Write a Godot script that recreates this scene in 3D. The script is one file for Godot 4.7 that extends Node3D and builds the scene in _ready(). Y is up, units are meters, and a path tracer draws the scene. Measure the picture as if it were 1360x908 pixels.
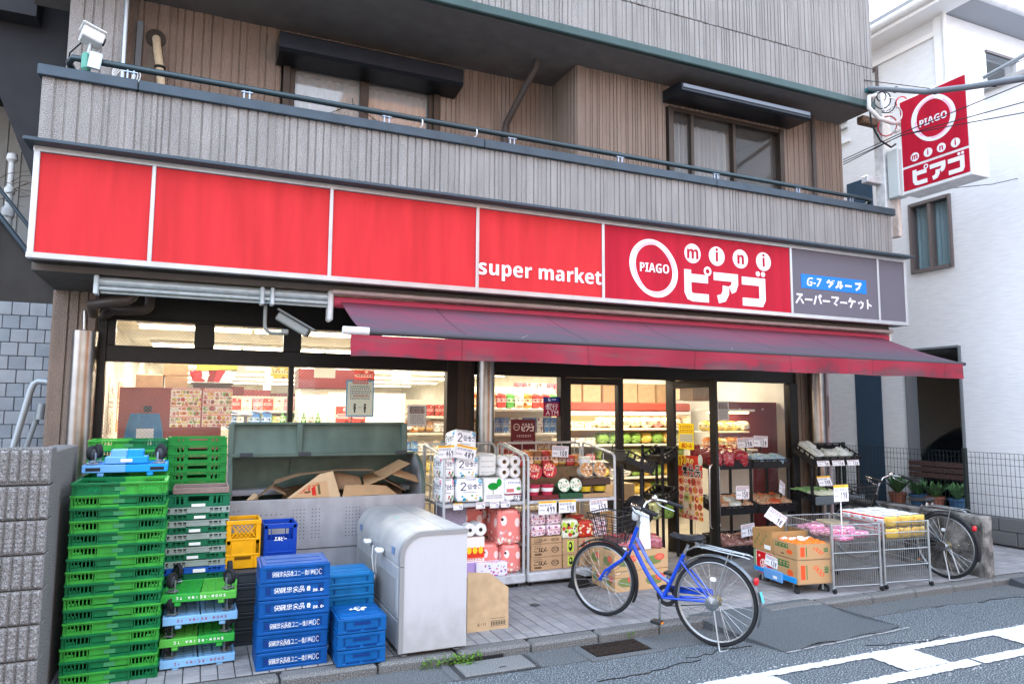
extends Node3D
# ---------------------------------------------------------------- mesh builder
class G:
	var v := PackedVector3Array()
	var n := PackedVector3Array()
	var t := PackedVector2Array()
	var i := PackedInt32Array()
	# corners counter-clockwise as seen from outside: lower left, lower right, upper right, upper left
	func face(a: Vector3, b: Vector3, c: Vector3, d: Vector3) -> G:
		var m := (b - a).cross(c - a)
		if m.length_squared() < 1e-16:
			m = (c - a).cross(d - a)
		m = m.normalized()
		var k := v.size()
		v.append_array([a, b, c, d])
		n.append_array([m, m, m, m])
		t.append_array([Vector2(0, 1), Vector2(1, 1), Vector2(1, 0), Vector2(0, 0)])
		i.append_array([k, k + 2, k + 1, k, k + 3, k + 2])
		return self
	func tri(a: Vector3, b: Vector3, c: Vector3) -> G:
		var m := (b - a).cross(c - a).normalized()
		var k := v.size()
		v.append_array([a, b, c])
		n.append_array([m, m, m])
		t.append_array([Vector2(0, 1), Vector2(1, 1), Vector2(1, 0)])
		i.append_array([k, k + 2, k + 1])
		return self
	func out4(a: Vector3, b: Vector3, c: Vector3, d: Vector3, o: Vector3) -> void:
		if (b - a).cross(c - a).dot((a + c) / 2 - o) < 0:
			face(d, c, b, a)
		else:
			face(a, b, c, d)
	func box(c: Vector3, s: Vector3, b := Basis.IDENTITY) -> G:
		var x := b.x * s.x / 2
		var y := b.y * s.y / 2
		var z := b.z * s.z / 2
		face(c - x - y + z, c + x - y + z, c + x + y + z, c - x + y + z)
		face(c + x - y - z, c - x - y - z, c - x + y - z, c + x + y - z)
		face(c + x - y + z, c + x - y - z, c + x + y - z, c + x + y + z)
		face(c - x - y - z, c - x - y + z, c - x + y + z, c - x + y - z)
		face(c - x + y + z, c + x + y + z, c + x + y - z, c - x + y - z)
		face(c - x - y - z, c + x - y - z, c + x - y + z, c - x - y + z)
		return self
	func span(a: Vector3, b: Vector3) -> G:
		return box((a + b) / 2, (b - a).abs())
	# box with chamfered edges
	func cham(c: Vector3, s: Vector3, r := 0.004, b := Basis.IDENTITY) -> G:
		var h := s / 2
		r = minf(r, minf(h.x, minf(h.y, h.z)) * 0.9)
		var p := func(ax: int, sg: Vector3) -> Vector3:
			var q := (h - Vector3(r, r, r)) * sg
			q[ax] = h[ax] * sg[ax]
			return c + b * q
		for ax in 3:
			var u := (ax + 1) % 3
			var w := (ax + 2) % 3
			for sg in [-1.0, 1.0]:
				var q := []
				for k in [[-1.0, -1.0], [1.0, -1.0], [1.0, 1.0], [-1.0, 1.0]]:
					var e := Vector3()
					e[ax] = sg
					e[u] = k[0]
					e[w] = k[1]
					q.append(p.call(ax, e))
				if ax == 2:
					if sg > 0: face(q[0], q[1], q[2], q[3])
					else: face(q[1], q[0], q[3], q[2])
				elif ax == 0:
					if sg > 0: face(q[3], q[0], q[1], q[2])
					else: face(q[0], q[3], q[2], q[1])
				else:
					if sg > 0: face(q[1], q[2], q[3], q[0])
					else: face(q[0], q[3], q[2], q[1])
		for ax in 3:
			var u := (ax + 1) % 3
			var w := (ax + 2) % 3
			for su in [-1.0, 1.0]:
				for sw in [-1.0, 1.0]:
					var e1 := Vector3()
					e1[u] = su
					e1[w] = sw
					var e2 := e1
					e1[ax] = -1
					e2[ax] = 1
					out4(p.call(u, e1), p.call(u, e2), p.call(w, e2), p.call(w, e1), c)
		for sx in [-1.0, 1.0]:
			for sy in [-1.0, 1.0]:
				for sz in [-1.0, 1.0]:
					var e := Vector3(sx, sy, sz)
					var a: Vector3 = p.call(0, e)
					var d: Vector3 = p.call(1, e)
					var f: Vector3 = p.call(2, e)
					if (d - a).cross(f - a).dot(a - c) < 0: tri(a, f, d)
					else: tri(a, d, f)
		return self
	func tube(pts: Array, r: float, seg := 8, closed := false, r2 := -1.0) -> G:
		var c := pts.size()
		var up := Vector3.UP
		var k0 := v.size()
		var rings := c + (1 if closed else 0)
		for q in rings:
			var k := q % c
			var d: Vector3
			if closed: d = pts[(k + 1) % c] - pts[(k - 1 + c) % c]
			else: d = pts[mini(k + 1, c - 1)] - pts[maxi(k - 1, 0)]
			d = d.normalized()
			if q == 0 and absf(d.dot(up)) > 0.9: up = Vector3.RIGHT
			var s := d.cross(up).normalized()
			up = s.cross(d).normalized()
			var rr := r if r2 < 0 else lerpf(r, r2, float(q) / (rings - 1))
			for j in seg + 1:
				var a := TAU * j / seg
				var m := s * cos(a) + up * sin(a)
				v.append(pts[k] + m * rr)
				n.append(m)
				t.append(Vector2(float(j) / seg, float(q) / (rings - 1)))
		for q in rings - 1:
			for j in seg:
				var a := k0 + q * (seg + 1) + j
				var b := a + seg + 1
				i.append_array([a, a + 1, b, a + 1, b + 1, b])
		if not closed:
			for e in [0, rings - 1]:
				var k := v.size()
				var m: Vector3 = (pts[0] - pts[1]).normalized() if e == 0 else (pts[c - 1] - pts[c - 2]).normalized()
				v.append(pts[0] if e == 0 else pts[c - 1])
				n.append(m)
				t.append(Vector2(0.5, 0.5))
				for j in seg + 1:
					v.append(v[k0 + e * (seg + 1) + j])
					n.append(m)
					t.append(Vector2(0.5, 0.5))
				for j in seg:
					if e == 0: i.append_array([k, k + 2 + j, k + 1 + j])
					else: i.append_array([k, k + 1 + j, k + 2 + j])
		return self
	# profile of (radius, height) turned about an axis through o along b.y
	func lathe(pr: Array, seg := 16, o := Vector3.ZERO, b := Basis.IDENTITY) -> G:
		for q in pr.size() - 1:
			var d: Vector2 = pr[q + 1] - pr[q]
			var nn := Vector2(d.y, -d.x).normalized()
			var k := v.size()
			for j in seg + 1:
				var a := TAU * j / seg
				var e := b.x * cos(a) + b.z * sin(a)
				v.append_array([o + e * pr[q].x + b.y * pr[q].y, o + e * pr[q + 1].x + b.y * pr[q + 1].y])
				var m: Vector3 = e * nn.x + b.y * nn.y
				n.append_array([m, m])
				t.append_array([Vector2(float(j) / seg, float(q) / (pr.size() - 1)), Vector2(float(j) / seg, float(q + 1) / (pr.size() - 1))])
			for j in seg:
				var a := k + j * 2
				i.append_array([a, a + 2, a + 1, a + 1, a + 2, a + 3])
		return self
	func cyl(a: Vector3, b: Vector3, r: float, seg := 16) -> G:
		return tube([a, b], r, seg)
	# polygon in the plane (x, y) of xf, from z0 to z1
	func prism(poly: PackedVector2Array, z0: float, z1: float, xf := Transform3D.IDENTITY) -> G:
		if Geometry2D.is_polygon_clockwise(poly):
			poly = poly.duplicate()
			poly.reverse()
		var ix := Geometry2D.triangulate_polygon(poly)
		if ix.is_empty(): return self
		var lo := poly[0]
		var hi := poly[0]
		for q in poly:
			lo = lo.min(q)
			hi = hi.max(q)
		var sz := (hi - lo).max(Vector2(1e-5, 1e-5))
		for side in 2:
			var k := v.size()
			var m := xf.basis.z.normalized() * (1.0 if side else -1.0)
			for q in poly:
				v.append(xf * Vector3(q.x, q.y, z1 if side else z0))
				n.append(m)
				t.append(Vector2((q.x - lo.x) / sz.x, 1.0 - (q.y - lo.y) / sz.y))
			for j in range(0, ix.size(), 3):
				var a := v[k + ix[j]]
				var c := (v[k + ix[j + 1]] - a).cross(v[k + ix[j + 2]] - a).dot(m) > 0
				i.append_array([k + ix[j], k + ix[j + 2], k + ix[j + 1]] if c else [k + ix[j], k + ix[j + 1], k + ix[j + 2]])
		for j in poly.size():
			var a := poly[j]
			var b := poly[(j + 1) % poly.size()]
			face(xf * Vector3(a.x, a.y, z0), xf * Vector3(b.x, b.y, z0), xf * Vector3(b.x, b.y, z1), xf * Vector3(a.x, a.y, z1))
		return self
	# grid of points (rows of equal length), smooth normals, both closed or open
	func sheet(rows: Array, flip := false) -> G:
		var nr := rows.size()
		var nc: int = rows[0].size()
		var k := v.size()
		for r in nr:
			for c in nc:
				var du: Vector3 = rows[r][mini(c + 1, nc - 1)] - rows[r][maxi(c - 1, 0)]
				var dv: Vector3 = rows[mini(r + 1, nr - 1)][c] - rows[maxi(r - 1, 0)][c]
				var m := du.cross(dv).normalized()
				if m == Vector3.ZERO: m = Vector3.UP
				v.append(rows[r][c])
				n.append(-m if flip else m)
				t.append(Vector2(float(c) / (nc - 1), 1.0 - float(r) / (nr - 1)))
		for r in nr - 1:
			for c in nc - 1:
				var a := k + r * nc + c
				if flip: i.append_array([a, a + 1, a + nc, a + 1, a + nc + 1, a + nc])
				else: i.append_array([a, a + nc, a + 1, a + 1, a + nc, a + nc + 1])
		return self
	# plump rounded thing: super-ellipsoid with creases
	func bag(c: Vector3, s: Vector3, ex := 0.5, seed_ := 1, amp := 0.06, b := Basis.IDENTITY, nu := 14, nv := 8) -> G:
		var rows := []
		var ph := seed_ * 1.731
		for r in nv + 1:
			var row := []
			var la := -PI / 2 + PI * r / nv
			for q in nu + 1:
				var lo := TAU * q / nu
				var cl := cos(la)
				var p := Vector3(signf(cos(lo)) * pow(absf(cos(lo)), ex) * pow(absf(cl), ex), signf(sin(la)) * pow(absf(sin(la)), ex), signf(sin(lo)) * pow(absf(sin(lo)), ex) * pow(absf(cl), ex))
				var w := 1.0 + amp * (sin(p.x * 5.1 + ph) * cos(p.y * 6.3 + ph * 2.0) + 0.6 * sin(p.z * 9.0 + p.x * 7.0 + ph * 3.0))
				row.append(c + b * (p * w * s / 2))
			rows.append(row)
		var k0 := v.size()
		sheet(rows, true)
		for r in nv + 1:
			for q in nu + 1:
				var k := k0 + r * (nu + 1) + q
				var p: Vector3 = (b.inverse() * (v[k] - c)) / (s / 2)
				var u := 0.25 - 0.125 * p.x
				if absf(p.x) > absf(p.z): u = (0.125 * p.z + (1.0 if q > nu / 2 else 0.0)) if p.x > 0 else 0.5 - 0.125 * p.z
				elif p.z < 0: u = 0.75 + 0.125 * p.x
				t[k] = Vector2(u, 0.5 - 0.5 * p.y)
		return self
	func add(o: G, xf := Transform3D.IDENTITY) -> G:
		var k := v.size()
		v.append_array(xf * o.v)
		var nb := Transform3D(xf.basis.orthonormalized(), Vector3.ZERO)
		n.append_array(nb * o.n)
		t.append_array(o.t)
		for q in o.i: i.append(q + k)
		return self
	# a line of constant width through 2D points, flat lettering of a given thickness
	func stroke(pts: PackedVector2Array, w: float, z0: float, z1: float, xf: Transform3D, round_ := true) -> G:
		if pts.size() > 2 and pts[0].distance_to(pts[pts.size() - 1]) < 1e-6:
			var h := pts.size() / 2
			stroke(pts.slice(0, h + 1), w, z0, z1, xf, round_)
			return stroke(pts.slice(h), w, z0, z1 + 0.0003, xf, round_)
		for poly in Geometry2D.offset_polyline(pts, w / 2, Geometry2D.JOIN_ROUND if round_ else Geometry2D.JOIN_MITER, Geometry2D.END_ROUND if round_ else Geometry2D.END_BUTT):
			prism(poly, z0, z1, xf)
		return self
	func mesh() -> ArrayMesh:
		if v.is_empty(): return ArrayMesh.new()
		var a := []
		a.resize(Mesh.ARRAY_MAX)
		a[Mesh.ARRAY_VERTEX] = v
		a[Mesh.ARRAY_NORMAL] = n
		a[Mesh.ARRAY_TEX_UV] = t
		a[Mesh.ARRAY_INDEX] = i
		var m := ArrayMesh.new()
		m.add_surface_from_arrays(Mesh.PRIMITIVE_TRIANGLES, a)
		return m
# ---------------------------------------------------------------- strokes for the writing on things
const GLYPH := {
	"0": "30 60 83 86 69 39 16 13 30", "1": "32 50 59", "2": "12 30 60 82 83 19 89", "3": "10 80 44 64 86 87 69 39 18", "4": "69 60 06 96",
	"5": "80 20 14 44 74 86 87 69 39 18", "6": "70 40 13 16 39 69 86 75 44 15", "7": "10 80 39", "8": "50 21 23 54 86 87 59 27 26 54 83 81 50", "9": "84 54 22 21 40 60 82 84 69",
	"A": "09 50 99;26 76", "B": "10 19 69 87 75 14 64 82 60 10", "C": "82 60 30 12 17 39 69 87", "D": "10 50 83 86 59 19 10", "E": "80 10 19 89;14 74", "G": "82 60 30 12 17 39 69 87 85 55",
	"H": "10 19;80 89;14 84", "I": "50 59", "M": "09 00 55 90 99", "O": "30 60 83 86 69 39 16 13 30", "P": "19 10 60 82 83 65 15", "R": "19 10 60 82 83 65 15;55 89", "S": "82 60 30 12 34 65 87 69 39 17", "T": "10 90;50 59",
	"W": "00 29 52 79 90", "-": "25 75", ".": "48 49", ",": "48 39", "@": "30 60 83 86 69 39 16 13 30",
	"ピ": "10 17 39 89;14 74;70 81 92 81 70", "ア": "10 90 84 64;55 57 29", "ゴ": "12 82 89;19 89;70 71;90 91", "ス": "11 81 62 09;65 99", "ー": "05 95", "パ": "31 09;61 98;80 91 82 71 80",
	"マ": "01 91 55;36 78", "ケ": "30 04;23 93;62 29", "ッ": "23 35;52 64;83 77 49", "ト": "30 39;34 86", "グ": "30 04;23 83 39;70 71;90 91", "ル": "30 36 09;60 69 95", "プ": "11 81 76 39;80 91 82 71 80",
	"ユ": "11 71 69;08 98", "ニ": "12 82;08 98", "エ": "11 81;51 58;08 98", "ビ": "10 17 39 89;14 74;70 71;90 91", "ご": "21 81;16 28 88;80 81", "は": "10 19;31 91;61 68 48 46 99", "ん": "50 09 25 58 86", "の": "52 28 15 41 92 95 59",
	"伊": "30 04;23 29;41 91 95;34 99;45 95;61 65 39", "藤": "01 91;20 22;70 72;03 33 39;03 09;05 35;07 37;53 93;44 94;63 48;74 99;74 79", "忠": "11 81 84 14 11;50 56;16 19;36 38 68 66;86 98", "食": "50 03;50 93;34 64;25 75 77 25;25 29 59;77 99",
	"品": "20 70 73 23 20;05 45 49 09 05;55 95 99 55 55", "株": "20 29;03 43;24 06;50 43;33 93;60 69;55 95;65 39;66 99", "川": "10 16 09;50 58;90 99", "崎": "02 06 36 32;20 26;52 92;70 53;44 94;84 89 79;55 75 77 57", "銀": "30 04;30 54;13 43;05 45;30 39;08 48;50 90 93 53 50;53 59 79;75 99",
	"行": "30 02;33 05;24 29;51 91;44 94;74 79 59", "奉": "12 82;23 73;04 94;50 54;54 19;54 99;37 67;50 59", "仕": "30 04;23 29;34 94;60 69;49 89", "倍": "30 04;23 29;41 91;60 61;53 54;83 84;35 95;47 87 89 49 47", "巻": "31 42;71 62;03 93;24 84;50 54;05 24;95 74;36 76 78 38 38 39 89", "き": "21 81;13 93;40 65;16 18 68", "月": "20 80 89;20 25 09;23 83;26 86", "特": "20 29;02 42;06 45;51 91;60 62;43 93;45 95;75 79;56 57",
}
func glyph(c: String) -> Array:
	var out := []
	for s in GLYPH.get(c, "10 80 89 19 10").split(";"):
		var l := PackedVector2Array()
		for p in s.strip_edges().split(" "):
			l.append(Vector2(p.unicode_at(0) - 48, p.unicode_at(1) - 48) / 9.0)
		out.append(l)
	return out
# raised or flat lettering as geometry, in the (x, y) plane of xf; lower left corner at the origin
func write(g: G, text: String, h: float, w: float, adv: float, thick: float, z1: float, xf: Transform3D, slant := 0.0, round_ := true) -> void:
	var x := 0.0
	var k := 0
	for c in text:
		if c != " ":
			for s in glyph(c):
				var l := PackedVector2Array()
				for p in s:
					var y: float = (1 - p.y) * h
					l.append(Vector2(x + p.x * w + slant * y, y))
				k += 1
				g.stroke(l, thick, 0.0, z1 + 0.0002 * (k % 7), xf, round_)
		x += adv
# ---------------------------------------------------------------- printed pictures
class Pix:
	var im: Image
	var host
	func _init(h, w: int, hh: int, c: Color) -> void:
		host = h
		im = Image.create(w, hh, false, Image.FORMAT_RGB8)
		im.fill(c)
	func rect(x: float, y: float, w: float, h: float, c: Color) -> Pix:
		im.fill_rect(Rect2i(roundi(x), roundi(y), maxi(1, roundi(w)), maxi(1, roundi(h))), c)
		return self
	func line(a: Vector2, b: Vector2, w: float, c: Color) -> void:
		var k := maxi(1, ceili(a.distance_to(b) / maxf(0.6, w * 0.35)))
		for q in k + 1:
			var p := a.lerp(b, float(q) / k)
			if w < 3: rect(p.x - w / 2, p.y - w / 2, w, w, c)
			else: disc(p.x, p.y, w / 2, c)
	func disc(x: float, y: float, r: float, c: Color, ry := -1.0) -> Pix:
		if ry < 0: ry = r
		for q in range(ceili(-ry), floori(ry) + 1):
			var h := r * sqrt(maxf(0.0, 1.0 - q * q / (ry * ry)))
			rect(x - h, y + q, 2 * h, 1, c)
		return self
	func text(s: String, x: float, y: float, w: float, h: float, adv: float, th: float, c: Color) -> Pix:
		for ch in s:
			if ch != " ":
				for l in host.glyph(ch):
					for k in l.size() - 1:
						line(Vector2(x + l[k].x * w, y + l[k].y * h), Vector2(x + l[k + 1].x * w, y + l[k + 1].y * h), th, c)
			x += adv
		return self
	# rows of marks too small to read
	func scribble(x: float, y: float, w: float, h: float, rows: int, c: Color, r: RandomNumberGenerator, fill := 0.6) -> Pix:
		var rh := h / rows
		for q in rows:
			var px := x
			while px < x + w:
				var cw := rh * r.randf_range(0.3, 0.7)
				rect(px, y + q * rh + rh * 0.1, cw, rh * fill * 0.35, c)
				rect(px + cw * 0.2, y + q * rh + rh * 0.3, cw * 0.3, rh * fill * 0.7, c)
				rect(px, y + q * rh + rh * fill, cw * 0.9, rh * 0.14, c)
				px += cw + rh * 0.18
		return self
	func tex() -> ImageTexture:
		return ImageTexture.create_from_image(im)
# ---------------------------------------------------------------- materials
var mats := {}
var noises := {}
func lin(r: float, g: float, b: float) -> Color:
	return Color(r, g, b).linear_to_srgb()
func noise_tex(kind: String) -> NoiseTexture2D:
	if noises.has(kind): return noises[kind]
	var f := FastNoiseLite.new()
	f.seed = kind.hash() % 1000
	var t := NoiseTexture2D.new()
	t.width = 512
	t.height = 512
	t.seamless = true
	var ramp := Gradient.new()
	var lo := 0.6
	match kind:
		"grain":
			f.frequency = 0.35
			f.fractal_octaves = 2
			lo = 0.55
		"stone":
			f.frequency = 0.22
			f.fractal_octaves = 3
			lo = 0.3
		"speck":
			f.frequency = 0.20
			f.fractal_octaves = 2
			lo = 0.32
		"blotch":
			f.frequency = 0.012
			f.fractal_octaves = 5
			lo = 0.84
		"soft":
			f.frequency = 0.008
			f.fractal_octaves = 4
			lo = 0.9
		"grime":
			f.frequency = 0.015
			f.fractal_octaves = 5
			f.fractal_gain = 0.6
			lo = 0.25
		"streak":
			f.frequency = 0.02
			f.fractal_octaves = 4
			lo = 0.86
		"chips":
			f.noise_type = FastNoiseLite.TYPE_CELLULAR
			f.frequency = 0.09
			f.cellular_return_type = FastNoiseLite.RETURN_CELL_VALUE
			lo = 0.5
	ramp.set_color(0, Color(lo, lo, lo))
	ramp.set_color(1, Color(1, 1, 1))
	if kind == "speck":
		ramp.add_point(0.42, Color(0.46, 0.46, 0.46))
		ramp.add_point(0.62, Color(0.58, 0.58, 0.58))
		ramp.add_point(0.72, Color(1, 1, 1))
	if kind.begins_with("n_"):
		t.as_normal_map = true
		t.bump_strength = 6.0
		f.frequency = {"n_grain": 0.25, "n_stone": 0.08, "n_wrinkle": 0.02, "n_soft": 0.012}[kind]
		f.fractal_octaves = 3
	else:
		t.color_ramp = ramp
	t.noise = f
	noises[kind] = t
	return t
# o: tex, noise, scale, bump, bscale, bstr, emit, energy, alpha, backlight, local, clear, spec
func mt(key: String, c := Color(0.5, 0.5, 0.5), rough := 0.6, metal := 0.0, o := {}) -> StandardMaterial3D:
	if mats.has(key): return mats[key]
	var m := StandardMaterial3D.new()
	m.resource_name = key
	m.albedo_color = c.linear_to_srgb()
	m.roughness = rough
	m.metallic = metal
	if o.has("tex"):
		m.albedo_texture = o.tex
		m.texture_filter = BaseMaterial3D.TEXTURE_FILTER_LINEAR_WITH_MIPMAPS_ANISOTROPIC
	var tri: bool = o.has("noise") or o.has("bump")
	if o.has("noise"): m.albedo_texture = noise_tex(o.noise)
	if o.has("bump"):
		m.normal_enabled = true
		m.normal_texture = noise_tex(o.bump)
		m.normal_scale = o.get("bstr", 0.5)
	if tri and not o.has("tex"):
		m.uv1_triplanar = true
		m.uv1_world_triplanar = not o.has("local")
		var s: float = o.get("scale", 1.0)
		m.uv1_scale = Vector3(s, s * o.get("stretch", 1.0), s)
	if o.has("dirt"):
		m.detail_enabled = true
		m.detail_albedo = noise_tex("streak")
		m.detail_blend_mode = BaseMaterial3D.BLEND_MODE_MUL
		m.detail_uv_layer = BaseMaterial3D.DETAIL_UV_2
		m.uv2_triplanar = true
		m.uv2_world_triplanar = true
		m.uv2_scale = Vector3(0.45, 0.09, 0.45)
	if o.has("emit"):
		m.emission_enabled = true
		m.emission = o.emit
		m.emission_energy_multiplier = o.get("energy", 1.0)
	if o.has("alpha"):
		m.transparency = BaseMaterial3D.TRANSPARENCY_ALPHA
		m.albedo_color.a = o.alpha
	if o.has("backlight"):
		m.backlight_enabled = true
		m.backlight = o.backlight
	if o.has("clear"):
		m.clearcoat_enabled = true
		m.clearcoat = o.clear
		m.clearcoat_roughness = 0.15
	m.metallic_specular = o.get("spec", 0.3 if metal < 0.5 else 0.5)
	mats[key] = m
	return m
func mm(key: String) -> StandardMaterial3D:
	return mats[key]
# ---------------------------------------------------------------- scene tree helpers
var taken := {}
func numbered(p: Node, called: String) -> String:
	var k := str(p.get_instance_id()) + "/" + called
	var c: int = taken.get(k, 0)
	taken[k] = c + 1
	return called if c == 0 else "%s_%03d" % [called, c]
func tag(o: Node, label: String, cat := "", group := "", kind := "") -> void:
	if label: o.set_meta("label", label)
	if cat: o.set_meta("category", cat)
	if group: o.set_meta("group", group)
	if kind: o.set_meta("kind", kind)
func thing(called: String, label: String, cat: String, at := Vector3.ZERO, turn := 0.0, group := "") -> Node3D:
	var o := Node3D.new()
	o.name = numbered(self, called)
	add_child(o, true)
	o.position = at
	o.rotation.y = turn
	tag(o, label, cat, group)
	return o
func part(p: Node3D, called: String, g, m: Material, at := Vector3.ZERO, basis_ := Basis.IDENTITY) -> MeshInstance3D:
	var o := MeshInstance3D.new()
	o.name = numbered(p, called)
	o.mesh = g.mesh() if g is G else g
	o.material_override = m
	o.transform = Transform3D(basis_, at)
	p.add_child(o, true)
	return o
func one(called: String, label: String, cat: String, g, m: Material, at := Vector3.ZERO, basis_ := Basis.IDENTITY, group := "") -> MeshInstance3D:
	var o := part(self, called, g, m, at, basis_)
	tag(o, label, cat, group)
	return o
func struct(called: String, g, m: Material, at := Vector3.ZERO) -> MeshInstance3D:
	var o := part(self, called, g, m, at)
	o.set_meta("kind", "structure")
	return o
func dup(o: Node3D, label: String, at: Vector3, turn := 0.0) -> Node3D:
	var c: Node3D = o.duplicate()
	var base: String = o.name
	var rx := RegEx.create_from_string("_\\d{3}$")
	c.name = numbered(self, rx.sub(base, ""))
	add_child(c, true)
	c.position = at
	c.rotation = Vector3(0, turn, 0)
	c.set_meta("label", label)
	return c
func ry(a: float) -> Basis:
	return Basis(Vector3.UP, a)
func rng(s: int) -> RandomNumberGenerator:
	var r := RandomNumberGenerator.new()
	r.seed = s
	return r
const ORD := ["top", "second", "third", "fourth", "fifth", "sixth", "seventh", "eighth", "ninth", "tenth", "eleventh", "twelfth", "thirteenth", "fourteenth", "fifteenth", "sixteenth", "seventeenth", "eighteenth", "nineteenth", "twentieth", "twenty-first", "twenty-second"]
func nth(k: int) -> String:
	return "topmost" if k == 0 else ORD[k] + " from the top"
func arc(c: Vector3, u: Vector3, w: Vector3, r: float, a0: float, a1: float, k := 8) -> Array:
	var out := []
	for q in k + 1:
		var a := lerpf(a0, a1, float(q) / k)
		out.append(c + u * cos(a) * r + w * sin(a) * r)
	return out
# ribbed wall panel facing +z: x0..x1, y0..y1, grooves between broad uneven ribs
func ribbed(g: G, x0: float, x1: float, y0: float, y1: float, z: float, seed_: int, wide := 0.05, depth := 0.012, xf := Transform3D.IDENTITY) -> void:
	var r := rng(seed_)
	var x := x0
	var pr := [Vector2(x0, z)]
	while x < x1 - 0.02:
		var w := wide * r.randf_range(0.55, 1.5)
		var e := minf(x + w, x1)
		var zz := z + depth * (1.0 if r.randf() < 0.75 else 0.45)
		pr.append_array([Vector2(x + 0.004, zz), Vector2(e - 0.012, zz), Vector2(e - 0.008, z), Vector2(e, z)])
		x = e
	pr.append(Vector2(x1, z))
	for k in pr.size() - 1:
		var a: Vector2 = pr[k]
		var b: Vector2 = pr[k + 1]
		if a.distance_to(b) < 0.0005: continue
		g.face(xf * Vector3(a.x, y0, a.y), xf * Vector3(b.x, y0, b.y), xf * Vector3(b.x, y1, b.y), xf * Vector3(a.x, y1, a.y))
	g.span(xf * Vector3(x0, y0, z - 0.06), xf * Vector3(x1, y1, z - 0.002))
func letters(p: Node3D, called: String, text: String, size: float, wscale: float, m: Material, at: Vector3, basis_ := Basis.IDENTITY, deep := 0.004) -> MeshInstance3D:
	var t := TextMesh.new()
	var f := SystemFont.new()
	f.font_names = PackedStringArray(["Droid Sans"])
	f.font_weight = 700
	t.font = f
	t.text = text
	t.font_size = 64
	t.pixel_size = size / 64.0
	t.depth = deep
	t.curve_step = 1.0
	t.horizontal_alignment = HORIZONTAL_ALIGNMENT_CENTER
	return part(p, called, t, m, at, basis_ * Basis.from_scale(Vector3(wscale, 1, 1)))
func V(x: float, y: float, z: float) -> Vector3:
	return Vector3(x, y, z)
func P(x: float, y: float) -> Vector2:
	return Vector2(x, y)
# ---------------------------------------------------------------- the scene
const PAVE := 0.07
const KERB := 2.44
func _ready() -> void:
	var cam := Camera3D.new()
	cam.name = "camera"
	var yaw := deg_to_rad(23.63)
	var pit := deg_to_rad(5.70)
	var rol := deg_to_rad(0.316)
	var f := V(sin(yaw) * cos(pit), sin(pit), -cos(yaw) * cos(pit))
	var r0 := V(cos(yaw), 0, sin(yaw))
	var u0 := r0.cross(f)
	cam.basis = Basis(r0 * cos(rol) + u0 * sin(rol), u0 * cos(rol) - r0 * sin(rol), -f)
	cam.position = V(0, 1.7, 7.2)
	cam.fov = 51.33
	cam.near = 0.05
	cam.far = 400.0
	add_child(cam)
	var env := Environment.new()
	env.background_mode = Environment.BG_SKY
	var sm := ProceduralSkyMaterial.new()
	sm.sky_top_color = Color(0.76, 0.83, 0.92)
	sm.sky_horizon_color = Color(0.93, 0.95, 0.99)
	sm.sky_curve = 0.22
	sm.ground_bottom_color = Color(0.35, 0.35, 0.36)
	sm.ground_horizon_color = Color(0.6, 0.6, 0.62)
	sm.sky_energy_multiplier = 1.4
	var sky := Sky.new()
	sky.sky_material = sm
	env.sky = sky
	env.background_energy_multiplier = 1.0
	env.tonemap_mode = Environment.TONE_MAPPER_LINEAR
	env.tonemap_exposure = 2.95
	env.sdfgi_enabled = true
	env.ssao_enabled = true
	env.ssil_enabled = true
	var we := WorldEnvironment.new()
	we.environment = env
	add_child(we)
	var sun := DirectionalLight3D.new()
	sun.name = "sun"
	sun.light_color = Color(1.0, 0.93, 0.82)
	sun.light_energy = 1.6
	sun.light_angular_distance = 0.5
	sun.shadow_enabled = true
	sun.basis = Basis.looking_at(V(-0.32, -0.62, 0.72).normalized())
	add_child(sun)
	materials()
	ground()
	shop_building()
	shop_front()
	fascia()
	awning()
	upper_floor()
	interior()
	white_house()
	left_side()
	opposite()
	projecting_sign()
	crate_stacks()
	containers()
	trash_box()
	freezer_box()
	cages()
	bicycles()
	produce()
	carts()
	street_bits()
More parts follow.
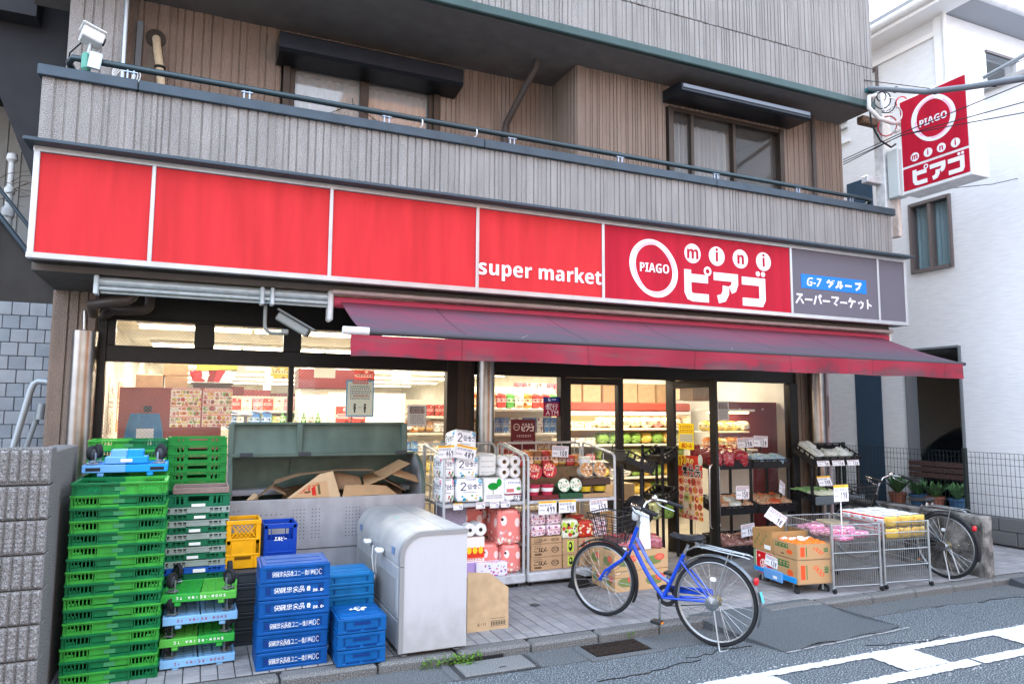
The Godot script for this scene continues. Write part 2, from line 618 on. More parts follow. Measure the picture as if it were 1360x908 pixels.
func materials() -> void:
	mt("asphalt", Color(0.39, 0.445, 0.49), 0.9, 0, {"noise": "speck", "bump": "n_grain", "scale": 0.75, "bstr": 1.0})
	mt("asphalt_patch", Color(0.25, 0.28, 0.305), 0.92, 0, {"noise": "stone", "bump": "n_grain", "scale": 1.0, "bstr": 1.0})
	mt("apron", Color(0.30, 0.32, 0.335), 0.92, 0, {"noise": "stone", "bump": "n_grain", "scale": 0.8, "bstr": 0.9})
	mt("paint", Color(0.70, 0.71, 0.72), 0.8, 0, {"noise": "blotch", "bump": "n_grain", "scale": 1.7, "bstr": 0.8})
	mt("kerb", Color(0.40, 0.40, 0.395), 0.92, 0, {"noise": "stone", "bump": "n_grain", "scale": 0.9, "bstr": 1.0})
	mt("grout", Color(0.11, 0.11, 0.115), 0.95, 0, {"noise": "stone", "scale": 3.0})
	var tc := [Color(0.305, 0.295, 0.30), Color(0.285, 0.28, 0.29), Color(0.32, 0.31, 0.31), Color(0.27, 0.265, 0.275)]
	for k in 4: mt("tile%d" % k, tc[k], 0.75, 0, {"noise": "blotch", "bump": "n_grain", "scale": 0.55, "bstr": 0.35})
	mt("cladding", Color(0.56, 0.535, 0.52), 0.9, 0, {"dirt": 1, "noise": "grain", "bump": "n_grain", "scale": 0.7, "bstr": 0.8})
	mt("cladding_brown", Color(0.47, 0.36, 0.295), 0.9, 0, {"dirt": 1, "noise": "grain", "bump": "n_grain", "scale": 0.7, "bstr": 0.8})
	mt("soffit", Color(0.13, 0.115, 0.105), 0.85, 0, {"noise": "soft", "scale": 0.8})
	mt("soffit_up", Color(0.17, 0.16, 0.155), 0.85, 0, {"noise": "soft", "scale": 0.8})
	mt("cap_metal", Color(0.055, 0.075, 0.095), 0.45, 0.3, {"noise": "soft", "scale": 1.1})
	mt("eave_metal", Color(0.05, 0.085, 0.085), 0.5, 0.2, {"noise": "soft", "scale": 1.1})
	mt("frame", Color(0.022, 0.02, 0.019), 0.4, 0.4, {"noise": "soft", "scale": 2.0})
	mt("frame_brown", Color(0.055, 0.042, 0.034), 0.42, 0.4, {"noise": "soft", "scale": 2.0})
	mt("black_plastic", Color(0.018, 0.018, 0.02), 0.5)
	mt("dark_grey", Color(0.06, 0.065, 0.075), 0.55, 0, {"noise": "soft", "scale": 3.0})
	mt("dark_metal", Color(0.03, 0.03, 0.032), 0.45, 0.6)
	mt("rubber", Color(0.022, 0.023, 0.026), 0.8, 0, {"noise": "soft", "scale": 5.0})
	mt("chrome", Color(0.5, 0.51, 0.52), 0.2, 1.0)
	mt("steel", Color(0.52, 0.53, 0.53), 0.32, 0.95, {"noise": "blotch", "scale": 1.1})
	mt("column_steel", Color(0.33, 0.31, 0.295), 0.3, 1.0, {"noise": "blotch", "scale": 0.9})
	mt("zinc", Color(0.40, 0.43, 0.45), 0.42, 0.75, {"noise": "soft", "scale": 3.0})
	mt("white_paint", Color(0.72, 0.72, 0.72), 0.45, 0, {"noise": "soft", "scale": 1.5})
	mt("white", Color(0.78, 0.78, 0.78), 0.55)
	mt("paper", Color(0.8, 0.8, 0.79), 0.7)
	mt("sign_frame", Color(0.46, 0.46, 0.47), 0.35, 0.5, {"noise": "soft", "scale": 0.9})
	mt("glass", Color(1, 1, 1), 0.02, 0, {"alpha": 0.04})
	mt("glass_coated", Color(0.9, 0.9, 0.9), 0.03, 0.22, {"alpha": 0.04})
	mt("glass_dim", Color(0.08, 0.07, 0.06), 0.03, 0, {"alpha": 0.14})
	mt("card", Color(0.46, 0.29, 0.155), 0.85, 0, {"noise": "soft", "scale": 2.1})
	mt("card_dark", Color(0.30, 0.19, 0.11), 0.88, 0, {"noise": "blotch", "scale": 2.1})
	mt("card_pale", Color(0.56, 0.40, 0.24), 0.85, 0, {"noise": "soft", "scale": 2.1})
	mt("cable", Color(0.02, 0.022, 0.026), 0.6)
	mt("cable_grey", Color(0.16, 0.18, 0.2), 0.6)
	mt("cable_pale", Color(0.55, 0.54, 0.53), 0.6)
	mt("cable_red", Color(0.35, 0.02, 0.03), 0.5)
# ---------------------------------------------------------------- ground, road, pavement
func ground() -> void:
	struct("road", G.new().span(V(-70, -0.3, 2.3), V(80, 0, 60)), mm("asphalt"))
	struct("ground", G.new().span(V(-70, -0.35, -80), V(80, -0.01, 2.3)), mt("earth", Color(0.2, 0.19, 0.18), 0.95, 0, {"noise": "stone", "scale": 0.7}))
	struct("pavement", G.new().span(V(-14, -0.2, -0.05), V(14, PAVE - 0.006, 2.33)), mm("grout"))
	# tiles
	var base := part(self, "pavement_tiles", G.new().span(V(-14, -0.15, 0.0), V(14, PAVE - 0.004, 2.325)), mm("grout"))
	base.set_meta("kind", "structure")
	var tm := G.new().cham(Vector3.ZERO, V(0.094, 0.014, 0.094), 0.003).mesh()
	var r := rng(5)
	var rest := [G.new(), G.new(), G.new(), G.new()]
	var cand := []
	for a in range(-24, 96):
		for c in 23:
			var p := V(a * 0.1 + 0.03, PAVE - 0.006, 2.27 - c * 0.1)
			var hid := p.x < 1.85 and not (p.z > 1.9 and p.x > -0.15 and p.x < 1.3)
			var d := p.distance_to(V(0.9, 1.7, 7.2)) + (100.0 if hid else 0.0)
			if p.x > 9.3: continue
			cand.append([d, p])
	cand.sort_custom(func(x, y): return x[0] < y[0])
	for k in cand.size():
		var p: Vector3 = cand[k][1]
		p.y += r.randf_range(-0.0012, 0.0008)
		var b := Basis.from_euler(V(r.randf_range(-0.008, 0.008), r.randf_range(-0.006, 0.006), r.randf_range(-0.008, 0.008)))
		var q := r.randi_range(0, 3)
		if k < 290: part(base, "tile", tm, mm("tile%d" % q), p, b)
		else: rest[q].box(p, V(0.094, 0.014, 0.094), b)
	for q in 4:
		var o := part(base, "tile", rest[q], mm("tile%d" % q))
		o.set_meta("kind", "stuff")
	# kerb stones
	var kb := struct("kerb", G.new().span(V(-12, -0.2, KERB - 0.1), V(14, 0.015, KERB - 0.03)), mm("kerb"))
	r = rng(11)
	var x := -3.0
	while x < 13.5:
		var w := r.randf_range(0.52, 0.64)
		var e := x + w
		var h := PAVE + r.randf_range(-0.004, 0.006)
		if not (x > 3.75 and e < 5.05):
			var s := G.new()
			s.cham(V((x + e) / 2, h / 2 - 0.05, KERB - 0.055), V(w - 0.012, h + 0.1, 0.125), 0.018, Basis.from_euler(V(r.randf_range(-0.01, 0.03), r.randf_range(-0.008, 0.008), r.randf_range(-0.008, 0.008))))
			part(kb, "kerb_stone", s, mm("kerb"))
		x = e
	# pale concrete gutter apron along the kerb and the pieces let into it
	var ap := G.new()
	r = rng(3)
	var poly := PackedVector2Array()
	for k in 60:
		poly.append(P(-3 + k * 0.28, -(KERB + 0.30 + r.randf_range(-0.02, 0.02))))
	poly.append(P(13.6, -KERB))
	poly.append(P(-3, -KERB))
	ap.prism(poly, 0.001, 0.004, Transform3D(Basis(Vector3.RIGHT, -PI / 2), Vector3.ZERO))
	struct("gutter_apron", ap, mm("apron"))
	# asphalt ramp patched over the kerb
	var rp := G.new()
	var top := [V(3.72, PAVE + 0.003, 2.30), V(5.02, PAVE + 0.003, 2.28)]
	var rows := []
	for q in 9:
		var w := q / 8.0
		var row := []
		for k in 15:
			var s := k / 14.0
			var hi: Vector3 = top[0].lerp(top[1], s)
			var lo := V(3.93, 0.011, 3.13).lerp(V(5.24, 0.011, 3.05), s) + V(0, 0, 0.02 * sin(s * 17.0))
			var p := hi.lerp(lo, w)
			p.y = lerpf(PAVE + 0.004, 0.011, smoothstep(0.0, 0.75, w)) + 0.003 * sin(s * 9.0 + w * 5.0)
			row.append(p)
		rows.append(row)
	rp.sheet(rows, true)
	rp.face(rows[8][0] - V(0, 0.05, 0), rows[8][14] - V(0, 0.05, 0), rows[8][14], rows[8][0])
	rp.face(rows[0][0] - V(0, 0.08, 0), rows[8][0] - V(0, 0.05, 0), rows[8][0], rows[0][0])
	rp.face(rows[8][14] - V(0, 0.05, 0), rows[0][14] - V(0, 0.08, 0), rows[0][14], rows[8][14])
	struct("asphalt_ramp", rp, mm("asphalt_patch"))
	var ch := G.new()
	ragged(ch, P(3.93, 3.155), P(5.30, 3.075), 0.026, 21)
	struct("paint_line", ch, mt("chalk", Color(0.66, 0.67, 0.69), 0.9, 0, {"noise": "stone", "scale": 1.0}))
	# the ladder of white paint along the road
	var ln := G.new()
	ragged(ln, P(2.95, 3.425), P(13.0, 3.425), 0.088, 31)
	ragged(ln, P(2.6, 3.80), P(13.0, 3.80), 0.112, 33)
	for k in 7:
		var a := 3.07 + k * 1.325
		ragged(ln, P(a + 0.22, 3.466), P(a + 0.22, 3.748), 0.44, 40 + k, 0.001)
	struct("road_marking", ln, mm("paint"))
	# cracks in the asphalt and grit along the kerb
	var cr := G.new()
	r = rng(91)
	for k in 7:
		var p := P([3.2, 4.6, 5.6, 6.6, 7.4, 1.0, 2.4][k], -[2.95, 3.25, 2.72, 2.78, 2.95, 2.85, 3.1][k])
		var l := PackedVector2Array([p])
		for q in 11:
			p += P(r.randf_range(0.03, 0.1), r.randf_range(-0.035, 0.035))
			l.append(p)
		cr.stroke(l, 0.005, 0.001, 0.005 + 0.0002 * k, Transform3D(Basis(Vector3.RIGHT, -PI / 2), Vector3.ZERO), false)
	struct("road_cracks", cr, mm("black_plastic")).set_meta("kind", "stuff")
	var gv := G.new()
	for k in 260: gv.box(V(r.randf_range(0.3, 9.0), 0.005, KERB + 0.01 + pow(r.randf(), 2.0) * 0.3), Vector3.ONE * r.randf_range(0.004, 0.013), Basis.from_euler(V(r.randf(), r.randf() * 3.0, r.randf())))
	struct("gutter_grit", gv, mm("kerb")).set_meta("kind", "stuff")
	# worn ghost bits of paint
	var gh := G.new()
	r = rng(77)
	for k in 130:
		var c := P(r.randf_range(2.9, 8.0), 3.36 + r.randf_range(-0.04, 0.02) if r.randf() < 0.6 else 3.875 + r.randf_range(-0.01, 0.03))
		var pl := PackedVector2Array()
		for q in 7:
			pl.append(P(c.x, -c.y) + P(cos(q * TAU / 7), sin(q * TAU / 7)) * r.randf_range(0.002, 0.008))
		gh.prism(pl, 0.003, 0.0065, Transform3D(Basis(Vector3.RIGHT, -PI / 2), Vector3.ZERO))
	struct("road_marking_flecks", gh, mm("paint")).set_meta("kind", "stuff")
# a painted line with uneven, worn edges, lying on the road
func ragged(g: G, a: Vector2, b: Vector2, w: float, seed_: int, lift := 0.0) -> void:
	var r := rng(seed_)
	var d := (b - a).normalized()
	var s := P(-d.y, d.x)
	var k := maxi(2, int(a.distance_to(b) / 0.03))
	for q in k:
		if r.randf() < 0.012: continue
		var p0 := a.lerp(b, float(q) / k)
		var p1 := a.lerp(b, float(q + 1) / k)
		var e0 := w / 2 - (r.randf_range(0, 0.012) if r.randf() < 0.5 else 0.0)
		var e1 := w / 2 - (r.randf_range(0, 0.012) if r.randf() < 0.5 else 0.0)
		var h := 0.007 + lift
		var q0 := p0 + s * e0
		var q1 := p1 + s * e0
		var q2 := p1 - s * e1
		var q3 := p0 - s * e1
		g.face(V(q0.x, h, q0.y), V(q1.x, h, q1.y), V(q2.x, h, q2.y), V(q3.x, h, q3.y))
		if g.n[g.n.size() - 1].y < 0:
			for j in 4: g.n[g.n.size() - 1 - j] = Vector3.UP
			var z := g.i.size()
			var t0 := g.i[z - 5]
			g.i[z - 5] = g.i[z - 4]
			g.i[z - 4] = t0
			t0 = g.i[z - 2]
			g.i[z - 2] = g.i[z - 1]
			g.i[z - 1] = t0
# ---------------------------------------------------------------- the shop's building
var shop: Node3D
func shop_building() -> void:
	shop = thing("shop_building", "grey ribbed apartment building with a supermarket on its ground floor", "building")
	var g := G.new()
	# body behind the front: side walls, back wall, floor slabs and roof
	g.span(V(-1.2, 0, -21), V(-1.02, 9.4, -0.5))
	g.span(V(7.5, 0, -21), V(7.68, 9.4, -0.5))
	g.span(V(-1.02, 0, -21), V(7.5, 9.4, -20.8))
	g.span(V(-1.02, 2.85, -20.8), V(7.5, 3.5, -0.5))
	g.span(V(-1.2, 9.4, -21), V(7.72, 9.6, 1.1))
	part(shop, "wall", g, mm("cladding"))
	# first floor: set-back wall, protruding bay, side returns
	g = G.new()
	ribbed(g, -1.19, 0.60, 3.55, 5.53, 0.0, 3, 0.085)
	ribbed(g, 2.27, 3.66, 3.55, 5.53, 0.0, 4, 0.05)
	ribbed(g, 0.60, 2.27, 3.55, 3.98, 0.0, 5)
	ribbed(g, 0.60, 2.27, 5.25, 5.53, 0.0, 6)
	ribbed(g, 3.66, 4.84, 3.55, 5.53, 0.58, 7, 0.045)
	ribbed(g, 6.64, 7.66, 3.55, 5.53, 0.58, 8, 0.06)
	ribbed(g, 4.84, 6.64, 3.55, 3.95, 0.58, 9)
	ribbed(g, 4.84, 6.64, 5.28, 5.53, 0.58, 10)
	ribbed(g, 0.0, 0.6, 3.55, 5.53, 0.0, 12, 0.05, 0.012, Transform3D(Basis(Vector3.UP, -PI / 2), V(3.655, 0, 0.0)))
	g.span(V(7.56, 3.55, -0.5), V(7.66, 5.53, 0.5))
	g.span(V(-1.19, 3.55, -0.5), V(-1.09, 5.53, -0.07))
	part(shop, "upper_wall", g, mm("cladding_brown"))
	g = G.new()
	ribbed(g, -1.16, -0.74, 3.62, 5.53, 0.42, 14, 0.075)
	part(shop, "pilaster", g, mm("cladding"))
	# parapet of the balcony
	g = G.new()
	ribbed(g, -1.19, 7.86, 3.60, 4.19, 1.1, 21, 0.062, 0.011)
	g.span(V(7.80, 3.55, -0.4), V(7.86, 4.19, 1.03))
	g.span(V(-1.19, 3.55, -0.4), V(-1.13, 4.19, 1.03))
	part(shop, "parapet", g, mm("cladding"))
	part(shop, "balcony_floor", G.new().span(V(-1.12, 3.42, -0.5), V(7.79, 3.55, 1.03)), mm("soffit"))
	var seams := [-1.22, -0.55, 2.36, 5.1, 7.9]
	for k in 4:
		g = G.new().cham(V((seams[k] + seams[k + 1]) / 2, 4.232, 1.06), V(seams[k + 1] - seams[k] - 0.006, 0.085, 0.17), 0.006)
		part(shop, "parapet_cap", g, mm("cap_metal"))
	part(shop, "parapet_cap", G.new().cham(V(7.845, 4.232, 0.3), V(0.13, 0.085, 1.33), 0.006), mm("cap_metal"))
	# handrail
	var rl := part(shop, "handrail", G.new().tube([V(-1.0, 4.27, 0.72), V(-1.04, 4.395, 0.8), V(-1.06, 4.420, 0.9), V(-1.02, 4.425, 0.99), V(-0.9, 4.423, 1.0), V(3, 4.410, 1.0), V(7.5, 4.400, 1.0), V(7.66, 4.395, 0.98), V(7.7, 4.375, 0.9), V(7.7, 4.27, 0.8)], 0.026, 10), mt("rail", Color(0.03, 0.05, 0.06), 0.35, 0.5))
	for bx in [-0.62, 0.25, 1.45, 2.70, 3.94, 5.2, 6.42, 7.3]:
		g = G.new()
		g.box(V(bx, 4.383, 1.0), V(0.09, 0.008, 0.03))
		for s in [-0.022, 0.022]: g.box(V(bx + s, 4.345, 1.0), V(0.012, 0.11, 0.02))
		part(rl, "rail_bracket", g, mt("bracket", Color(0.3, 0.36, 0.45), 0.4, 0.5))
	# eaves: soffit, metal edge and the ribbed storey above
	g = G.new().span(V(-1.6, 5.535, -0.5), V(7.62, 5.62, 1.06))
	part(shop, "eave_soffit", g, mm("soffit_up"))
	part(shop, "eave_edge", G.new().cham(V(3.03, 5.585, 1.09), V(9.26, 0.095, 0.07), 0.01), mm("eave_metal"))
	g = G.new()
	ribbed(g, -1.6, 7.68, 5.635, 6.075, 1.08, 31, 0.052, 0.012)
	ribbed(g, -1.6, 7.68, 6.088, 9.4, 1.08, 32, 0.052, 0.012)
	g.span(V(-1.6, 5.635, -0.5), V(-1.5, 9.4, 1.01))
	g.span(V(7.58, 5.635, -0.5), V(7.68, 9.4, 1.01))
	g.span(V(-1.5, 6.07, 0.9), V(7.6, 6.092, 1.07))
	part(shop, "upper_storey", g, mm("cladding"))
	# ground floor soffit, columns
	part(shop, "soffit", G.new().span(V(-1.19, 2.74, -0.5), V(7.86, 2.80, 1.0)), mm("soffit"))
	g = G.new()
	ribbed(g, -1.19, -0.86, 0.0, 2.74, 0.02, 41, 0.09, 0.016)
	ribbed(g, 0.0, 0.55, 0.0, 2.74, 0.0, 42, 0.09, 0.016, Transform3D(Basis(Vector3.UP, -PI / 2), V(-1.19, 0, -0.53)))
	part(shop, "column", g, mm("cladding_brown"))
	g = G.new()
	ribbed(g, 2.50, 2.70, 0.0, 2.74, 0.03, 43, 0.06)
	part(shop, "column", g, mm("frame_brown"))
	g = G.new()
	ribbed(g, 7.28, 7.80, 0.0, 2.74, 0.03, 44, 0.08)
	g.span(V(7.70, 0.0, -0.5), V(7.80, 2.74, -0.05))
	part(shop, "column", g, mm("cladding_brown"))
	for cx in [[-0.925, 2.38], [2.785, 2.62], [7.52, 2.62]]:
		g = G.new().lathe([P(0.098, PAVE), P(0.098, cx[1]), P(0.09, cx[1] + 0.004), P(0.0, cx[1] + 0.004)], 28, V(cx[0], 0, 0.14))
		part(shop, "column_sleeve", g, mm("column_steel"))
	g = G.new().tube([V(7.72, PAVE, 0.12), V(7.72, 2.74, 0.12)], 0.036, 12)
	g.span(V(7.70, 1.55, 0.15), V(7.74, 1.95, 0.17))
	part(shop, "downpipe", g, mt("downpipe", Color(0.36, 0.31, 0.33), 0.5))
	g = G.new().tube([V(-0.93, 2.39, 0.2), V(-0.935, 2.55, 0.2)], 0.012, 6)
	part(shop, "steel_strap", g, mm("steel"))
# ---------------------------------------------------------------- windows and doors on the ground floor
func pane(p: Node3D, x0: float, x1: float, y0: float, y1: float, z := 0.0, m := "glass") -> MeshInstance3D:
	return part(p, "pane", G.new().face(V(x0, y0, z), V(x1, y0, z), V(x1, y1, z), V(x0, y1, z)), mm(m))
func bar(g: G, x0: float, x1: float, y0: float, y1: float, z0 := -0.06, z1 := 0.05) -> void:
	g.cham(V((x0 + x1) / 2, (y0 + y1) / 2, (z0 + z1) / 2), V(x1 - x0, y1 - y0, z1 - z0), 0.004)
func wire_grid(p: Node3D, x0: float, x1: float, y0: float, y1: float, z: float) -> void:
	var g := G.new()
	var st := 0.034
	var w := x1 - x0
	var h := y1 - y0
	var d := -h
	while d < w:
		for s in 2:
			var a := P(d, 0.0)
			var b := P(d + h, h)
			if a.x < 0: a = P(0, -d)
			if b.x > w: b = P(w, w - d)
			if b.x - a.x > 0.01:
				if s == 1:
					a.x = w - a.x
					b.x = w - b.x
				var p0 := V(x0 + a.x, y0 + a.y, z)
				var p1 := V(x0 + b.x, y0 + b.y, z)
				var e := (p1 - p0).normalized().cross(Vector3.BACK) * 0.0006
				g.face(p0 - e, p1 - e, p1 + e, p0 + e)
		d += st
	var o := part(p, "safety_wire", g, mt("wire", Color(0.25, 0.23, 0.2), 0.5, 0.5))
	o.set_meta("kind", "stuff")
func shop_front() -> void:
	var g := G.new()
	# header beam over everything
	bar(g, -0.85, 7.28, 2.53, 2.74, -0.1, 0.02)
	bar(g, 2.70, 7.28, 2.11, 2.53, -0.08, 0.0)
	part(shop, "lintel", g, mm("frame"))
	# left window: three transom lights over two big panes
	var w := part(shop, "window", G.new(), mm("frame"))
	g = G.new()
	bar(g, -0.85, -0.775, 0.5, 2.53)
	bar(g, 2.385, 2.50, 0.5, 2.53)
	bar(g, -0.775, 2.385, 2.135, 2.28, -0.07, 0.045)
	bar(g, -0.775, 2.385, 2.505, 2.53, -0.05, 0.04)
	bar(g, -0.775, -0.71, 2.28, 2.505, -0.05, 0.04)
	for q in [[-0.07, 0.10], [0.72, 0.885], [1.52, 1.68]]: bar(g, q[0], q[1], 2.28, 2.505, -0.05, 0.042)
	bar(g, 0.78, 0.828, 0.62, 2.135, -0.05, 0.042)
	bar(g, -0.775, 2.385, 0.5, 0.62, -0.05, 0.06)
	w.mesh = g.mesh()
	for q in [[-0.71, -0.07], [0.10, 0.72], [0.885, 1.52], [1.68, 2.385]]:
		pane(w, q[0], q[1], 2.28, 2.505)
		wire_grid(w, q[0], q[1], 2.28, 2.505, -0.004)
	for q in [[-0.775, 0.78], [0.828, 2.385]]:
		pane(w, q[0], q[1], 0.62, 2.135)
		wire_grid(w, q[0], q[1], 1.0, 2.135, -0.004)
	part(shop, "plinth", G.new().span(V(-0.85, 0, -0.1), V(2.5, 0.5, 0.02)), mm("cladding_brown"))
	# middle window
	w = part(shop, "window", G.new(), mm("frame"))
	g = G.new()
	bar(g, 2.84, 2.872, 0.1, 2.11)
	bar(g, 3.735, 3.80, 0.1, 2.11)
	bar(g, 2.872, 3.735, PAVE, 0.16)
	w.mesh = g.mesh()
	pane(w, 2.872, 3.735, 0.16, 2.11)
	# fixed door leaf and the open doorway
	w = part(shop, "door", G.new(), mm("frame"))
	g = G.new()
	bar(g, 3.80, 3.862, PAVE, 2.105, -0.03, 0.055)
	bar(g, 4.49, 4.56, PAVE, 2.105, -0.03, 0.055)
	bar(g, 3.862, 4.49, 2.03, 2.105, -0.03, 0.05)
	bar(g, 3.862, 4.49, PAVE, 0.18, -0.03, 0.05)
	w.mesh = g.mesh()
	pane(w, 3.862, 4.49, 0.18, 2.03, 0.01)
	# the leaf that stands open, turned out into the street
	var leaf := part(shop, "door", G.new(), mm("frame"))
	g = G.new()
	leaf.position = V(5.235, 0, 0.05)
	leaf.rotation.y = -deg_to_rad(88)
	bar(g, 0.0, 0.075, PAVE + 0.01, 2.09, -0.02, 0.02)
	bar(g, 0.70, 0.80, PAVE + 0.01, 2.09, -0.02, 0.02)
	bar(g, 0.075, 0.70, 2.0, 2.09, -0.02, 0.02)
	bar(g, 0.075, 0.70, PAVE + 0.01, 0.24, -0.02, 0.02)
	leaf.mesh = g.mesh()
	pane(leaf, 0.075, 0.70, 0.24, 2.0, 0.0, "glass_dim")
	for s in [-1.0, 1.0]:
		g = G.new().tube([V(0.745, 1.14, 0.02 * s), V(0.745, 1.14, 0.05 * s), V(0.74, 1.10, 0.065 * s), V(0.735, 0.8, 0.068 * s), V(0.735, 0.5, 0.068 * s), V(0.74, 0.46, 0.06 * s), V(0.745, 0.46, 0.02 * s)], 0.012, 8)
		part(leaf, "door_handle", g, mm("chrome"))
	# right window
	w = part(shop, "window", G.new(), mm("frame"))
	g = G.new()
	bar(g, 5.24, 5.32, PAVE, 2.11, -0.06, 0.04)
	bar(g, 7.14, 7.28, PAVE, 2.11)
	bar(g, 5.32, 7.14, PAVE, 0.18)
	w.mesh = g.mesh()
	pane(w, 5.32, 7.14, 0.18, 2.11, 0.0)
# ---------------------------------------------------------------- the sign along the front
func ring(g: G, c: Vector2, rx: float, ry_: float, w0: float, w1: float, turn: float, z1: float, xf: Transform3D) -> void:
	# ring of uneven width: outer ellipse and a shifted inner one, as four quarter pieces
	var k := 48
	for q in k:
		var a0 := TAU * q / k
		var a1 := TAU * (q + 1) / k
		var pts := PackedVector2Array()
		for a in [a0, a1]:
			pts.append(c + P(cos(a) * rx, sin(a) * ry_).rotated(turn))
		for a in [a1, a0]:
			var w := lerpf(w0, w1, 0.5 + 0.5 * cos(a))
			pts.append(c + P(cos(a) * (rx - w), sin(a) * (ry_ - w)).rotated(turn))
		g.face(xf * V(pts[0].x, pts[0].y, z1), xf * V(pts[1].x, pts[1].y, z1), xf * V(pts[2].x, pts[2].y, z1), xf * V(pts[3].x, pts[3].y, z1))
func disc(g: G, c: Vector2, r: float, z1: float, xf: Transform3D) -> void:
	var p := PackedVector2Array()
	for q in 32: p.append(c + P(cos(TAU * q / 32), sin(TAU * q / 32)) * r)
	g.prism(p, 0.0, z1, xf)
# the three big rounded syllables of the logo, h high, lower left at the origin of xf
func logo_kana(p: Node3D, h: float, m: Material, xf: Transform3D, z1: float) -> void:
	var w := h * 0.26
	var q := h * 1.0
	var sets := [
		[[[0.13, 1.0], [0.13, 0.3], [0.2, 0.17], [0.33, 0.13], [0.95, 0.13]], [[0.2, 0.74], [0.93, 0.74]]],
		[[[0.0, 0.87], [0.87, 0.87], [0.87, 0.68], [0.8, 0.52], [0.68, 0.47]], [[0.5, 0.58], [0.48, 0.35], [0.38, 0.19], [0.16, 0.13]]],
		[[[0.0, 0.82], [0.87, 0.82], [0.87, 0.25], [0.8, 0.13], [0.02, 0.13]]]]
	for k in 3:
		var g := G.new()
		var j := 0
		for s in sets[k]:
			var l := PackedVector2Array()
			for a in s: l.append(P(k * q * 1.14 + a[0] * q * 0.98, a[1] * h))
			g.stroke(l, w, 0.0, z1 + 0.0004 * j, xf, false)
			j += 1
		if k == 0: ring(g, P(0.9 * q, 1.0 * h), 0.15 * h, 0.15 * h, 0.075 * h, 0.075 * h, 0, z1 + 0.001, xf)
		if k == 2:
			disc(g, P(k * q * 1.14 + 0.68 * q, 1.09 * h), 0.085 * h, z1 + 0.001, xf)
			disc(g, P(k * q * 1.14 + 0.90 * q, 1.09 * h), 0.085 * h, z1 + 0.001, xf)
		part(p, "lettering", g, m)
func mini_discs(p: Node3D, xs: Array, y: float, r: float, white: Material, red: Material, xf: Transform3D) -> void:
	var t := "mini"
	for k in 4:
		var g := G.new()
		disc(g, P(xs[k], y), r, 0.004, xf)
		part(p, "letter_disc", g, white)
		letters(p, "lettering", t[k], r * 1.75, 1.0, red, xf * V(xs[k], y + r * 0.06, 0.0055), xf.basis, 0.003)
func fascia() -> void:
	var s := thing("fascia_sign", "long red and grey shop sign across the front above the awning", "sign")
	var z := 1.2
	var red := mt("sign_red", Color(0.58, 0.032, 0.038), 0.5, 0, {"noise": "streak", "scale": 0.5, "stretch": 0.12, "spec": 0.2})
	var crim := mt("sign_crimson", Color(0.46, 0.013, 0.034), 0.5, 0, {"noise": "streak", "scale": 0.5, "stretch": 0.12, "spec": 0.2})
	var grey := mt("sign_grey", Color(0.125, 0.115, 0.14), 0.5, 0, {"spec": 0.2})
	var xs := [-1.165, -0.4, 0.948, 2.272, 3.606, 6.064, 7.452, 7.925]
	for k in 7:
		var g := G.new().span(V(xs[k] + 0.012, 2.835, z - 0.04), V(xs[k + 1] - 0.012, 3.575, z))
		part(s, "panel", g, red if k < 4 else crim if k == 4 else grey)
	var fr := sm("sign_frame")
	for k in 8:
		var g := G.new().cham(V(xs[k], 3.205, z - 0.01), V(0.03 if k > 0 and k < 7 else 0.04, 0.76, 0.05), 0.004)
		part(s, "frame_bar", g, fr)
	part(s, "frame_bar", G.new().cham(V(3.38, 3.60, z - 0.012), V(9.14, 0.045, 0.056), 0.005), fr)
	part(s, "frame_bar", G.new().cham(V(3.38, 2.812, z - 0.012), V(9.14, 0.046, 0.056), 0.005), fr)
	part(s, "casing", G.new().span(V(-1.17, 2.79, 1.01), V(7.93, 3.61, z - 0.045)), mm("frame"))
	part(s, "rain_cover", G.new().cham(V(3.36, 3.635, 1.20), V(9.2, 0.03, 0.24), 0.006), mm("cap_metal"))
	var white := mt("sign_white", Color(0.70, 0.68, 0.73), 0.5)
	var pink := mt("sign_pink", Color(0.84, 0.34, 0.50), 0.4)
	var xf := Transform3D(Basis.IDENTITY, V(0, 0, z))
	letters(s, "lettering", "super market", 0.19, 1.06, white, V(2.935, 3.03, z + 0.004))
	ringlogo(s, P(4.21, 3.185), 0.312, white, pink, xf)
	letters(s, "lettering", "PIAGO", 0.128, 0.94, white, V(4.215, 3.185, z + 0.004))
	mini_discs(s, [4.70, 5.02, 5.342, 5.668], 3.386, 0.105, white, crim, xf)
	logo_kana(s, 0.335, white, xf.translated(V(4.59, 2.875, 0)), 0.004)
	var g := G.new().span(V(6.215, 3.135, z), V(7.25, 3.298, z + 0.004))
	part(s, "name_plate", g, mt("sign_blue", Color(0.01, 0.17, 0.60), 0.4))
	letters(s, "lettering", "G-7", 0.135, 1.05, white, V(6.405, 3.212, z + 0.005), Basis(Vector3.RIGHT, V(0.22, 1, 0), Vector3.BACK), 0.003)
	g = G.new()
	write(g, "グループ", 0.085, 0.105, 0.146, 0.024, 0.003, Transform3D(Basis.IDENTITY, V(6.60, 3.172, z + 0.004)), 0.2)
	part(s, "lettering", g, white)
	g = G.new()
	write(g, "スーパーマーケット", 0.115, 0.11, 0.137, 0.021, 0.004, Transform3D(Basis.IDENTITY, V(6.128, 2.955, z)), 0.0)
	part(s, "lettering", g, white)
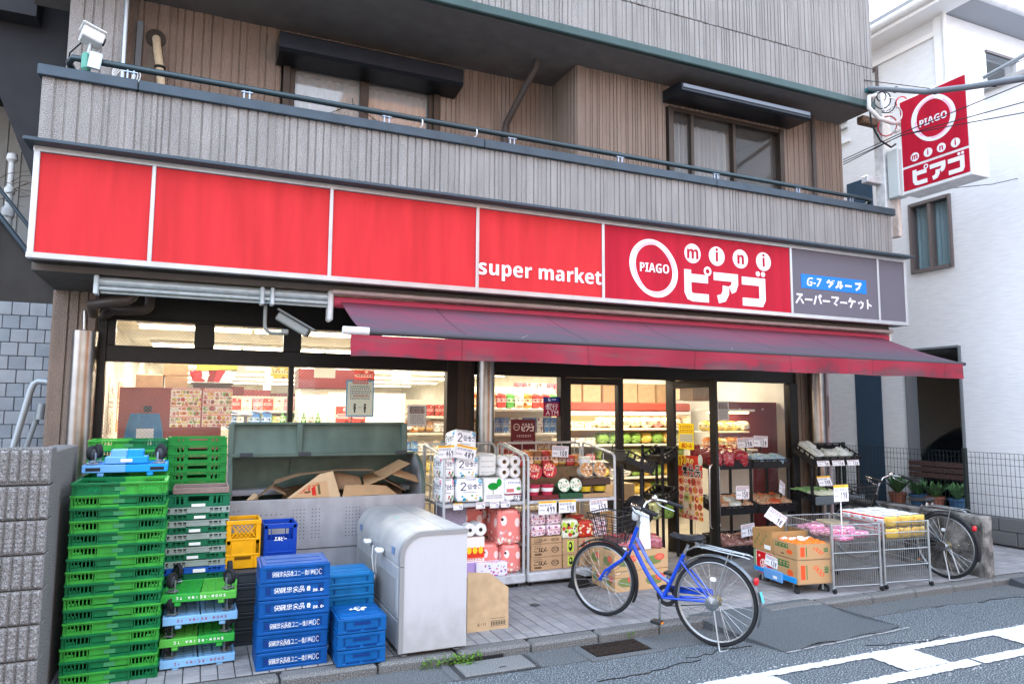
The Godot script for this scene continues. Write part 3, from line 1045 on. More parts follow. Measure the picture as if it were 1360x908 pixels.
func ringlogo(p: Node3D, c: Vector2, r: float, white: Material, pink: Material, xf: Transform3D) -> void:
	# two rounded triangles turned against each other, pale where one shows, pink where they cross
	var k := 96
	var shape := func(a: float, ph: float) -> Array:
		var o := 0.94 + 0.06 * cos(2.0 * (a - ph))
		return [o, o - 0.15 - 0.075 * cos(a - ph - 0.6)]
	var gw := G.new()
	var gp := G.new()
	var lens := []
	for q in k:
		var rr := []
		for e in 2:
			var a := TAU * (q + e) / k
			var s1: Array = shape.call(a, 2.2)
			var s2: Array = shape.call(a, -0.75)
			rr.append([maxf(s1[0], s2[0]), minf(s1[1], s2[1]), minf(s1[0], s2[0]), maxf(s1[1], s2[1]), P(cos(a), sin(a)) * r])
		for m in 3:
			var quad := []
			for e in [0, 1]:
				var d: Array = rr[e]
				var lo: float = [d[2] - 0.04, d[1], d[1] + 0.02][m]
				var hi: float = [d[0], d[2] - 0.04, d[1] + 0.075][m]
				quad.append([lo, hi, d[4]])
			if m == 2 and absf(sin(TAU * q / k * 2.0 + 0.9)) < 0.5:
				if gp.v.size(): lens.append(gp)
				gp = G.new()
				continue
			var z1 := 0.0032 if m == 2 else 0.0025
			var f := func(e: int, h: int) -> Vector3:
				var w: Vector2 = c + quad[e][2] * quad[e][h]
				return xf * V(w.x, w.y, z1)
			(gp if m == 2 else gw).face(f.call(0, 0), f.call(0, 1), f.call(1, 1), f.call(1, 0))
	part(p, "logo_ring", gw, white)
	if gp.v.size(): lens.append(gp)
	for g in lens: part(p, "logo_ring", g, pink)
func sm(key: String) -> StandardMaterial3D:
	return mats[key]
# ---------------------------------------------------------------- awning, lamps, camera and pipes under the sign
func awning() -> void:
	var a := thing("awning", "faded dark red fabric awning stretched out over the shop entrance", "awning", Vector3.ZERO)
	var im := Pix.new(self, 1024, 160, lin(0.27, 0.10, 0.17))
	var r := rng(8)
	var nz := FastNoiseLite.new()
	nz.seed = 4
	nz.frequency = 0.008
	nz.fractal_octaves = 5
	for x in 1024:
		for y in 160:
			var e := nz.get_noise_2d(x * 0.55, y * 2.2) * 0.5 + 0.5
			var st := nz.get_noise_2d(x * 6.0 - y * 3.0, 300 + y * 0.5) * 0.5 + 0.5
			var g := clampf(0.12 + 1.05 * y / 160.0 + (e - 0.5) * 0.75 + (st - 0.5) * 0.7, 0, 1)
			var sd := 0.8 if (x + 40) % 170 < 3 else 1.0
			im.im.set_pixel(x, y, (lin(0.20, 0.045, 0.075) * sd).lerp(lin(0.078, 0.064, 0.082) * sd, g))
	var top := mt("awning_top", Color(1, 1, 1), 0.9, 0, {"tex": im.tex(), "backlight": Color(0.06, 0.015, 0.025)})
	im = Pix.new(self, 1024, 96, Color.WHITE)
	for x in 1024:
		for y in 96:
			var e := nz.get_noise_2d(x * 1.1 + 900.0, y * 1.2) * 0.5 + 0.5
			var st := nz.get_noise_2d(x * 5.0 + 500.0, y * 0.6) * 0.5 + 0.5
			var g := clampf((e - 0.40) * 3.2 + (st - 0.5) * 1.5, 0, 1) * smoothstep(-20.0, 95.0, y)
			var gr := clampf((nz.get_noise_2d(x * 0.8 - 400.0, y * 2.0) - 0.1) * 2.0, 0, 1)
			im.im.set_pixel(x, y, lin(0.26, 0.026, 0.046).lerp(lin(0.09, 0.05, 0.06), g * 0.85).lerp(lin(0.17, 0.075, 0.07), gr * 0.5) * (0.85 if (x + 40) % 170 < 2 else 1.0))
	var val := mt("awning_valance", Color(1, 1, 1), 0.9, 0, {"tex": im.tex(), "backlight": Color(0.08, 0.01, 0.02)})
	# roof fabric, sagging a little between arms
	for lay in 2:
		var rows := []
		for q in 11:
			var w := q / 10.0
			var row := []
			for k in 61:
				var s := k / 60.0
				var x := lerpf(1.09, 7.74, s)
				var sag := 0.03 * sin(w * PI) * (0.75 + 0.25 * sin(s * 19.0)) + 0.006 * sin(s * 41.0) * w * (1.2 - w)
				row.append(V(x, lerpf(2.665, 2.275, w) - sag - 0.004 * lay, lerpf(0.97, 2.0, w)))
			rows.append(row)
		rows.reverse()
		part(a, "canopy", G.new().sheet(rows, lay == 1), top)
	for lay in 2:
		var rows := []
		for q in 7:
			var w := q / 6.0
			var row := []
			for k in 141:
				var s := k / 140.0
				var x := lerpf(0.985, 7.70, s)
				row.append(V(x, lerpf(2.105, 2.262, w) + 0.004 * sin(s * 37.0) * (1 - w), 2.02 + (1 - w) * (0.016 * sin(s * 52.0) + 0.012 * sin(s * 23.0 + 1.0)) - 0.003 * lay))
			rows.append(row)
		part(a, "valance", G.new().sheet(rows, lay == 1), val)
	part(a, "front_bar", G.new().tube([V(0.95, 2.287, 2.0), V(7.76, 2.268, 2.0)], 0.02, 12), mt("bar_grey", Color(0.055, 0.05, 0.06), 0.6))
	part(a, "bar_sleeve", G.new().tube([V(0.93, 2.291, 2.004), V(1.12, 2.2905, 2.004)], 0.031, 14), mm("white_paint"))
	part(a, "roller", G.new().tube([V(1.03, 2.655, 0.95), V(7.86, 2.655, 0.95)], 0.05, 14), mt("fabric_roll", Color(0.4, 0.05, 0.09), 0.9))
	part(a, "cover", G.new().cham(V(4.45, 2.735, 0.965), V(6.9, 0.04, 0.16), 0.012), mt("cover_pink", Color(0.55, 0.47, 0.46), 0.5, 0.2, {"noise": "soft", "scale": 1.0}))
	part(a, "end_plate", G.new().cham(V(1.0, 2.615, 0.95), V(0.045, 0.27, 0.13), 0.014), mm("white_paint"))
	part(a, "end_plate", G.new().cham(V(7.88, 2.68, 0.95), V(0.035, 0.15, 0.12), 0.012), mm("white_paint"))
	for x in [2.3, 4.5, 6.7]:
		part(a, "folding_arm", G.new().tube([V(x, 2.60, 0.96), V(x + 0.55, 2.45, 1.42), V(x, 2.262, 1.98)], 0.018, 8), mm("zinc"))
	# tubes under the soffit left of it
	var t := thing("awning_rail", "pale blue metal rail and tubes fixed under the sign at left", "rail")
	var bl := mt("pale_blue_metal", Color(0.52, 0.60, 0.64), 0.42, 0.35, {"noise": "blotch", "scale": 1.5})
	part(t, "tube", G.new().tube([V(-0.77, 2.692, 0.96), V(0.98, 2.692, 0.96)], 0.036, 14), bl)
	part(t, "tube", G.new().tube([V(-0.75, 2.638, 0.98), V(0.98, 2.638, 0.98)], 0.018, 10), bl)
	part(t, "tube", G.new().tube([V(-0.74, 2.612, 0.95), V(0.98, 2.612, 0.95)], 0.012, 8), bl)
	for x in [-0.765, 0.44, 0.52]:
		part(t, "bracket", G.new().cham(V(x, 2.66, 0.965), V(0.035, 0.15, 0.10), 0.008), bl)
	# security camera on its bent arm
	var c := thing("security_camera", "grey security camera on a bent arm under the sign", "security camera")
	var arm := [V(0.475, 2.65, 0.9), V(0.475, 2.46, 0.9)]
	arm.append_array(arc(V(0.535, 2.42, 0.92), Vector3.LEFT, Vector3.DOWN, 0.06, 0, PI / 2, 5))
	arm.append(V(0.63, 2.36, 0.94))
	part(c, "arm", G.new().tube(arm, 0.016, 10), mt("camera_grey", Color(0.22, 0.235, 0.225), 0.45, 0.2, {"noise": "soft", "scale": 4.0}))
	var b := Basis.from_euler(V(0, deg_to_rad(-18), deg_to_rad(-30)))
	var cc := V(0.70, 2.435, 0.96)
	part(c, "housing", G.new().cham(cc, V(0.30, 0.075, 0.09), 0.012, b), mm("camera_grey"))
	part(c, "sun_hood", G.new().cham(cc + b * V(0.01, 0.05, 0), V(0.36, 0.018, 0.12), 0.006, b), mt("hood", Color(0.14, 0.145, 0.14), 0.5))
	part(c, "lens", G.new().tube([cc + b * V(0.14, 0, 0), cc + b * V(0.156, 0, 0)], 0.028, 14), mm("black_plastic"))
	part(c, "bracket", G.new().cham(V(0.635, 2.372, 0.945), V(0.06, 0.045, 0.05), 0.008), mm("camera_grey"))
	# thick brown pipe bends by the left column
	var d := thing("drain_pipe", "thick dark brown pipe bends under the sign's left end", "pipe")
	var br := mt("pipe_brown", Color(0.05, 0.038, 0.033), 0.4)
	var pts := [V(-0.52, 2.76, 0.88), V(-0.52, 2.66, 0.88)]
	pts.append_array(arc(V(-0.59, 2.64, 0.86), Vector3.RIGHT, Vector3.DOWN, 0.07, 0.2, PI / 2, 5))
	pts.append_array([V(-0.82, 2.54, 0.72), V(-0.86, 2.52, 0.3)])
	part(d, "bend", G.new().tube(pts, 0.042, 12), br)
	pts = [V(-0.42, 2.76, 0.55), V(-0.42, 2.62, 0.55)]
	pts.append_array(arc(V(-0.48, 2.60, 0.55), Vector3.RIGHT, Vector3.DOWN, 0.06, 0.2, PI / 2, 5))
	pts.append_array([V(-0.7, 2.53, 0.5), V(-0.8, 2.53, 0.1)])
	part(d, "bend", G.new().tube(pts, 0.04, 12), br)
# ---------------------------------------------------------------- first floor fittings
func upper_floor() -> void:
	var blind := mt("curtain", Color(0.20, 0.195, 0.19), 0.9, 0, {"backlight": Color(0.3, 0.3, 0.3)})
	var wn := [[0.62, 2.26, 3.98, 5.25, 0.0], [4.86, 6.62, 3.95, 5.28, 0.58]]
	for k in 2:
		var q: Array = wn[k]
		var x0: float = q[0]
		var x1: float = q[1]
		var z: float = q[4]
		var w := part(shop, "balcony_window", G.new(), mm("frame_brown"))
		var g := G.new()
		bar(g, x0, x0 + 0.07, q[2], q[3], z - 0.1, z + 0.04)
		bar(g, x1 - 0.07, x1, q[2], q[3], z - 0.1, z + 0.04)
		bar(g, x0 + 0.07, x1 - 0.07, q[3] - 0.05, q[3], z - 0.1, z + 0.03)
		var xm := (x0 + x1) / 2
		if k == 0:
			bar(g, xm - 0.045, xm + 0.045, q[2], q[3] - 0.05, z - 0.06, z + 0.02)
			bar(g, x0 + 0.07, x0 + 0.12, q[2], q[3] - 0.05, z - 0.07, z + 0.01)
			bar(g, x1 - 0.12, x1 - 0.07, q[2], q[3] - 0.05, z - 0.07, z + 0.01)
		else:
			for xx in [x0 + 0.35, x0 + 0.98]: bar(g, xx - 0.022, xx + 0.022, q[2], q[3] - 0.05, z - 0.06, z + 0.02)
		w.mesh = g.mesh()
		pane(w, x0 + 0.07, xm, q[2], q[3] - 0.05, z - 0.03, "glass_coated" if k == 0 else "glass")
		pane(w, xm, x1 - 0.07, q[2], q[3] - 0.05, z - 0.05, "glass_coated" if k == 0 else "glass")
		# room behind with pleated curtains
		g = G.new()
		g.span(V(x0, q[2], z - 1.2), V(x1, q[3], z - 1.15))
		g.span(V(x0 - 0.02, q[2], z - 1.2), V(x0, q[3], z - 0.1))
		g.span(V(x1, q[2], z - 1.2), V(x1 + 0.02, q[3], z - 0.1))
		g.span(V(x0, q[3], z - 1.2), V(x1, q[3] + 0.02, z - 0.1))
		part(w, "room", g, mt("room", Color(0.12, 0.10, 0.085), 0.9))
		var rows := []
		var cw := [x0 + 0.07, x1 - (0.07 if k == 0 else 0.55)]
		for yy in [q[2], q[3] - 0.05]:
			var row := []
			for j in 121:
				var s := j / 120.0
				row.append(V(lerpf(cw[0], cw[1], s), yy, z - 0.24 + 0.022 * sin(s * 95.0 + 1.5 * sin(s * 21.0))))
			rows.append(row)
		part(w, "curtain", G.new().sheet(rows), blind)
		# shutter box
		var sx0: float = x0 - 0.07
		var sx1: float = x1 + (0.17 if k == 0 else 0.10)
		g = G.new()
		var pr := PackedVector2Array([P(0, -0.144), P(0.27, -0.12), P(0.30, -0.09), P(0.30, 0.05), P(0.27, 0.08), P(0, 0.094)])
		if k == 1: pr = PackedVector2Array([P(0, -0.075), P(0.33, -0.09), P(0.36, -0.07), P(0.36, 0.0), P(0.32, 0.035), P(0, 0.06)])
		var bx := Basis(V(0, 0, 1), Vector3.UP, V(-1, 0, 0))
		g.prism(pr, -(sx1 - sx0) / 2, (sx1 - sx0) / 2, Transform3D(bx, V((sx0 + sx1) / 2, q[3] + (0.04 if k == 0 else 0.105), z + 0.02)))
		part(shop, "shutter_box", g, mt("shutter", Color(0.022, 0.025, 0.031), 0.3, 0.4, {"noise": "soft", "scale": 1.5}))
	if true:
		part(shop, "shutter_trim", G.new().cham(V(5.755, 5.365, 0.965), V(1.9, 0.05, 0.012), 0.01), mt("pale_trim", Color(0.10, 0.11, 0.13), 0.35, 0.5))
	# rain pipe bending out of the soffit
	part(shop, "rain_pipe", G.new().tube([V(3.02, 3.6, 0.06), V(3.02, 4.85, 0.06), V(3.03, 4.95, 0.08), V(3.16, 5.35, 0.42), V(3.20, 5.44, 0.48), V(3.21, 5.54, 0.5)], 0.036, 10), mt("pipe_dark", Color(0.06, 0.05, 0.046), 0.5))
	part(shop, "rain_pipe", G.new().tube([V(7.08, 3.6, 0.65), V(7.08, 5.54, 0.65)], 0.03, 10), mm("pipe_dark"))
	# wrapped hose hanging from a hole in the wall
	var h := thing("wrapped_pipe", "beige wrapped air conditioner pipe hanging from a wall hole", "pipe")
	part(h, "pipe", G.new().tube([V(-0.53, 5.17, 0.0), V(-0.52, 5.15, 0.08), V(-0.50, 5.0, 0.15), V(-0.46, 4.75, 0.17), V(-0.44, 4.5, 0.2), V(-0.39, 4.2, 0.24), V(-0.37, 3.6, 0.25)], 0.036, 10), mt("hose_beige", Color(0.55, 0.44, 0.3), 0.8, 0, {"noise": "blotch", "scale": 6.0}))
	part(h, "collar", G.new().lathe([P(0.0, 0.0), P(0.085, 0.0), P(0.085, 0.02), P(0, 0.02)], 18, V(-0.53, 5.18, 0.012), Basis(Vector3.RIGHT, PI / 2)), mm("frame_brown"))
	part(h, "clamp", G.new().tube(arc(V(-0.472, 4.84, 0.165), Vector3.RIGHT, Vector3.BACK, 0.04, 0, TAU, 12), 0.012, 6), mm("black_plastic"))
	var p2 := thing("service_conduit", "grey upright conduit with coiled white cable behind the balcony rail", "conduit")
	part(p2, "conduit", G.new().cham(V(-0.66, 4.45, 0.05), V(0.05, 1.7, 0.05), 0.006), mm("cable_grey"))
	part(p2, "post", G.new().tube([V(-0.735, 3.6, 0.46), V(-0.735, 5.3, 0.46)], 0.018, 8), mm("zinc"))
	for k in 4:
		part(p2, "cable_coil", G.new().tube(arc(V(-0.72 + 0.012 * k, 4.52 - 0.01 * k, 0.62), V(1, 0.15 * k, 0), Vector3.UP, 0.075 + 0.008 * k, 0, TAU, 20), 0.005, 6, true), mm("cable_pale"))
	# camera clamped to the handrail
	var c := thing("rail_camera", "small white boxy camera clamped to the left end of the balcony handrail", "security camera")
	var b := Basis.from_euler(V(deg_to_rad(-8), deg_to_rad(20), deg_to_rad(-14)))
	part(c, "body", G.new().cham(V(-0.90, 4.60, 1.02), V(0.15, 0.095, 0.13), 0.01, b), mm("white_paint"))
	part(c, "visor", G.new().cham(V(-0.895, 4.652, 1.025), V(0.17, 0.012, 0.15), 0.004, b), mm("white_paint"))
	part(c, "lens", G.new().tube([V(-0.9, 4.6, 1.02) + b * V(0.07, 0, 0.02), V(-0.9, 4.6, 1.02) + b * V(0.09, 0, 0.02)], 0.03, 12), mm("black_plastic"))
	part(c, "clamp", G.new().cham(V(-0.93, 4.40, 1.0), V(0.06, 0.15, 0.09), 0.02), mt("clamp_green", Color(0.1, 0.3, 0.24), 0.5))
	part(c, "plate", G.new().cham(V(-0.865, 4.41, 1.045), V(0.09, 0.14, 0.02), 0.006, Basis(Vector3.BACK, -0.12)), mm("zinc"))
	part(c, "neck", G.new().tube([V(-0.92, 4.47, 1.0), V(-0.905, 4.56, 1.01)], 0.014, 8), mm("zinc"))
	part(c, "cable", G.new().tube([V(-0.97, 4.57, 0.98), V(-1.06, 4.5, 0.9), V(-1.1, 4.44, 0.7), V(-1.12, 4.36, 0.45)], 0.006, 6), mm("cable"))
	# hangers and pegs on the rail
	var hg := thing("clothes_hanger", "dark wire clothes hanger before the left balcony window", "clothes hanger")
	part(hg, "hanger", G.new().tube([V(1.28, 4.86, 0.2), V(1.29, 4.80, 0.2), V(1.05, 4.66, 0.2), V(1.55, 4.66, 0.2), V(1.29, 4.80, 0.2)], 0.006, 6), mm("cable"))
	var pg := [1.66, 2.2]
	for k in 2:
		one("rail_clip", "white plastic clip hooked on the balcony rail, " + ["by the window", "right of the window"][k], "clip", G.new().tube(arc(V(pg[k] + 0.12, 4.375, 1.0), Vector3.UP, Vector3.BACK, 0.036, -1.0, 4.0, 12), 0.006, 6), mm("white"))
# ---------------------------------------------------------------- building across the street (seen in the window panes)
func opposite() -> void:
	var o := thing("opposite_building", "tall orange brick building across the street, mirrored in the balcony window", "building")
	part(o, "wall", G.new().span(V(4.2, 0, 14.0), V(10, 13, 22)), mt("orange_brick", Color(0.62, 0.24, 0.06), 0.85, 0, {"noise": "blotch", "bump": "n_grain", "scale": 0.8}))
	var wm := G.new().cham(Vector3.ZERO, V(1.3, 1.2, 0.06), 0.02).mesh()
	for fl in 3:
		for k in 2: part(o, "window", wm, mt("opp_glass", Color(0.12, 0.14, 0.16), 0.1, 0), V(5.6 + k * 2.9, 2.4 + fl * 2.9, 13.98))
	for q in 3:
		var p := thing("opposite_house", ["low pale house across the street, left of the orange building", "low brown house across the street, far left", "low grey house across the street, right of the orange building"][q], "house")
		var x: float = [-7.0, -17.0, 12.0][q]
		part(p, "wall", G.new().span(V(x, 0, 14.0), V(x + 9, 5.2, 21)), [mm("white_paint"), mm("card"), mm("siding")][q])
		part(p, "roof", G.new().prism(PackedVector2Array([P(-0.4, 5.2), P(9.4, 5.2), P(4.5, 7.6)]), 13.7, 21.3, Transform3D(Basis.IDENTITY, V(x, 0, 0))), mm("roof_dark"))
		for k in 2: part(p, "window", wm, mm("opp_glass"), V(x + 2.2 + k * 4.0, 3.2, 13.98))
# ---------------------------------------------------------------- the sign standing out over the street
func projecting_sign() -> void:
	var s := thing("projecting_sign", "red and white box sign projecting over the street from the shop's corner", "sign")
	var x := 8.0
	var z0 := 1.20
	var z1 := 2.04
	var y0 := 4.47
	var y1 := 5.65
	# face looks towards -x; its own x axis runs towards the street
	var xf := Transform3D(Basis(V(0, 0, 1), Vector3.UP, V(-1, 0, 0)), V(x - 0.004, y0, z0))
	part(s, "casing", G.new().cham(V(x + 0.15, (y0 + y1) / 2, (z0 + z1) / 2), V(0.30, y1 - y0 + 0.04, z1 - z0 + 0.05), 0.008), mm("white_paint"))
	var crim := mm("sign_crimson")
	var white := mm("sign_white")
	var g := G.new()
	g.span(V(x - 0.004, y0 + 0.33, z0), V(x, y1, z1))
	g.span(V(x - 0.004, y0 + 0.02, z0), V(x, y0 + 0.30, z1))
	part(s, "panel", g, crim)
	xf.origin.x = x - 0.005
	ringlogo(s, P(0.43, 0.82), 0.30, white, mm("sign_pink"), xf)
	letters(s, "lettering", "PIAGO", 0.118, 1.0, white, xf * V(0.43, 0.80, 0.004), xf.basis)
	mini_discs(s, [0.17, 0.345, 0.515, 0.69], 0.415, 0.055, white, crim, xf)
	logo_kana(s, 0.20, white, xf * Transform3D(Basis.IDENTITY, V(0.13, 0.05, 0)), 0.004)
	# post and arms that hold it to the building
	var st := mt("sign_post", Color(0.6, 0.61, 0.62), 0.5, 0.1, {"noise": "blotch", "scale": 1.4})
	part(s, "post", G.new().cham(V(8.0, 4.95, 0.92), V(0.15, 2.0, 0.15), 0.01), st)
	part(s, "lower_box", G.new().cham(V(8.02, 4.75, 1.10), V(0.16, 0.62, 0.16), 0.01), mt("post_shade", Color(0.45, 0.48, 0.48), 0.5))
	part(s, "post", G.new().cham(V(8.06, 4.2, 1.02), V(0.06, 0.5, 0.12), 0.01), mt("rusty_white", Color(0.6, 0.5, 0.45), 0.6, 0, {"noise": "blotch", "scale": 2.0}))
	for y in [5.5, 4.7]: part(s, "arm", G.new().cham(V(7.84, y, 0.9), V(0.34, 0.09, 0.1), 0.008), st)
	part(s, "bracket", G.new().cham(V(7.72, 5.45, 0.95), V(0.3, 0.1, 0.1), 0.01), mt("rust", Color(0.3, 0.19, 0.12), 0.7, 0, {"noise": "grime", "scale": 4.0}))
# ---------------------------------------------------------------- inside the shop
func shelf_unit(label: String, x0: float, x1: float, z: float, deep: float, levels: Array, top: float, m: Material) -> Node3D:
	var s := thing("shop_shelf", label, "shelf", V((x0 + x1) / 2, 0, z))
	var w := x1 - x0
	part(s, "back_panel", G.new().span(V(-w / 2, PAVE, -deep / 2), V(w / 2, top, -deep / 2 + 0.02)), m)
	for sx in [-1.0, 1.0]: part(s, "upright", G.new().box(V(sx * (w / 2 - 0.015), top / 2 + 0.03, -deep / 2 + 0.04), V(0.03, top - 0.06, 0.04)), m)
	for y in levels: part(s, "board", G.new().cham(V(0, y - 0.02, 0), V(w - 0.004, 0.035, deep), 0.004), m)
	return s
var goods_mesh := {}
func goods_row(called: String, label: String, cat: String, kind: String, x0: float, x1: float, y: float, z: float, step: float, h: float, cols: Array, seed_: int) -> void:
	var r := rng(seed_)
	var x := x0
	var at := 0
	while x < x1 - step * 0.5:
		var key := "%s%.3f%.3f" % [kind, step, h]
		if not goods_mesh.has(key):
			var g := G.new()
			if kind == "box": g.cham(V(0, h / 2, 0), V(step * 0.9, h, 0.12), 0.003)
			elif kind == "bag": g.bag(V(0, h / 2, 0), V(step * 0.98, h, 0.1), 0.45, 3, 0.07)
			elif kind == "bottle": g.lathe([P(0, 0), P(step * 0.4, 0), P(step * 0.4, h * 0.65), P(step * 0.16, h * 0.85), P(step * 0.16, h), P(0, h)], 10)
			else: g.bag(V(0, h / 2, 0), V(step * 1.1, h, 0.2), 0.75, 5, 0.12)
			goods_mesh[key] = g.mesh()
		var m: Material = mm(cols[r.randi() % cols.size()])
		var o := part(self, called, goods_mesh[key], m, V(x + step / 2, y, z + r.randf_range(-0.02, 0.02)), ry(r.randf_range(-0.15, 0.15)))
		var full := "%s, %s" % [label, "leftmost" if at == 0 else ORD[mini(at, 20)] + " from left"]
		tag(o, full, cat, label)
		at += 1
		x += step
func interior() -> void:
	var cream := mt("wall_cream", Color(0.72, 0.70, 0.64), 0.85, 0, {"noise": "soft", "scale": 0.5})
	var ceil_m := mt("ceiling_cream", Color(0.76, 0.75, 0.70), 0.9, 0, {"noise": "soft", "scale": 0.5})
	var maroon := mt("maroon", Color(0.085, 0.016, 0.018), 0.5, 0, {"noise": "soft", "scale": 0.7})
	var brick_red := mt("board_red", Color(0.45, 0.085, 0.06), 0.6, 0, {"noise": "soft", "scale": 0.7})
	struct("shop_floor", G.new().span(V(-1.0, -0.1, -20.7), V(7.5, PAVE - 0.002, -0.06)), mt("lino", Color(0.55, 0.5, 0.42), 0.25, 0, {"noise": "soft", "scale": 0.6}))
	struct("shop_ceiling", G.new().span(V(-1.0, 2.66, -20.7), V(7.5, 2.84, -0.12)), ceil_m)
	struct("shop_wall", G.new().span(V(-1.015, 0.0, -20.7), V(-0.90, 2.655, -0.12)), cream)
	struct("shop_wall", G.new().span(V(7.34, 0.0, -20.7), V(7.49, 2.655, -0.12)), cream)
	struct("shop_wall", G.new().span(V(-0.9, 0.0, -20.75), V(7.34, 2.655, -20.5)), cream)
	# lamps
	var glow := mt("tube_light", Color(1, 1, 1), 0.5, 0, {"emit": Color(1.0, 0.94, 0.80), "energy": 3.2})
	var k := 0
	for z in [-1.25, -3.6, -6.0, -8.6, -11.2, -14.0, -17.0]:
		for c in 2:
			var cx: float = [1.1, 5.0][c]
			var l := thing("ceiling_light", "long fluorescent ceiling light, row %s back, on the %s side of the shop" % [["nearest the window", "second", "third", "fourth", "fifth", "sixth", "farthest"][k], ["left", "right"][c]], "ceiling light", V(cx, 2.655, z), 0.0, "fluorescent ceiling lights of the shop")
			part(l, "housing", G.new().cham(V(0, -0.02, 0), V(3.5, 0.035, 0.12), 0.006), mm("white"))
			for q in 3: part(l, "light_tube", G.new().tube([V(-1.72 + q * 1.16, -0.062, 0), V(-0.6 + q * 1.16, -0.062, 0)], 0.02, 8), glow)
			var a := AreaLight3D.new()
			a.name = "light"
			a.area_size = P(3.4, 0.06)
			a.light_color = Color(1.0, 0.955, 0.86)
			a.light_energy = 4.6
			a.area_normalize_energy = true
			a.shadow_enabled = true
			a.position = V(0, -0.088, 0)
			a.rotation.x = -PI / 2
			l.add_child(a)
		k += 1
	# panel and pillar with maroon bands
	var p := thing("pillar", "cream pillar with a maroon band, behind the left window", "pillar", V(1.75, 0, -4.2))
	part(p, "shaft", G.new().cham(V(0, 1.36, 0), V(0.75, 2.56, 0.5), 0.01), cream)
	part(p, "band", G.new().cham(V(0.1, 2.2, 0.06), V(1.0, 0.3, 0.5), 0.01), maroon)
	p = thing("wall_band", "maroon band round the far end of the shop", "wall band", V(2, 0, -20.4))
	for q in 3: part(p, "panel", G.new().cham(V(-1.6 + q * 2.3, 2.15, 0), V(1.6, 0.4, 0.06), 0.01), maroon)
	for q in 3: one("maroon_panel", "maroon panel hanging over the aisle, %s" % ["nearest the left window", "second along the aisle", "at the far end of the aisle"][q], "panel", G.new().cham(Vector3.ZERO, V(0.8, 0.28, 0.05), 0.01), maroon, V([0.35, 1.0, 2.1][q], 2.02, [-7.0, -9.0, -12.0][q]))
	# left corner: red board, hanging apron, cartons, basket
	part(thing("partition_board", "brick red board standing behind the left window", "board"), "board", G.new().cham(V(-0.25, 1.0, -0.62), V(0.92, 1.86, 0.03), 0.006), brick_red)
	var ap := thing("hanging_apron", "blue apron with a white paper hanging on the red board", "apron")
	var rows := []
	for q in 9:
		var row := []
		for c in 13:
			var s := c / 12.0 - 0.5
			var w := lerpf(0.36, 0.25, pow(q / 8.0, 3.0))
			row.append(V(-0.48 + s * w, 1.1 + q * 0.072, -0.575 + 0.018 * sin(c * 1.3 + q * 0.4)))
		rows.append(row)
	part(ap, "cloth", G.new().sheet(rows), mt("apron_blue", Color(0.045, 0.26, 0.52), 0.9, 0, {"noise": "soft", "scale": 3.0}))
	part(ap, "paper", G.new().box(V(-0.47, 1.42, -0.545), V(0.15, 0.22, 0.004)), mm("paper"))
	part(ap, "hook", G.new().cham(V(-0.46, 1.72, -0.585), V(0.07, 0.06, 0.03), 0.01), mm("black_plastic"))
	var tall := thing("stock_rack", "grey rack holding cartons and a basket, behind the red board", "rack", V(0, 0, -1.5))
	part(tall, "board", G.new().cham(V(-0.1, 1.66, 0), V(1.3, 0.03, 0.5), 0.005), mm("zinc"))
	for sx in [-0.7, 0.5]: part(tall, "upright", G.new().box(V(sx, 0.86, -0.2), V(0.04, 1.58, 0.04)), mm("zinc"))
	var cb := [[-0.52, 1.675, 0.26, 0.22], [-0.25, 1.675, 0.26, 0.2], [-0.5, 1.897, 0.26, 0.19], [-0.24, 1.877, 0.22, 0.2], [0.0, 1.675, 0.24, 0.16], [-0.25, 2.079, 0.24, 0.16]]
	for q in 6:
		one("carton", ["plain brown carton at the left end of the stock rack", "plain brown carton second along the stock rack", "brown carton on top of the rack's leftmost carton", "brown carton stacked beside the grey basket", "low brown carton under the grey basket", "small brown carton topmost on the stock rack"][q], "carton", G.new().cham(V(0, cb[q][3] / 2, 0), V(cb[q][2], cb[q][3], 0.3), 0.004), mm("card_pale"), V(cb[q][0], cb[q][1], -1.45))
	var bk := thing("shopping_basket", "grey shopping basket piled with red packets, behind the left window", "basket", V(0.12, 1.84, -1.35))
	var bp := PackedVector2Array([P(-0.16, 0), P(0.16, 0), P(0.2, 0.16), P(-0.2, 0.16)])
	part(bk, "body", G.new().prism(bp, -0.14, 0.14), mt("basket_grey", Color(0.16, 0.17, 0.16), 0.6))
	part(bk, "rim", G.new().cham(V(0, 0.165, 0), V(0.44, 0.02, 0.32), 0.006), mm("basket_grey"))
	for q in 5:
		one("snack_packet", "packet sticking out of the grey basket, %s from the left" % ["first", "second", "third", "fourth", "fifth"][q], "packet", G.new().bag(Vector3.ZERO, V(0.14, 0.2, 0.05), 0.4, q, 0.05), [mt("packet_red", Color(0.5, 0.05, 0.06), 0.3), mm("white"), mt("packet_dark", Color(0.25, 0.03, 0.03), 0.3)][q % 3], V(-0.02 + q * 0.07, 2.07 + 0.012 * (q % 2), -1.32), Basis(Vector3.BACK, 0.5 - q * 0.25), "red packets in the grey basket")
	one("yellow_box", "yellow and green box on top of the basket's packets", "box", G.new().cham(Vector3.ZERO, V(0.42, 0.12, 0.25), 0.004), mt("box_yellow", Color(0.5, 0.5, 0.1), 0.5), V(0.16, 2.21, -1.42), Basis(Vector3.BACK, 0.06))
	# flyers and notices on the glass
	var fly := flyer(7, false)
	part(thing("price_flyer", "left flyer crowded with food pictures, stuck inside the left window", "flyer"), "sheet", G.new().box(V(-0.115, 1.735, -0.03), V(0.255, 0.36, 0.003)), mt("flyer1", Color.WHITE, 0.6, 0, {"tex": fly}))
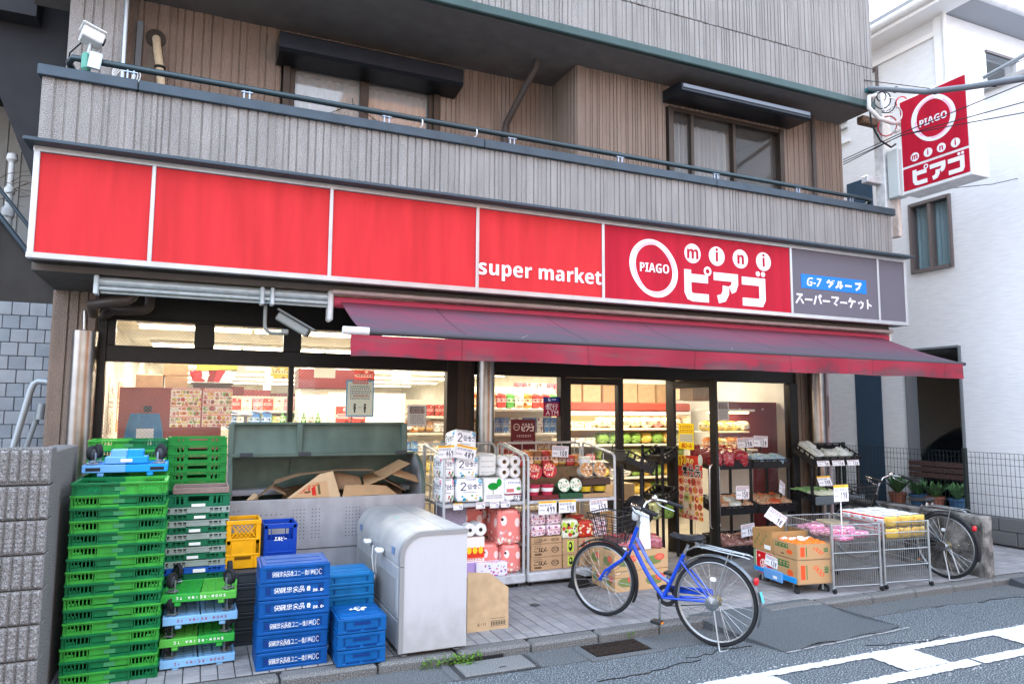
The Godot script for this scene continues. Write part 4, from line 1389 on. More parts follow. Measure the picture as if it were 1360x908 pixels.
	part(thing("price_flyer", "right flyer crowded with food pictures, stuck inside the left window", "flyer"), "sheet", G.new().box(V(0.155, 1.737, -0.03), V(0.255, 0.36, 0.003)), mt("flyer2", Color.WHITE, 0.6, 0, {"tex": flyer(19, false)}))
	var im := Pix.new(self, 144, 192, Color(0.86, 0.88, 0.8))
	var r := rng(2)
	im.rect(0, 0, 144, 8, Color(0.35, 0.62, 0.75)).rect(0, 184, 144, 8, Color(0.35, 0.62, 0.75)).rect(0, 0, 8, 192, Color(0.35, 0.62, 0.75)).rect(136, 0, 8, 192, Color(0.35, 0.62, 0.75))
	im.rect(32, 2, 80, 18, Color(0.75, 0.35, 0.3)).scribble(36, 5, 72, 14, 1, Color(0.95, 0.9, 0.85), r).scribble(22, 28, 100, 76, 6, Color(0.35, 0.4, 0.4), r).scribble(40, 78, 70, 12, 1, Color(0.75, 0.25, 0.25), r)
	for sx in [46, 98]: im.disc(sx, 128, 6, Color(0.15, 0.2, 0.2)).rect(sx - 6, 135, 12, 20, Color(0.15, 0.2, 0.2)).rect(sx - 4, 154, 8, 16, Color(0.15, 0.2, 0.2))
	im.rect(62, 142, 20, 2, Color(0.3, 0.4, 0.4))
	part(thing("notice_poster", "pale poster with blue border and two small figures, on the left window", "poster"), "sheet", G.new().box(V(1.486, 1.838, -0.03), V(0.285, 0.37, 0.003)), mt("poster_blue", Color.WHITE, 0.6, 0, {"tex": im.tex()}))
	im = Pix.new(self, 96, 128, Color(0.75, 0.74, 0.72))
	im.rect(10, 12, 76, 40, Color(0.22, 0.08, 0.09)).scribble(14, 16, 68, 34, 3, Color(0.85, 0.8, 0.75), r).scribble(14, 60, 68, 56, 5, Color(0.3, 0.3, 0.3), r)
	var hours := mt("hours_sheet", Color.WHITE, 0.6, 0, {"tex": im.tex()})
	part(thing("opening_notice", "grey framed notice at the right end of the left window", "notice"), "sheet", G.new().box(V(2.085, 1.67, -0.03), V(0.2, 0.22, 0.003)), hours)
	part(thing("opening_notice", "grey framed notice on the glass right of the open door", "notice"), "sheet", G.new().box(V(6.09, 1.74, -0.025), V(0.185, 0.25, 0.003)), hours)
	# maroon plate with the shop's name and hours
	im = Pix.new(self, 160, 180, lin(0.12, 0.014, 0.02))
	im.disc(36, 46, 21, Color(0.8, 0.72, 0.7)).disc(36, 46, 16, lin(0.12, 0.014, 0.02)).rect(24, 44, 24, 4, Color(0.7, 0.6, 0.6))
	for q in 4: im.disc(78 + q * 19, 30, 6.5, Color(0.75, 0.65, 0.64))
	im.text("ピアゴ", 68, 42, 24, 26, 28, 6, Color(0.88, 0.82, 0.8))
	im.scribble(38, 92, 90, 20, 1, Color(0.75, 0.65, 0.65), r).scribble(18, 124, 126, 14, 1, Color(0.7, 0.58, 0.58), r)
	part(thing("shop_plate", "maroon plate with shop name and hours, on the middle window", "notice"), "sheet", G.new().box(V(3.285, 1.467, 0.012), V(0.295, 0.328, 0.006)), mt("plate_maroon", Color.WHITE, 0.4, 0, {"tex": im.tex()}))
	im = Pix.new(self, 128, 144, lin(0.32, 0.006, 0.05))
	im.rect(0, 0, 128, 40, lin(0.015, 0.03, 0.22)).disc(46, 20, 12, Color(0.9, 0.92, 1.0)).disc(50, 18, 7, lin(0.05, 0.1, 0.45)).rect(64, 14, 30, 10, Color(0.7, 0.75, 0.9))
	im.text("銀行", 18, 52, 40, 40, 48, 5, Color(0.92, 0.88, 0.9)).text("ATM", 20, 102, 24, 32, 32, 5, Color(0.92, 0.88, 0.9))
	part(thing("bank_sign", "small blue and crimson bank ATM sign at the middle window's edge", "sign"), "sheet", G.new().box(V(3.64, 1.775, 0.012), V(0.215, 0.215, 0.006)), mt("atm", Color.WHITE, 0.4, 0, {"tex": im.tex()}))
	# notices on the open door leaf (its glass lies in a plane across the street)
	var onleaf := Basis(V(0.035, 0, 0.999), Vector3.UP, V(-0.999, 0, 0.035))
	im = Pix.new(self, 120, 150, Color(0.98, 0.83, 0.08))
	im.scribble(12, 12, 96, 46, 2, Color(0.75, 0.45, 0.1), r).rect(8, 62, 104, 46, Color(0.86, 0.82, 0.7)).scribble(12, 66, 96, 40, 4, Color(0.5, 0.45, 0.4), r).text("品レール", 24, 118, 18, 20, 20, 4, Color(0.75, 0.2, 0.1))
	part(thing("yellow_notice", "yellow notice on the open glass door, above the flyer", "notice"), "sheet", G.new().box(V(5.225, 1.44, 0.05) + V(0, 0, 0.30), V(0.27, 0.30, 0.004), onleaf), mt("notice_yellow", Color.WHITE, 0.6, 0, {"tex": im.tex()}))
	part(thing("sale_flyer", "orange sale flyer with 12 and big dark lettering, on the open glass door", "flyer"), "sheet", G.new().box(V(5.225, 0.86, 0.05) + V(0, 0, 0.36), V(0.42, 0.72, 0.004), onleaf), mt("flyer_sale", Color.WHITE, 0.6, 0, {"tex": flyer(5, true)}))
	one("door_sticker", "pale oval sticker on the open glass door beside its handle", "sticker", G.new().bag(Vector3.ZERO, V(0.006, 0.13, 0.085), 1.0, 1, 0.0), mt("sticker", Color(0.5, 0.55, 0.48), 0.5), V(5.222, 1.18, 0.60))
	# shelves of packets
	for q in [["goods_red", 0.55, 0.06, 0.05], ["goods_orange", 0.7, 0.24, 0.05], ["goods_yellow", 0.72, 0.55, 0.08], ["goods_green", 0.10, 0.35, 0.08], ["goods_blue", 0.06, 0.2, 0.5], ["goods_cream", 0.7, 0.62, 0.48], ["goods_brown", 0.28, 0.13, 0.06], ["goods_white", 0.75, 0.73, 0.7], ["goods_pink", 0.7, 0.25, 0.3], ["prod_pale", 0.55, 0.6, 0.28], ["prod_green", 0.22, 0.4, 0.08], ["prod_yellow", 0.72, 0.5, 0.1]]:
		var base := lin(q[1], q[2], q[3])
		var p2 := Pix.new(self, 96, 96, base)
		var r3 := rng(q[0].hash())
		for k2 in 16: p2.disc(r3.randf_range(0, 96), r3.randf_range(0, 96), r3.randf_range(4, 14), base.lerp([Color.WHITE, Color(0.3, 0.12, 0.08), Color(0.9, 0.75, 0.3), base.darkened(0.5)][r3.randi() % 4], r3.randf_range(0.3, 0.8)), r3.randf_range(3, 12))
		if not q[0].begins_with("prod"): p2.rect(8, 34, 80, 24, base.lightened(0.55)).scribble(12, 37, 72, 18, 1, base.darkened(0.6), r3)
		var pm := mt(q[0], Color.WHITE, 0.38, 0, {"tex": p2.tex()})
		pm.uv1_scale = V(-4, 1, 1) if q[0].begins_with("prod") else V(1, 1, 1)
	var sh := mt("shelf_white", Color(0.7, 0.66, 0.58), 0.6)
	shelf_unit("white shelf of snack bags behind the middle window", 3.0, 4.5, -1.5, 0.4, [0.5, 0.85, 1.17, 1.44, 1.76], 2.05, sh)
	goods_row("snack_bag", "snack bag on the top board behind the middle window", "snack bag", "bag", 3.02, 4.45, 1.76, -1.42, 0.13, 0.2, ["goods_red", "goods_orange", "goods_cream", "goods_green"], 3)
	goods_row("snack_packet", "packet on the second board behind the middle window", "packet", "bag", 3.02, 3.5, 1.44, -1.42, 0.12, 0.2, ["goods_red", "goods_orange", "goods_green"], 4)
	goods_row("drink_carton", "blue and white carton on the second board behind the middle window", "carton", "box", 3.5, 4.45, 1.44, -1.42, 0.1, 0.2, ["goods_blue", "goods_white", "goods_blue"], 5)
	goods_row("food_box", "small box on the third board behind the middle window", "box", "box", 3.02, 4.45, 1.17, -1.42, 0.11, 0.16, ["goods_brown", "goods_white", "goods_red"], 6)
	goods_row("food_packet", "orange packet on the fourth board behind the middle window", "packet", "bag", 3.02, 4.45, 0.85, -1.42, 0.12, 0.22, ["goods_orange", "goods_red", "goods_brown"], 7)
	shelf_unit("white shelf with red tissue boxes behind the left window", 1.5, 2.5, -1.9, 0.4, [0.5, 0.85, 1.2, 1.52], 1.95, sh)
	goods_row("tissue_box", "red and white box on the upper board behind the left window", "box", "box", 1.55, 2.0, 1.52, -1.82, 0.19, 0.25, ["goods_red", "goods_orange"], 8)
	goods_row("tissue_box", "red and white box on the lower board behind the left window", "box", "box", 1.05, 2.45, 1.2, -1.82, 0.15, 0.22, ["goods_red", "goods_orange", "goods_cream"], 9)
	shelf_unit("far white shelf behind the right end of the left window", 2.75, 3.9, -3.4, 0.4, [0.5, 0.8, 1.1, 1.4, 1.65], 1.9, sh)
	for q in 4:
		goods_row("food_packet", "packet, %s board of the far shelf behind the left window" % ["top", "second", "third", "fourth"][q], "packet", ["box", "bag", "bag", "box"][q], 2.8, 3.85, [1.65, 1.4, 1.1, 0.8][q], -3.3, 0.12, 0.17, [["goods_cream", "goods_green", "goods_red"], ["goods_white", "goods_brown", "goods_orange"], ["goods_blue", "goods_white", "goods_cream"], ["goods_yellow", "goods_orange", "goods_cream"]][q], 20 + q)
	var ct := thing("shop_counter", "cream counter with bottles, behind the left window's middle", "counter", V(0.9, 0, -2.6))
	part(ct, "body", G.new().cham(V(0, 0.78, 0), V(1.9, 1.4, 0.5), 0.01), mt("counter_cream", Color(0.6, 0.54, 0.44), 0.6))
	goods_row("sauce_bottle", "bottle on the cream counter behind the left window", "bottle", "bottle", 0.95, 1.5, 1.485, -2.5, 0.09, 0.2, ["goods_yellow", "goods_green", "goods_brown", "goods_cream"], 12)
	goods_row("snack_bag", "snack bag on the cream counter right of the flyers", "snack bag", "bag", 0.3, 0.9, 1.485, -2.5, 0.14, 0.22, ["goods_cream", "goods_pink", "goods_orange", "goods_blue"], 13)
	for z in 2:
		shelf_unit("long white aisle shelf, %s from the left window" % ["first", "second"][z], 0.1, 3.3 + z, -4.9 - 3.0 * z, 0.4, [0.9, 1.2, 1.47, 1.72], 1.95, sh)
		for q in 2: goods_row("packet", "packet on the %s board of the %s aisle shelf" % [["top", "lower"][q], ["near", "far"][z]], "packet", ["box", "bag"][(q + z) % 2], 0.12, 3.2 + z, [1.72, 1.47][q], -4.78 - 3.0 * z, 0.16 + 0.05 * z, 0.19 - 0.02 * q, [["goods_red", "goods_orange", "goods_cream", "goods_blue", "goods_pink"], ["goods_green", "goods_yellow", "goods_white", "goods_brown"]][(q + z) % 2], 80 + q + 2 * z)
	for q in 3: one("wall_poster", "coloured poster on the shop's left wall, %s from the window" % ["first", "second", "third"][q], "poster", G.new().box(Vector3.ZERO, V(0.004, 0.6, 0.5)), mm(["goods_red", "goods_cream", "goods_orange"][q]), V(-0.895, 1.75, -0.9 - q * 0.9))
	for q in 5: one("hanging_card", "white price card hanging over the aisle, %s from the left" % ["first", "second", "third", "fourth", "fifth"][q], "price card", G.new().box(Vector3.ZERO, V(0.3, 0.18, 0.004)), mm(["paper", "goods_yellow", "paper", "goods_red", "paper"][q]), V(0.4 + q * 0.62, 2.28 - 0.04 * (q % 2), -2.9 - 0.2 * q))
	# chilled cabinet seen through the doorway
	var c := thing("chilled_cabinet", "tall chilled food cabinet with a red canopy, seen through the doorway", "cabinet", V(5.6, 0, -2.3))
	part(c, "back_panel", G.new().span(V(-1.75, PAVE, -0.55), V(1.55, 1.86, -0.5)), mt("cab_white", Color(0.74, 0.7, 0.6), 0.5))
	for sx in [-1.75, 1.52]: part(c, "side_panel", G.new().span(V(sx, PAVE, -0.5), V(sx + 0.03, 1.86, 0.25)), mm("cab_white"))
	part(c, "canopy", G.new().cham(V(-0.1, 1.80, -0.1), V(3.3, 0.13, 0.72), 0.02), brick_red)
	part(c, "canopy_lip", G.new().cham(V(-0.1, 1.705, 0.2), V(3.3, 0.05, 0.12), 0.01), mm("white"))
	for y in [0.45, 0.72, 0.98, 1.22, 1.46]: part(c, "shelf", G.new().cham(V(-0.1, y, -0.12), V(3.24, 0.03, 0.55), 0.006), mm("cab_white"))
	part(c, "cabinet_light", G.new().tube([V(-1.6, 1.69, 0.1), V(1.4, 1.69, 0.1)], 0.014, 8), mt("cab_glow", Color(1, 1, 1), 0.5, 0, {"emit": Color(1.0, 0.9, 0.66), "energy": 3.0}))
	var al := AreaLight3D.new()
	al.name = "light"
	al.area_size = P(3.0, 0.04)
	al.light_color = Color(1.0, 0.88, 0.6)
	al.light_energy = 0.8
	al.area_normalize_energy = true
	al.shadow_enabled = true
	al.position = V(-0.1, 1.668, 0.1)
	al.basis = Basis.looking_at(V(0, -1, -0.35))
	c.add_child(al)
	var pal := [["goods_cream", "goods_pink", "goods_white"], ["prod_pale", "prod_green", "prod_yellow"], ["prod_green", "prod_pale", "prod_leaf"], ["prod_yellow", "prod_green", "goods_white"], ["prod_green", "prod_yellow", "prod_pale"]]
	mt("prod_leaf", Color(0.35, 0.48, 0.12), 0.5, 0, {"noise": "chips", "scale": 9.0})
	for q in 5:
		goods_row("vegetable_pack", "vegetables right in the chilled cabinet, shelf %s" % nth(q), "vegetables", "lump", 5.55, 7.1, [1.475, 1.235, 0.995, 0.735, 0.465][q], -2.3, 0.2, 0.17, pal[q], 40 + q)
		goods_row("meat_pack", "food tray left in the chilled cabinet, shelf %s" % nth(q), "food tray", "box", 3.9, 5.5, [1.475, 1.235, 0.995, 0.735, 0.465][q], -2.3, 0.18, 0.1, ["goods_pink", "goods_cream", "goods_white", "goods_orange"], 50 + q)
	goods_row("stock_carton", "brown carton stored on top of the chilled cabinet", "carton", "box", 5.0, 6.9, 1.87, -2.35, 0.33, 0.3, ["card_pale", "card", "card_pale"], 61)
	goods_row("paper_pack", "paper pack on top of the chilled cabinet", "paper pack", "box", 4.2, 5.0, 1.87, -2.3, 0.17, 0.27, ["goods_white", "goods_pink", "goods_white"], 62)
	for q in 5: one("leaf_bundle", "bright green leafy bundle on the chilled cabinet, %s from the left" % ["first", "second", "third", "fourth", "fifth"][q], "vegetables", leaf_fan(12, 0.1, 0.16, q), mt("leaf_bright", Color(0.2, 0.5, 0.06), 0.5), V(3.86 + q * 0.075, 1.87, -2.2), Basis.IDENTITY, "green bundles on the chilled cabinet")
	# right window: maroon partition, carton, lit case of oranges
	part(thing("partition_wall", "dark maroon partition behind the right window", "partition"), "board", G.new().cham(V(6.82, 0.97, -0.40), V(1.0, 1.79, 0.05), 0.008), mt("maroon_board", Color(0.24, 0.03, 0.035), 0.5, 0, {"noise": "soft", "scale": 0.7}))
	for q in 2: one("partition_stud", "pale round stud on the maroon partition, %s one" % ["left", "right"][q], "stud", G.new().lathe([P(0, 0), P(0.018, 0), P(0.014, 0.012), P(0, 0.014)], 12, Vector3.ZERO, Basis(Vector3.RIGHT, PI / 2)), mm("white"), V(6.66 + q * 0.4, 1.77, -0.374))
	one("carton", "brown carton on top behind the right window's left edge", "carton", G.new().cham(Vector3.ZERO, V(0.3, 0.32, 0.3), 0.004), mm("card_dark"), V(6.4, 2.04, -0.9))
	one("carton", "brown and blue carton behind the open door's edge", "carton", G.new().cham(Vector3.ZERO, V(0.22, 0.3, 0.3), 0.004), mm("card_pale"), V(6.08, 2.04, -0.9))
	var oc := thing("fruit_case", "lit display case of oranges and grapefruit behind the right window", "display case", V(6.27, 0, -0.20))
	part(oc, "base", G.new().cham(V(0, 0.65, -0.05), V(0.7, 1.15, 0.3), 0.01), mm("cab_white"))
	part(oc, "tray", G.new().cham(V(0, 1.24, 0), V(0.7, 0.03, 0.4), 0.006), mm("cab_white"))
	part(oc, "tray", G.new().cham(V(0, 1.47, -0.07), V(0.7, 0.02, 0.26), 0.006), mm("cab_white"))
	part(oc, "case_light", G.new().tube([V(-0.33, 1.72, 0.06), V(0.33, 1.72, 0.06)], 0.012, 8), mm("cab_glow"))
	part(oc, "hood", G.new().cham(V(0, 1.75, 0), V(0.7, 0.03, 0.34), 0.006), mm("cab_white"))
	var ol := AreaLight3D.new()
	ol.name = "light"
	ol.area_size = P(0.64, 0.03)
	ol.light_color = Color(1.0, 0.88, 0.6)
	ol.light_energy = 0.16
	ol.area_normalize_energy = true
	ol.shadow_enabled = true
	ol.position = V(0, 1.70, 0.06)
	ol.basis = Basis.looking_at(V(0, -1, -0.2))
	oc.add_child(ol)
	goods_row("orange_bag", "bag of oranges on the lower tray behind the right window", "fruit bag", "lump", 5.95, 6.6, 1.255, -0.2, 0.14, 0.15, ["goods_orange", "goods_yellow", "goods_orange"], 70)
	goods_row("grapefruit_bag", "bag of yellow fruit on the upper tray behind the right window", "fruit bag", "lump", 5.95, 6.6, 1.48, -0.26, 0.14, 0.13, ["goods_yellow", "goods_yellow", "goods_cream"], 71)
	# ceiling air conditioner, seen at the right of the left window
	var ac := thing("ceiling_vent", "round pale ceiling vent above the aisle", "vent", V(3.3, 2.5, -5.0))
	part(ac, "dish", G.new().lathe([P(0, 0), P(0.3, 0.02), P(0.34, 0.06), P(0.2, 0.15), P(0, 0.15)], 28), cream)
	var dl := thing("price_danglers", "strip of white price danglers hanging from the ceiling behind the left window", "price cards", V(0.75, 0, -2.0))
	for q in 5: part(dl, "card", G.new().box(V(0.02 * (q % 2), 2.0 + q * 0.1, 0.02 * q), V(0.09, 0.075, 0.002), ry(0.3 * q)), mm("paper"))
func leaf_fan(k: int, w: float, h: float, seed_: int) -> G:
	var g := G.new()
	var r := rng(seed_ + 90)
	for q in k:
		var a := r.randf_range(-0.7, 0.7)
		var b := Basis(Vector3.BACK, a) * ry(r.randf_range(-1.0, 1.0))
		var p := V(r.randf_range(-w, w) * 0.3, 0, r.randf_range(-0.03, 0.03))
		var hh := h * r.randf_range(0.7, 1.0)
		g.tri(p - b.x * 0.012, p + b.x * 0.012, p + b * V(0.02, hh * 0.6, 0.01))
		g.tri(p - b.x * 0.014 + b.y * hh * 0.4, p + b * V(0.02, hh * 0.5, 0), p + b * V(0, hh, 0.02))
	return g
# a sale sheet crowded with little pictures of food
func flyer(seed_: int, sale: bool) -> ImageTexture:
	var r := rng(seed_)
	var im := Pix.new(self, 192, 272, Color(0.93, 0.88, 0.78))
	var pal := [Color(0.75, 0.2, 0.15), Color(0.85, 0.5, 0.2), Color(0.9, 0.75, 0.35), Color(0.45, 0.6, 0.25), Color(0.6, 0.3, 0.2), Color(0.9, 0.8, 0.7), Color(0.8, 0.4, 0.4)]
	var y := 18.0
	im.rect(0, 0, 192, 14, Color(0.78, 0.35, 0.3)).scribble(8, 1, 176, 12, 1, Color(0.98, 0.93, 0.8), r)
	if sale:
		im.rect(0, 0, 192, 272, Color(0.93, 0.62, 0.32)).rect(0, 0, 192, 90, Color(0.8, 0.2, 0.12)).rect(0, 0, 62, 46, Color(0.97, 0.85, 0.2))
		im.text("12", 6, 6, 20, 34, 26, 7, Color(0.75, 0.12, 0.08)).text("月の", 66, 12, 26, 22, 30, 5, Color(0.98, 0.9, 0.5))
		im.text("奉仕品", 34, 42, 42, 44, 50, 11, Color(0.97, 0.95, 0.9)).text("奉仕品", 34, 42, 42, 44, 50, 6, Color(0.1, 0.08, 0.08))
		y = 94
	while y < 262:
		var rh := r.randf_range(18, 40)
		if r.randf() < 0.3:
			im.rect(2, y, 188, 8, Color(0.85, 0.25, 0.2)).scribble(8, y, 170, 8, 1, Color(1, 0.92, 0.7), r)
			y += 9
		var x := 3.0
		while x < 184:
			var w := r.randf_range(18, 50)
			im.rect(x, y, w - 2, rh - 2, pal[r.randi() % 7].lerp(Color(0.95, 0.9, 0.8), r.randf_range(0.45, 0.9)))
			im.disc(x + w * 0.45, y + rh * 0.45, w * 0.44, pal[r.randi() % 7], rh * r.randf_range(0.25, 0.45))
			im.disc(x + w * r.randf_range(0.4, 0.65), y + rh * 0.42, w * 0.2, pal[r.randi() % 7], rh * 0.2)
			if r.randf() < 0.4: im.text(str(r.randi_range(78, 298)), x + w * 0.2, y + rh * 0.66, w * 0.18, rh * 0.26, w * 0.24, 1.8, Color(0.7, 0.06, 0.06))
			x += w
		y += rh
	return im.tex()
# ---------------------------------------------------------------- the white house on the right
func wall_x(g: G, x: float, t: float, z0: float, z1: float, y0: float, y1: float) -> void:
	g.span(V(x, y0, z0), V(x + t, y1, z1))
func white_house() -> void:
	var h := thing("white_house", "white sided house with a blue stripe and open garage, right of the shop", "house")
	var im := Image.create(256, 256, false, Image.FORMAT_RGB8)
	var r := rng(4)
	var nz := FastNoiseLite.new()
	nz.frequency = 0.02
	nz.fractal_octaves = 4
	for y in 256:
		for x in 256:
			var e := nz.get_noise_2d(x * 1.1, y * 9.0) * 0.5 + 0.5
			var l := 1.0
			im.set_pixel(x, y, Color(1, 1, 1) * (0.90 + 0.10 * e) * l)
	var nm: Image = im.duplicate()
	nm.bump_map_to_normal_map(5.0)
	var sid := mt("siding", Color(0.78, 0.80, 0.825), 0.75)
	var blu := mt("siding_blue", Color(0.035, 0.07, 0.115), 0.7)
	for m in [sid, blu]:
		m.albedo_texture = ImageTexture.create_from_image(im)
		m.normal_enabled = true
		m.normal_texture = ImageTexture.create_from_image(nm)
		m.normal_scale = 0.45
		m.uv1_triplanar = true
		m.uv1_world_triplanar = true
		m.uv1_scale = V(0.55, 0.9, 0.55)
	var g := G.new()
	# wall facing the shop: z -9 .. 4, garage opening z -0.42 .. 0.45
	wall_x(g, 10, 0.18, -9, -1.36, 0, 7.75)
	wall_x(g, 10, 0.18, -0.87, -0.42, 0, 7.75)
	wall_x(g, 10, 0.18, -1.36, -0.87, 5.62, 7.75)
	wall_x(g, 10, 0.18, -0.42, 0.45, 2.69, 3.86)
	wall_x(g, 10, 0.18, -0.42, -0.23, 3.86, 4.95)
	wall_x(g, 10, 0.18, 0.44, 0.45, 3.86, 4.95)
	wall_x(g, 10, 0.18, -0.42, 0.45, 4.95, 7.75)
	wall_x(g, 10, 0.18, 0.45, 4.2, 0, 6.25)
	# upper storey front, set back behind a flat roof; other sides
	g.span(V(10.18, 6.0, 0.27), V(11.0, 7.75, 0.449))
	g.span(V(11.75, 6.0, 0.27), V(16, 7.75, 0.449))
	g.span(V(11.0, 7.35, 0.27), V(11.75, 7.75, 0.449))
	g.span(V(11.0, 6.0, 0.27), V(11.75, 6.75, 0.449))
	g.span(V(10.18, 0, 4.02), V(16, 6.25, 4.2))
	g.span(V(15.82, 0, -9), V(16, 7.75, 4.0))
	g.span(V(10.18, 0, -9), V(15.8, 7.75, -8.82))
	part(h, "wall", g, sid)
	g = G.new()
	wall_x(g, 9.985, 0.19, -1.36, -0.87, 0, 5.62)
	part(h, "blue_stripe", g, blu)
	part(h, "roof", G.new().span(V(9.55, 7.76, -9.3), V(16.3, 7.95, 0.9)), mt("roof_dark", Color(0.3, 0.31, 0.33), 0.7))
	part(h, "gutter", G.new().tube([V(9.58, 7.82, -9.2), V(9.58, 7.82, 0.92)], 0.07, 12), mm("white_paint"))
	part(h, "gutter", G.new().tube([V(9.58, 7.82, 0.92), V(16, 7.82, 0.92)], 0.07, 12), mm("white_paint"))
	part(h, "soffit_board", G.new().span(V(9.6, 7.70, -9.2), V(10.0, 7.755, 0.9)), mm("white"))
	part(h, "cornice", G.new().span(V(9.955, 7.42, -9), V(10, 7.5, 0.45)), mm("white"))
	part(h, "corner_trim", G.new().cham(V(10.03, 6.9, 0.40), V(0.14, 1.7, 0.14), 0.01), mm("white"))
	part(h, "downpipe", G.new().tube([V(9.95, 7.8, 0.52), V(9.95, 6.3, 0.52)], 0.035, 8), mm("white_paint"))
	part(h, "parapet_cap", G.new().cham(V(10.06, 6.285, 2.33), V(0.3, 0.08, 3.76), 0.01), mm("sign_frame"))
	part(h, "flat_roof", G.new().span(V(10.18, 5.9, 0.45), V(15.8, 6.0, 4.0)), mm("roof_dark"))
	part(h, "roof_rail", G.new().tube([V(9.98, 6.42, 0.7), V(9.98, 6.86, 4.0)], 0.03, 8), mt("rail_grey", Color(0.3, 0.33, 0.36), 0.4, 0.4))
	# windows
	var wf := mt("window_frame_brown", Color(0.17, 0.15, 0.15), 0.4, 0.3)
	var defs := [[-0.23, 0.44, 3.86, 4.95, true], [-1.02, -0.66, 6.9, 7.4, false]]
	for q in defs:
		var w := part(h, "window", G.new(), wf)
		g = G.new()
		for zz in [q[0], q[1] - 0.035]: g.span(V(9.96, q[2], zz), V(10.1, q[3], zz + 0.035))
		for yy in [q[2], q[3] - 0.05]: g.span(V(9.95, yy, q[0] + 0.05), V(10.1, yy + 0.05, q[1] - 0.05))
		if q[4]: g.span(V(9.97, q[2] + 0.05, (q[0] + q[1]) / 2 - 0.025), V(10.07, q[3] - 0.05, (q[0] + q[1]) / 2 + 0.025))
		w.mesh = g.mesh()
		part(w, "pane", G.new().face(V(10.03, q[2], q[0]), V(10.03, q[2], q[1]), V(10.03, q[3], q[1]), V(10.03, q[3], q[0])), mm("glass_dim"))
		if q[4]:
			var rows := []
			for yy in [q[2], q[3]]:
				var row := []
				for j in 61: row.append(V(10.13 + 0.018 * sin(j * 1.15 + sin(j * 0.3)), yy, lerpf(q[0], q[1], j / 60.0)))
				rows.append(row)
			part(w, "curtain", G.new().sheet(rows), mt("curtain_blue", Color(0.26, 0.4, 0.46), 0.9))
		part(w, "room", G.new().span(V(10.6, q[2], q[0] - 0.2), V(10.65, q[3], q[1] + 0.2)), mm("room"))
	var w2 := part(h, "window", G.new().span(V(10.98, 6.73, 0.44), V(11.77, 6.77, 0.48)), wf)
	part(w2, "pane", G.new().face(V(11.0, 6.75, 0.40), V(11.75, 6.75, 0.40), V(11.75, 7.35, 0.40), V(11.0, 7.35, 0.40)), mm("glass_dim"))
	part(w2, "lintel", G.new().span(V(10.98, 7.33, 0.44), V(11.77, 7.37, 0.48)), wf)
	w2 = part(h, "window", G.new().span(V(9.96, 6.35, -1.72), V(10.0, 6.39, -1.25)), mm("white"))
	part(w2, "frame", G.new().span(V(9.96, 7.0, -1.72), V(10.0, 7.04, -1.25)), mm("white"))
	part(w2, "slat", G.new().span(V(9.95, 6.72, -1.7), V(10.0, 6.74, -1.3)), mm("zinc"))
	part(w2, "slat", G.new().span(V(9.95, 6.6, -1.7), V(10.0, 6.62, -1.3)), mm("zinc"))
	# garage behind the opening
	g = G.new()
	g.span(V(10.2, PAVE, -3.1), V(15.8, 2.75, -3.0))
	g.span(V(10.2, PAVE, 1.1), V(15.8, 2.75, 1.2))
	g.span(V(13.6, PAVE, -3.0), V(13.7, 2.75, 1.1))
	g.span(V(10.19, 2.72, -3.0), V(13.6, 2.8, 1.1))
	part(h, "garage", g, mt("garage_grey", Color(0.8, 0.79, 0.77), 0.85))
	g = G.new()
	for zz in [-0.43, 0.43]: g.span(V(9.97, PAVE, zz), V(10.2, 2.70, zz + 0.03))
	g.span(V(9.97, 2.68, -0.40), V(10.2, 2.71, 0.43))
	part(h, "garage_frame", g, mm("cable_grey"))
	# car in the garage: dark roof and glasshouse
	var c := thing("parked_car", "dark car parked inside the white house's garage", "car", V(11.9, PAVE, -0.2))
	var body := []
	for q in 13:
		var s := q / 12.0
		var row := []
		for j in 17:
			var a := PI * j / 16
			var hh := 0.62 + 0.78 * sqrt(maxf(0.0, sin(clampf((s - 0.06) / 0.88, 0, 1) * PI)))
			row.append(V(lerpf(1.4, -1.4, s), 0.25 + hh * pow(sin(a), 0.45) * 0.9, -0.82 * signf(cos(a)) * pow(absf(cos(a)), 0.5)))
		body.append(row)
	part(c, "body", G.new().sheet(body), mt("car_paint", Color(0.012, 0.015, 0.022), 0.15, 0.3, {"clear": 0.8}))
	for sx in [-0.95, 0.95]:
		for sz in [-0.72, 0.72]: part(c, "wheel", G.new().tube([V(sx, 0.31, sz - 0.1), V(sx, 0.31, sz + 0.1)], 0.31, 18), mm("rubber"))
	# low block wall with wire fence
	var fw := thing("fence_wall", "low grey block wall under the wire fence, before the white house", "wall")
	r = rng(9)
	for row in 2:
		for k in 12:
			var z0 := -1.9 + k * 0.42 + (0.2 if row else 0.0)
			part(fw, "block", G.new().cham(V(9.45, PAVE + 0.09 + row * 0.172, z0 + 0.2), V(0.13, 0.166, 0.408), 0.006), mt("fence_block", Color(0.36, 0.37, 0.385), 0.9, 0, {"noise": "stone", "bump": "n_grain", "scale": 0.9, "bstr": 0.6}))
	part(fw, "footing", G.new().span(V(9.41, -0.1, -1.9), V(9.49, 0.38, 3.3)), mm("grout"))
	var fe := thing("wire_fence", "dark green wire mesh fence before the white house", "fence")
	var fm := mt("fence_green", Color(0.028, 0.038, 0.038), 0.5, 0.3)
	for z in [-1.15, 0.82, 2.8]: part(fe, "post", G.new().cham(V(9.42, 0.82, z), V(0.05, 0.9, 0.05), 0.006), fm)
	g = G.new()
	var top := 1.22
	var z := -1.9
	while z < 3.2:
		g.box(V(9.42, 0.81, z), V(0.004, 0.82, 0.004))
		g.box(V(9.405, top, z), V(0.03, 0.004, 0.004))
		z += 0.055
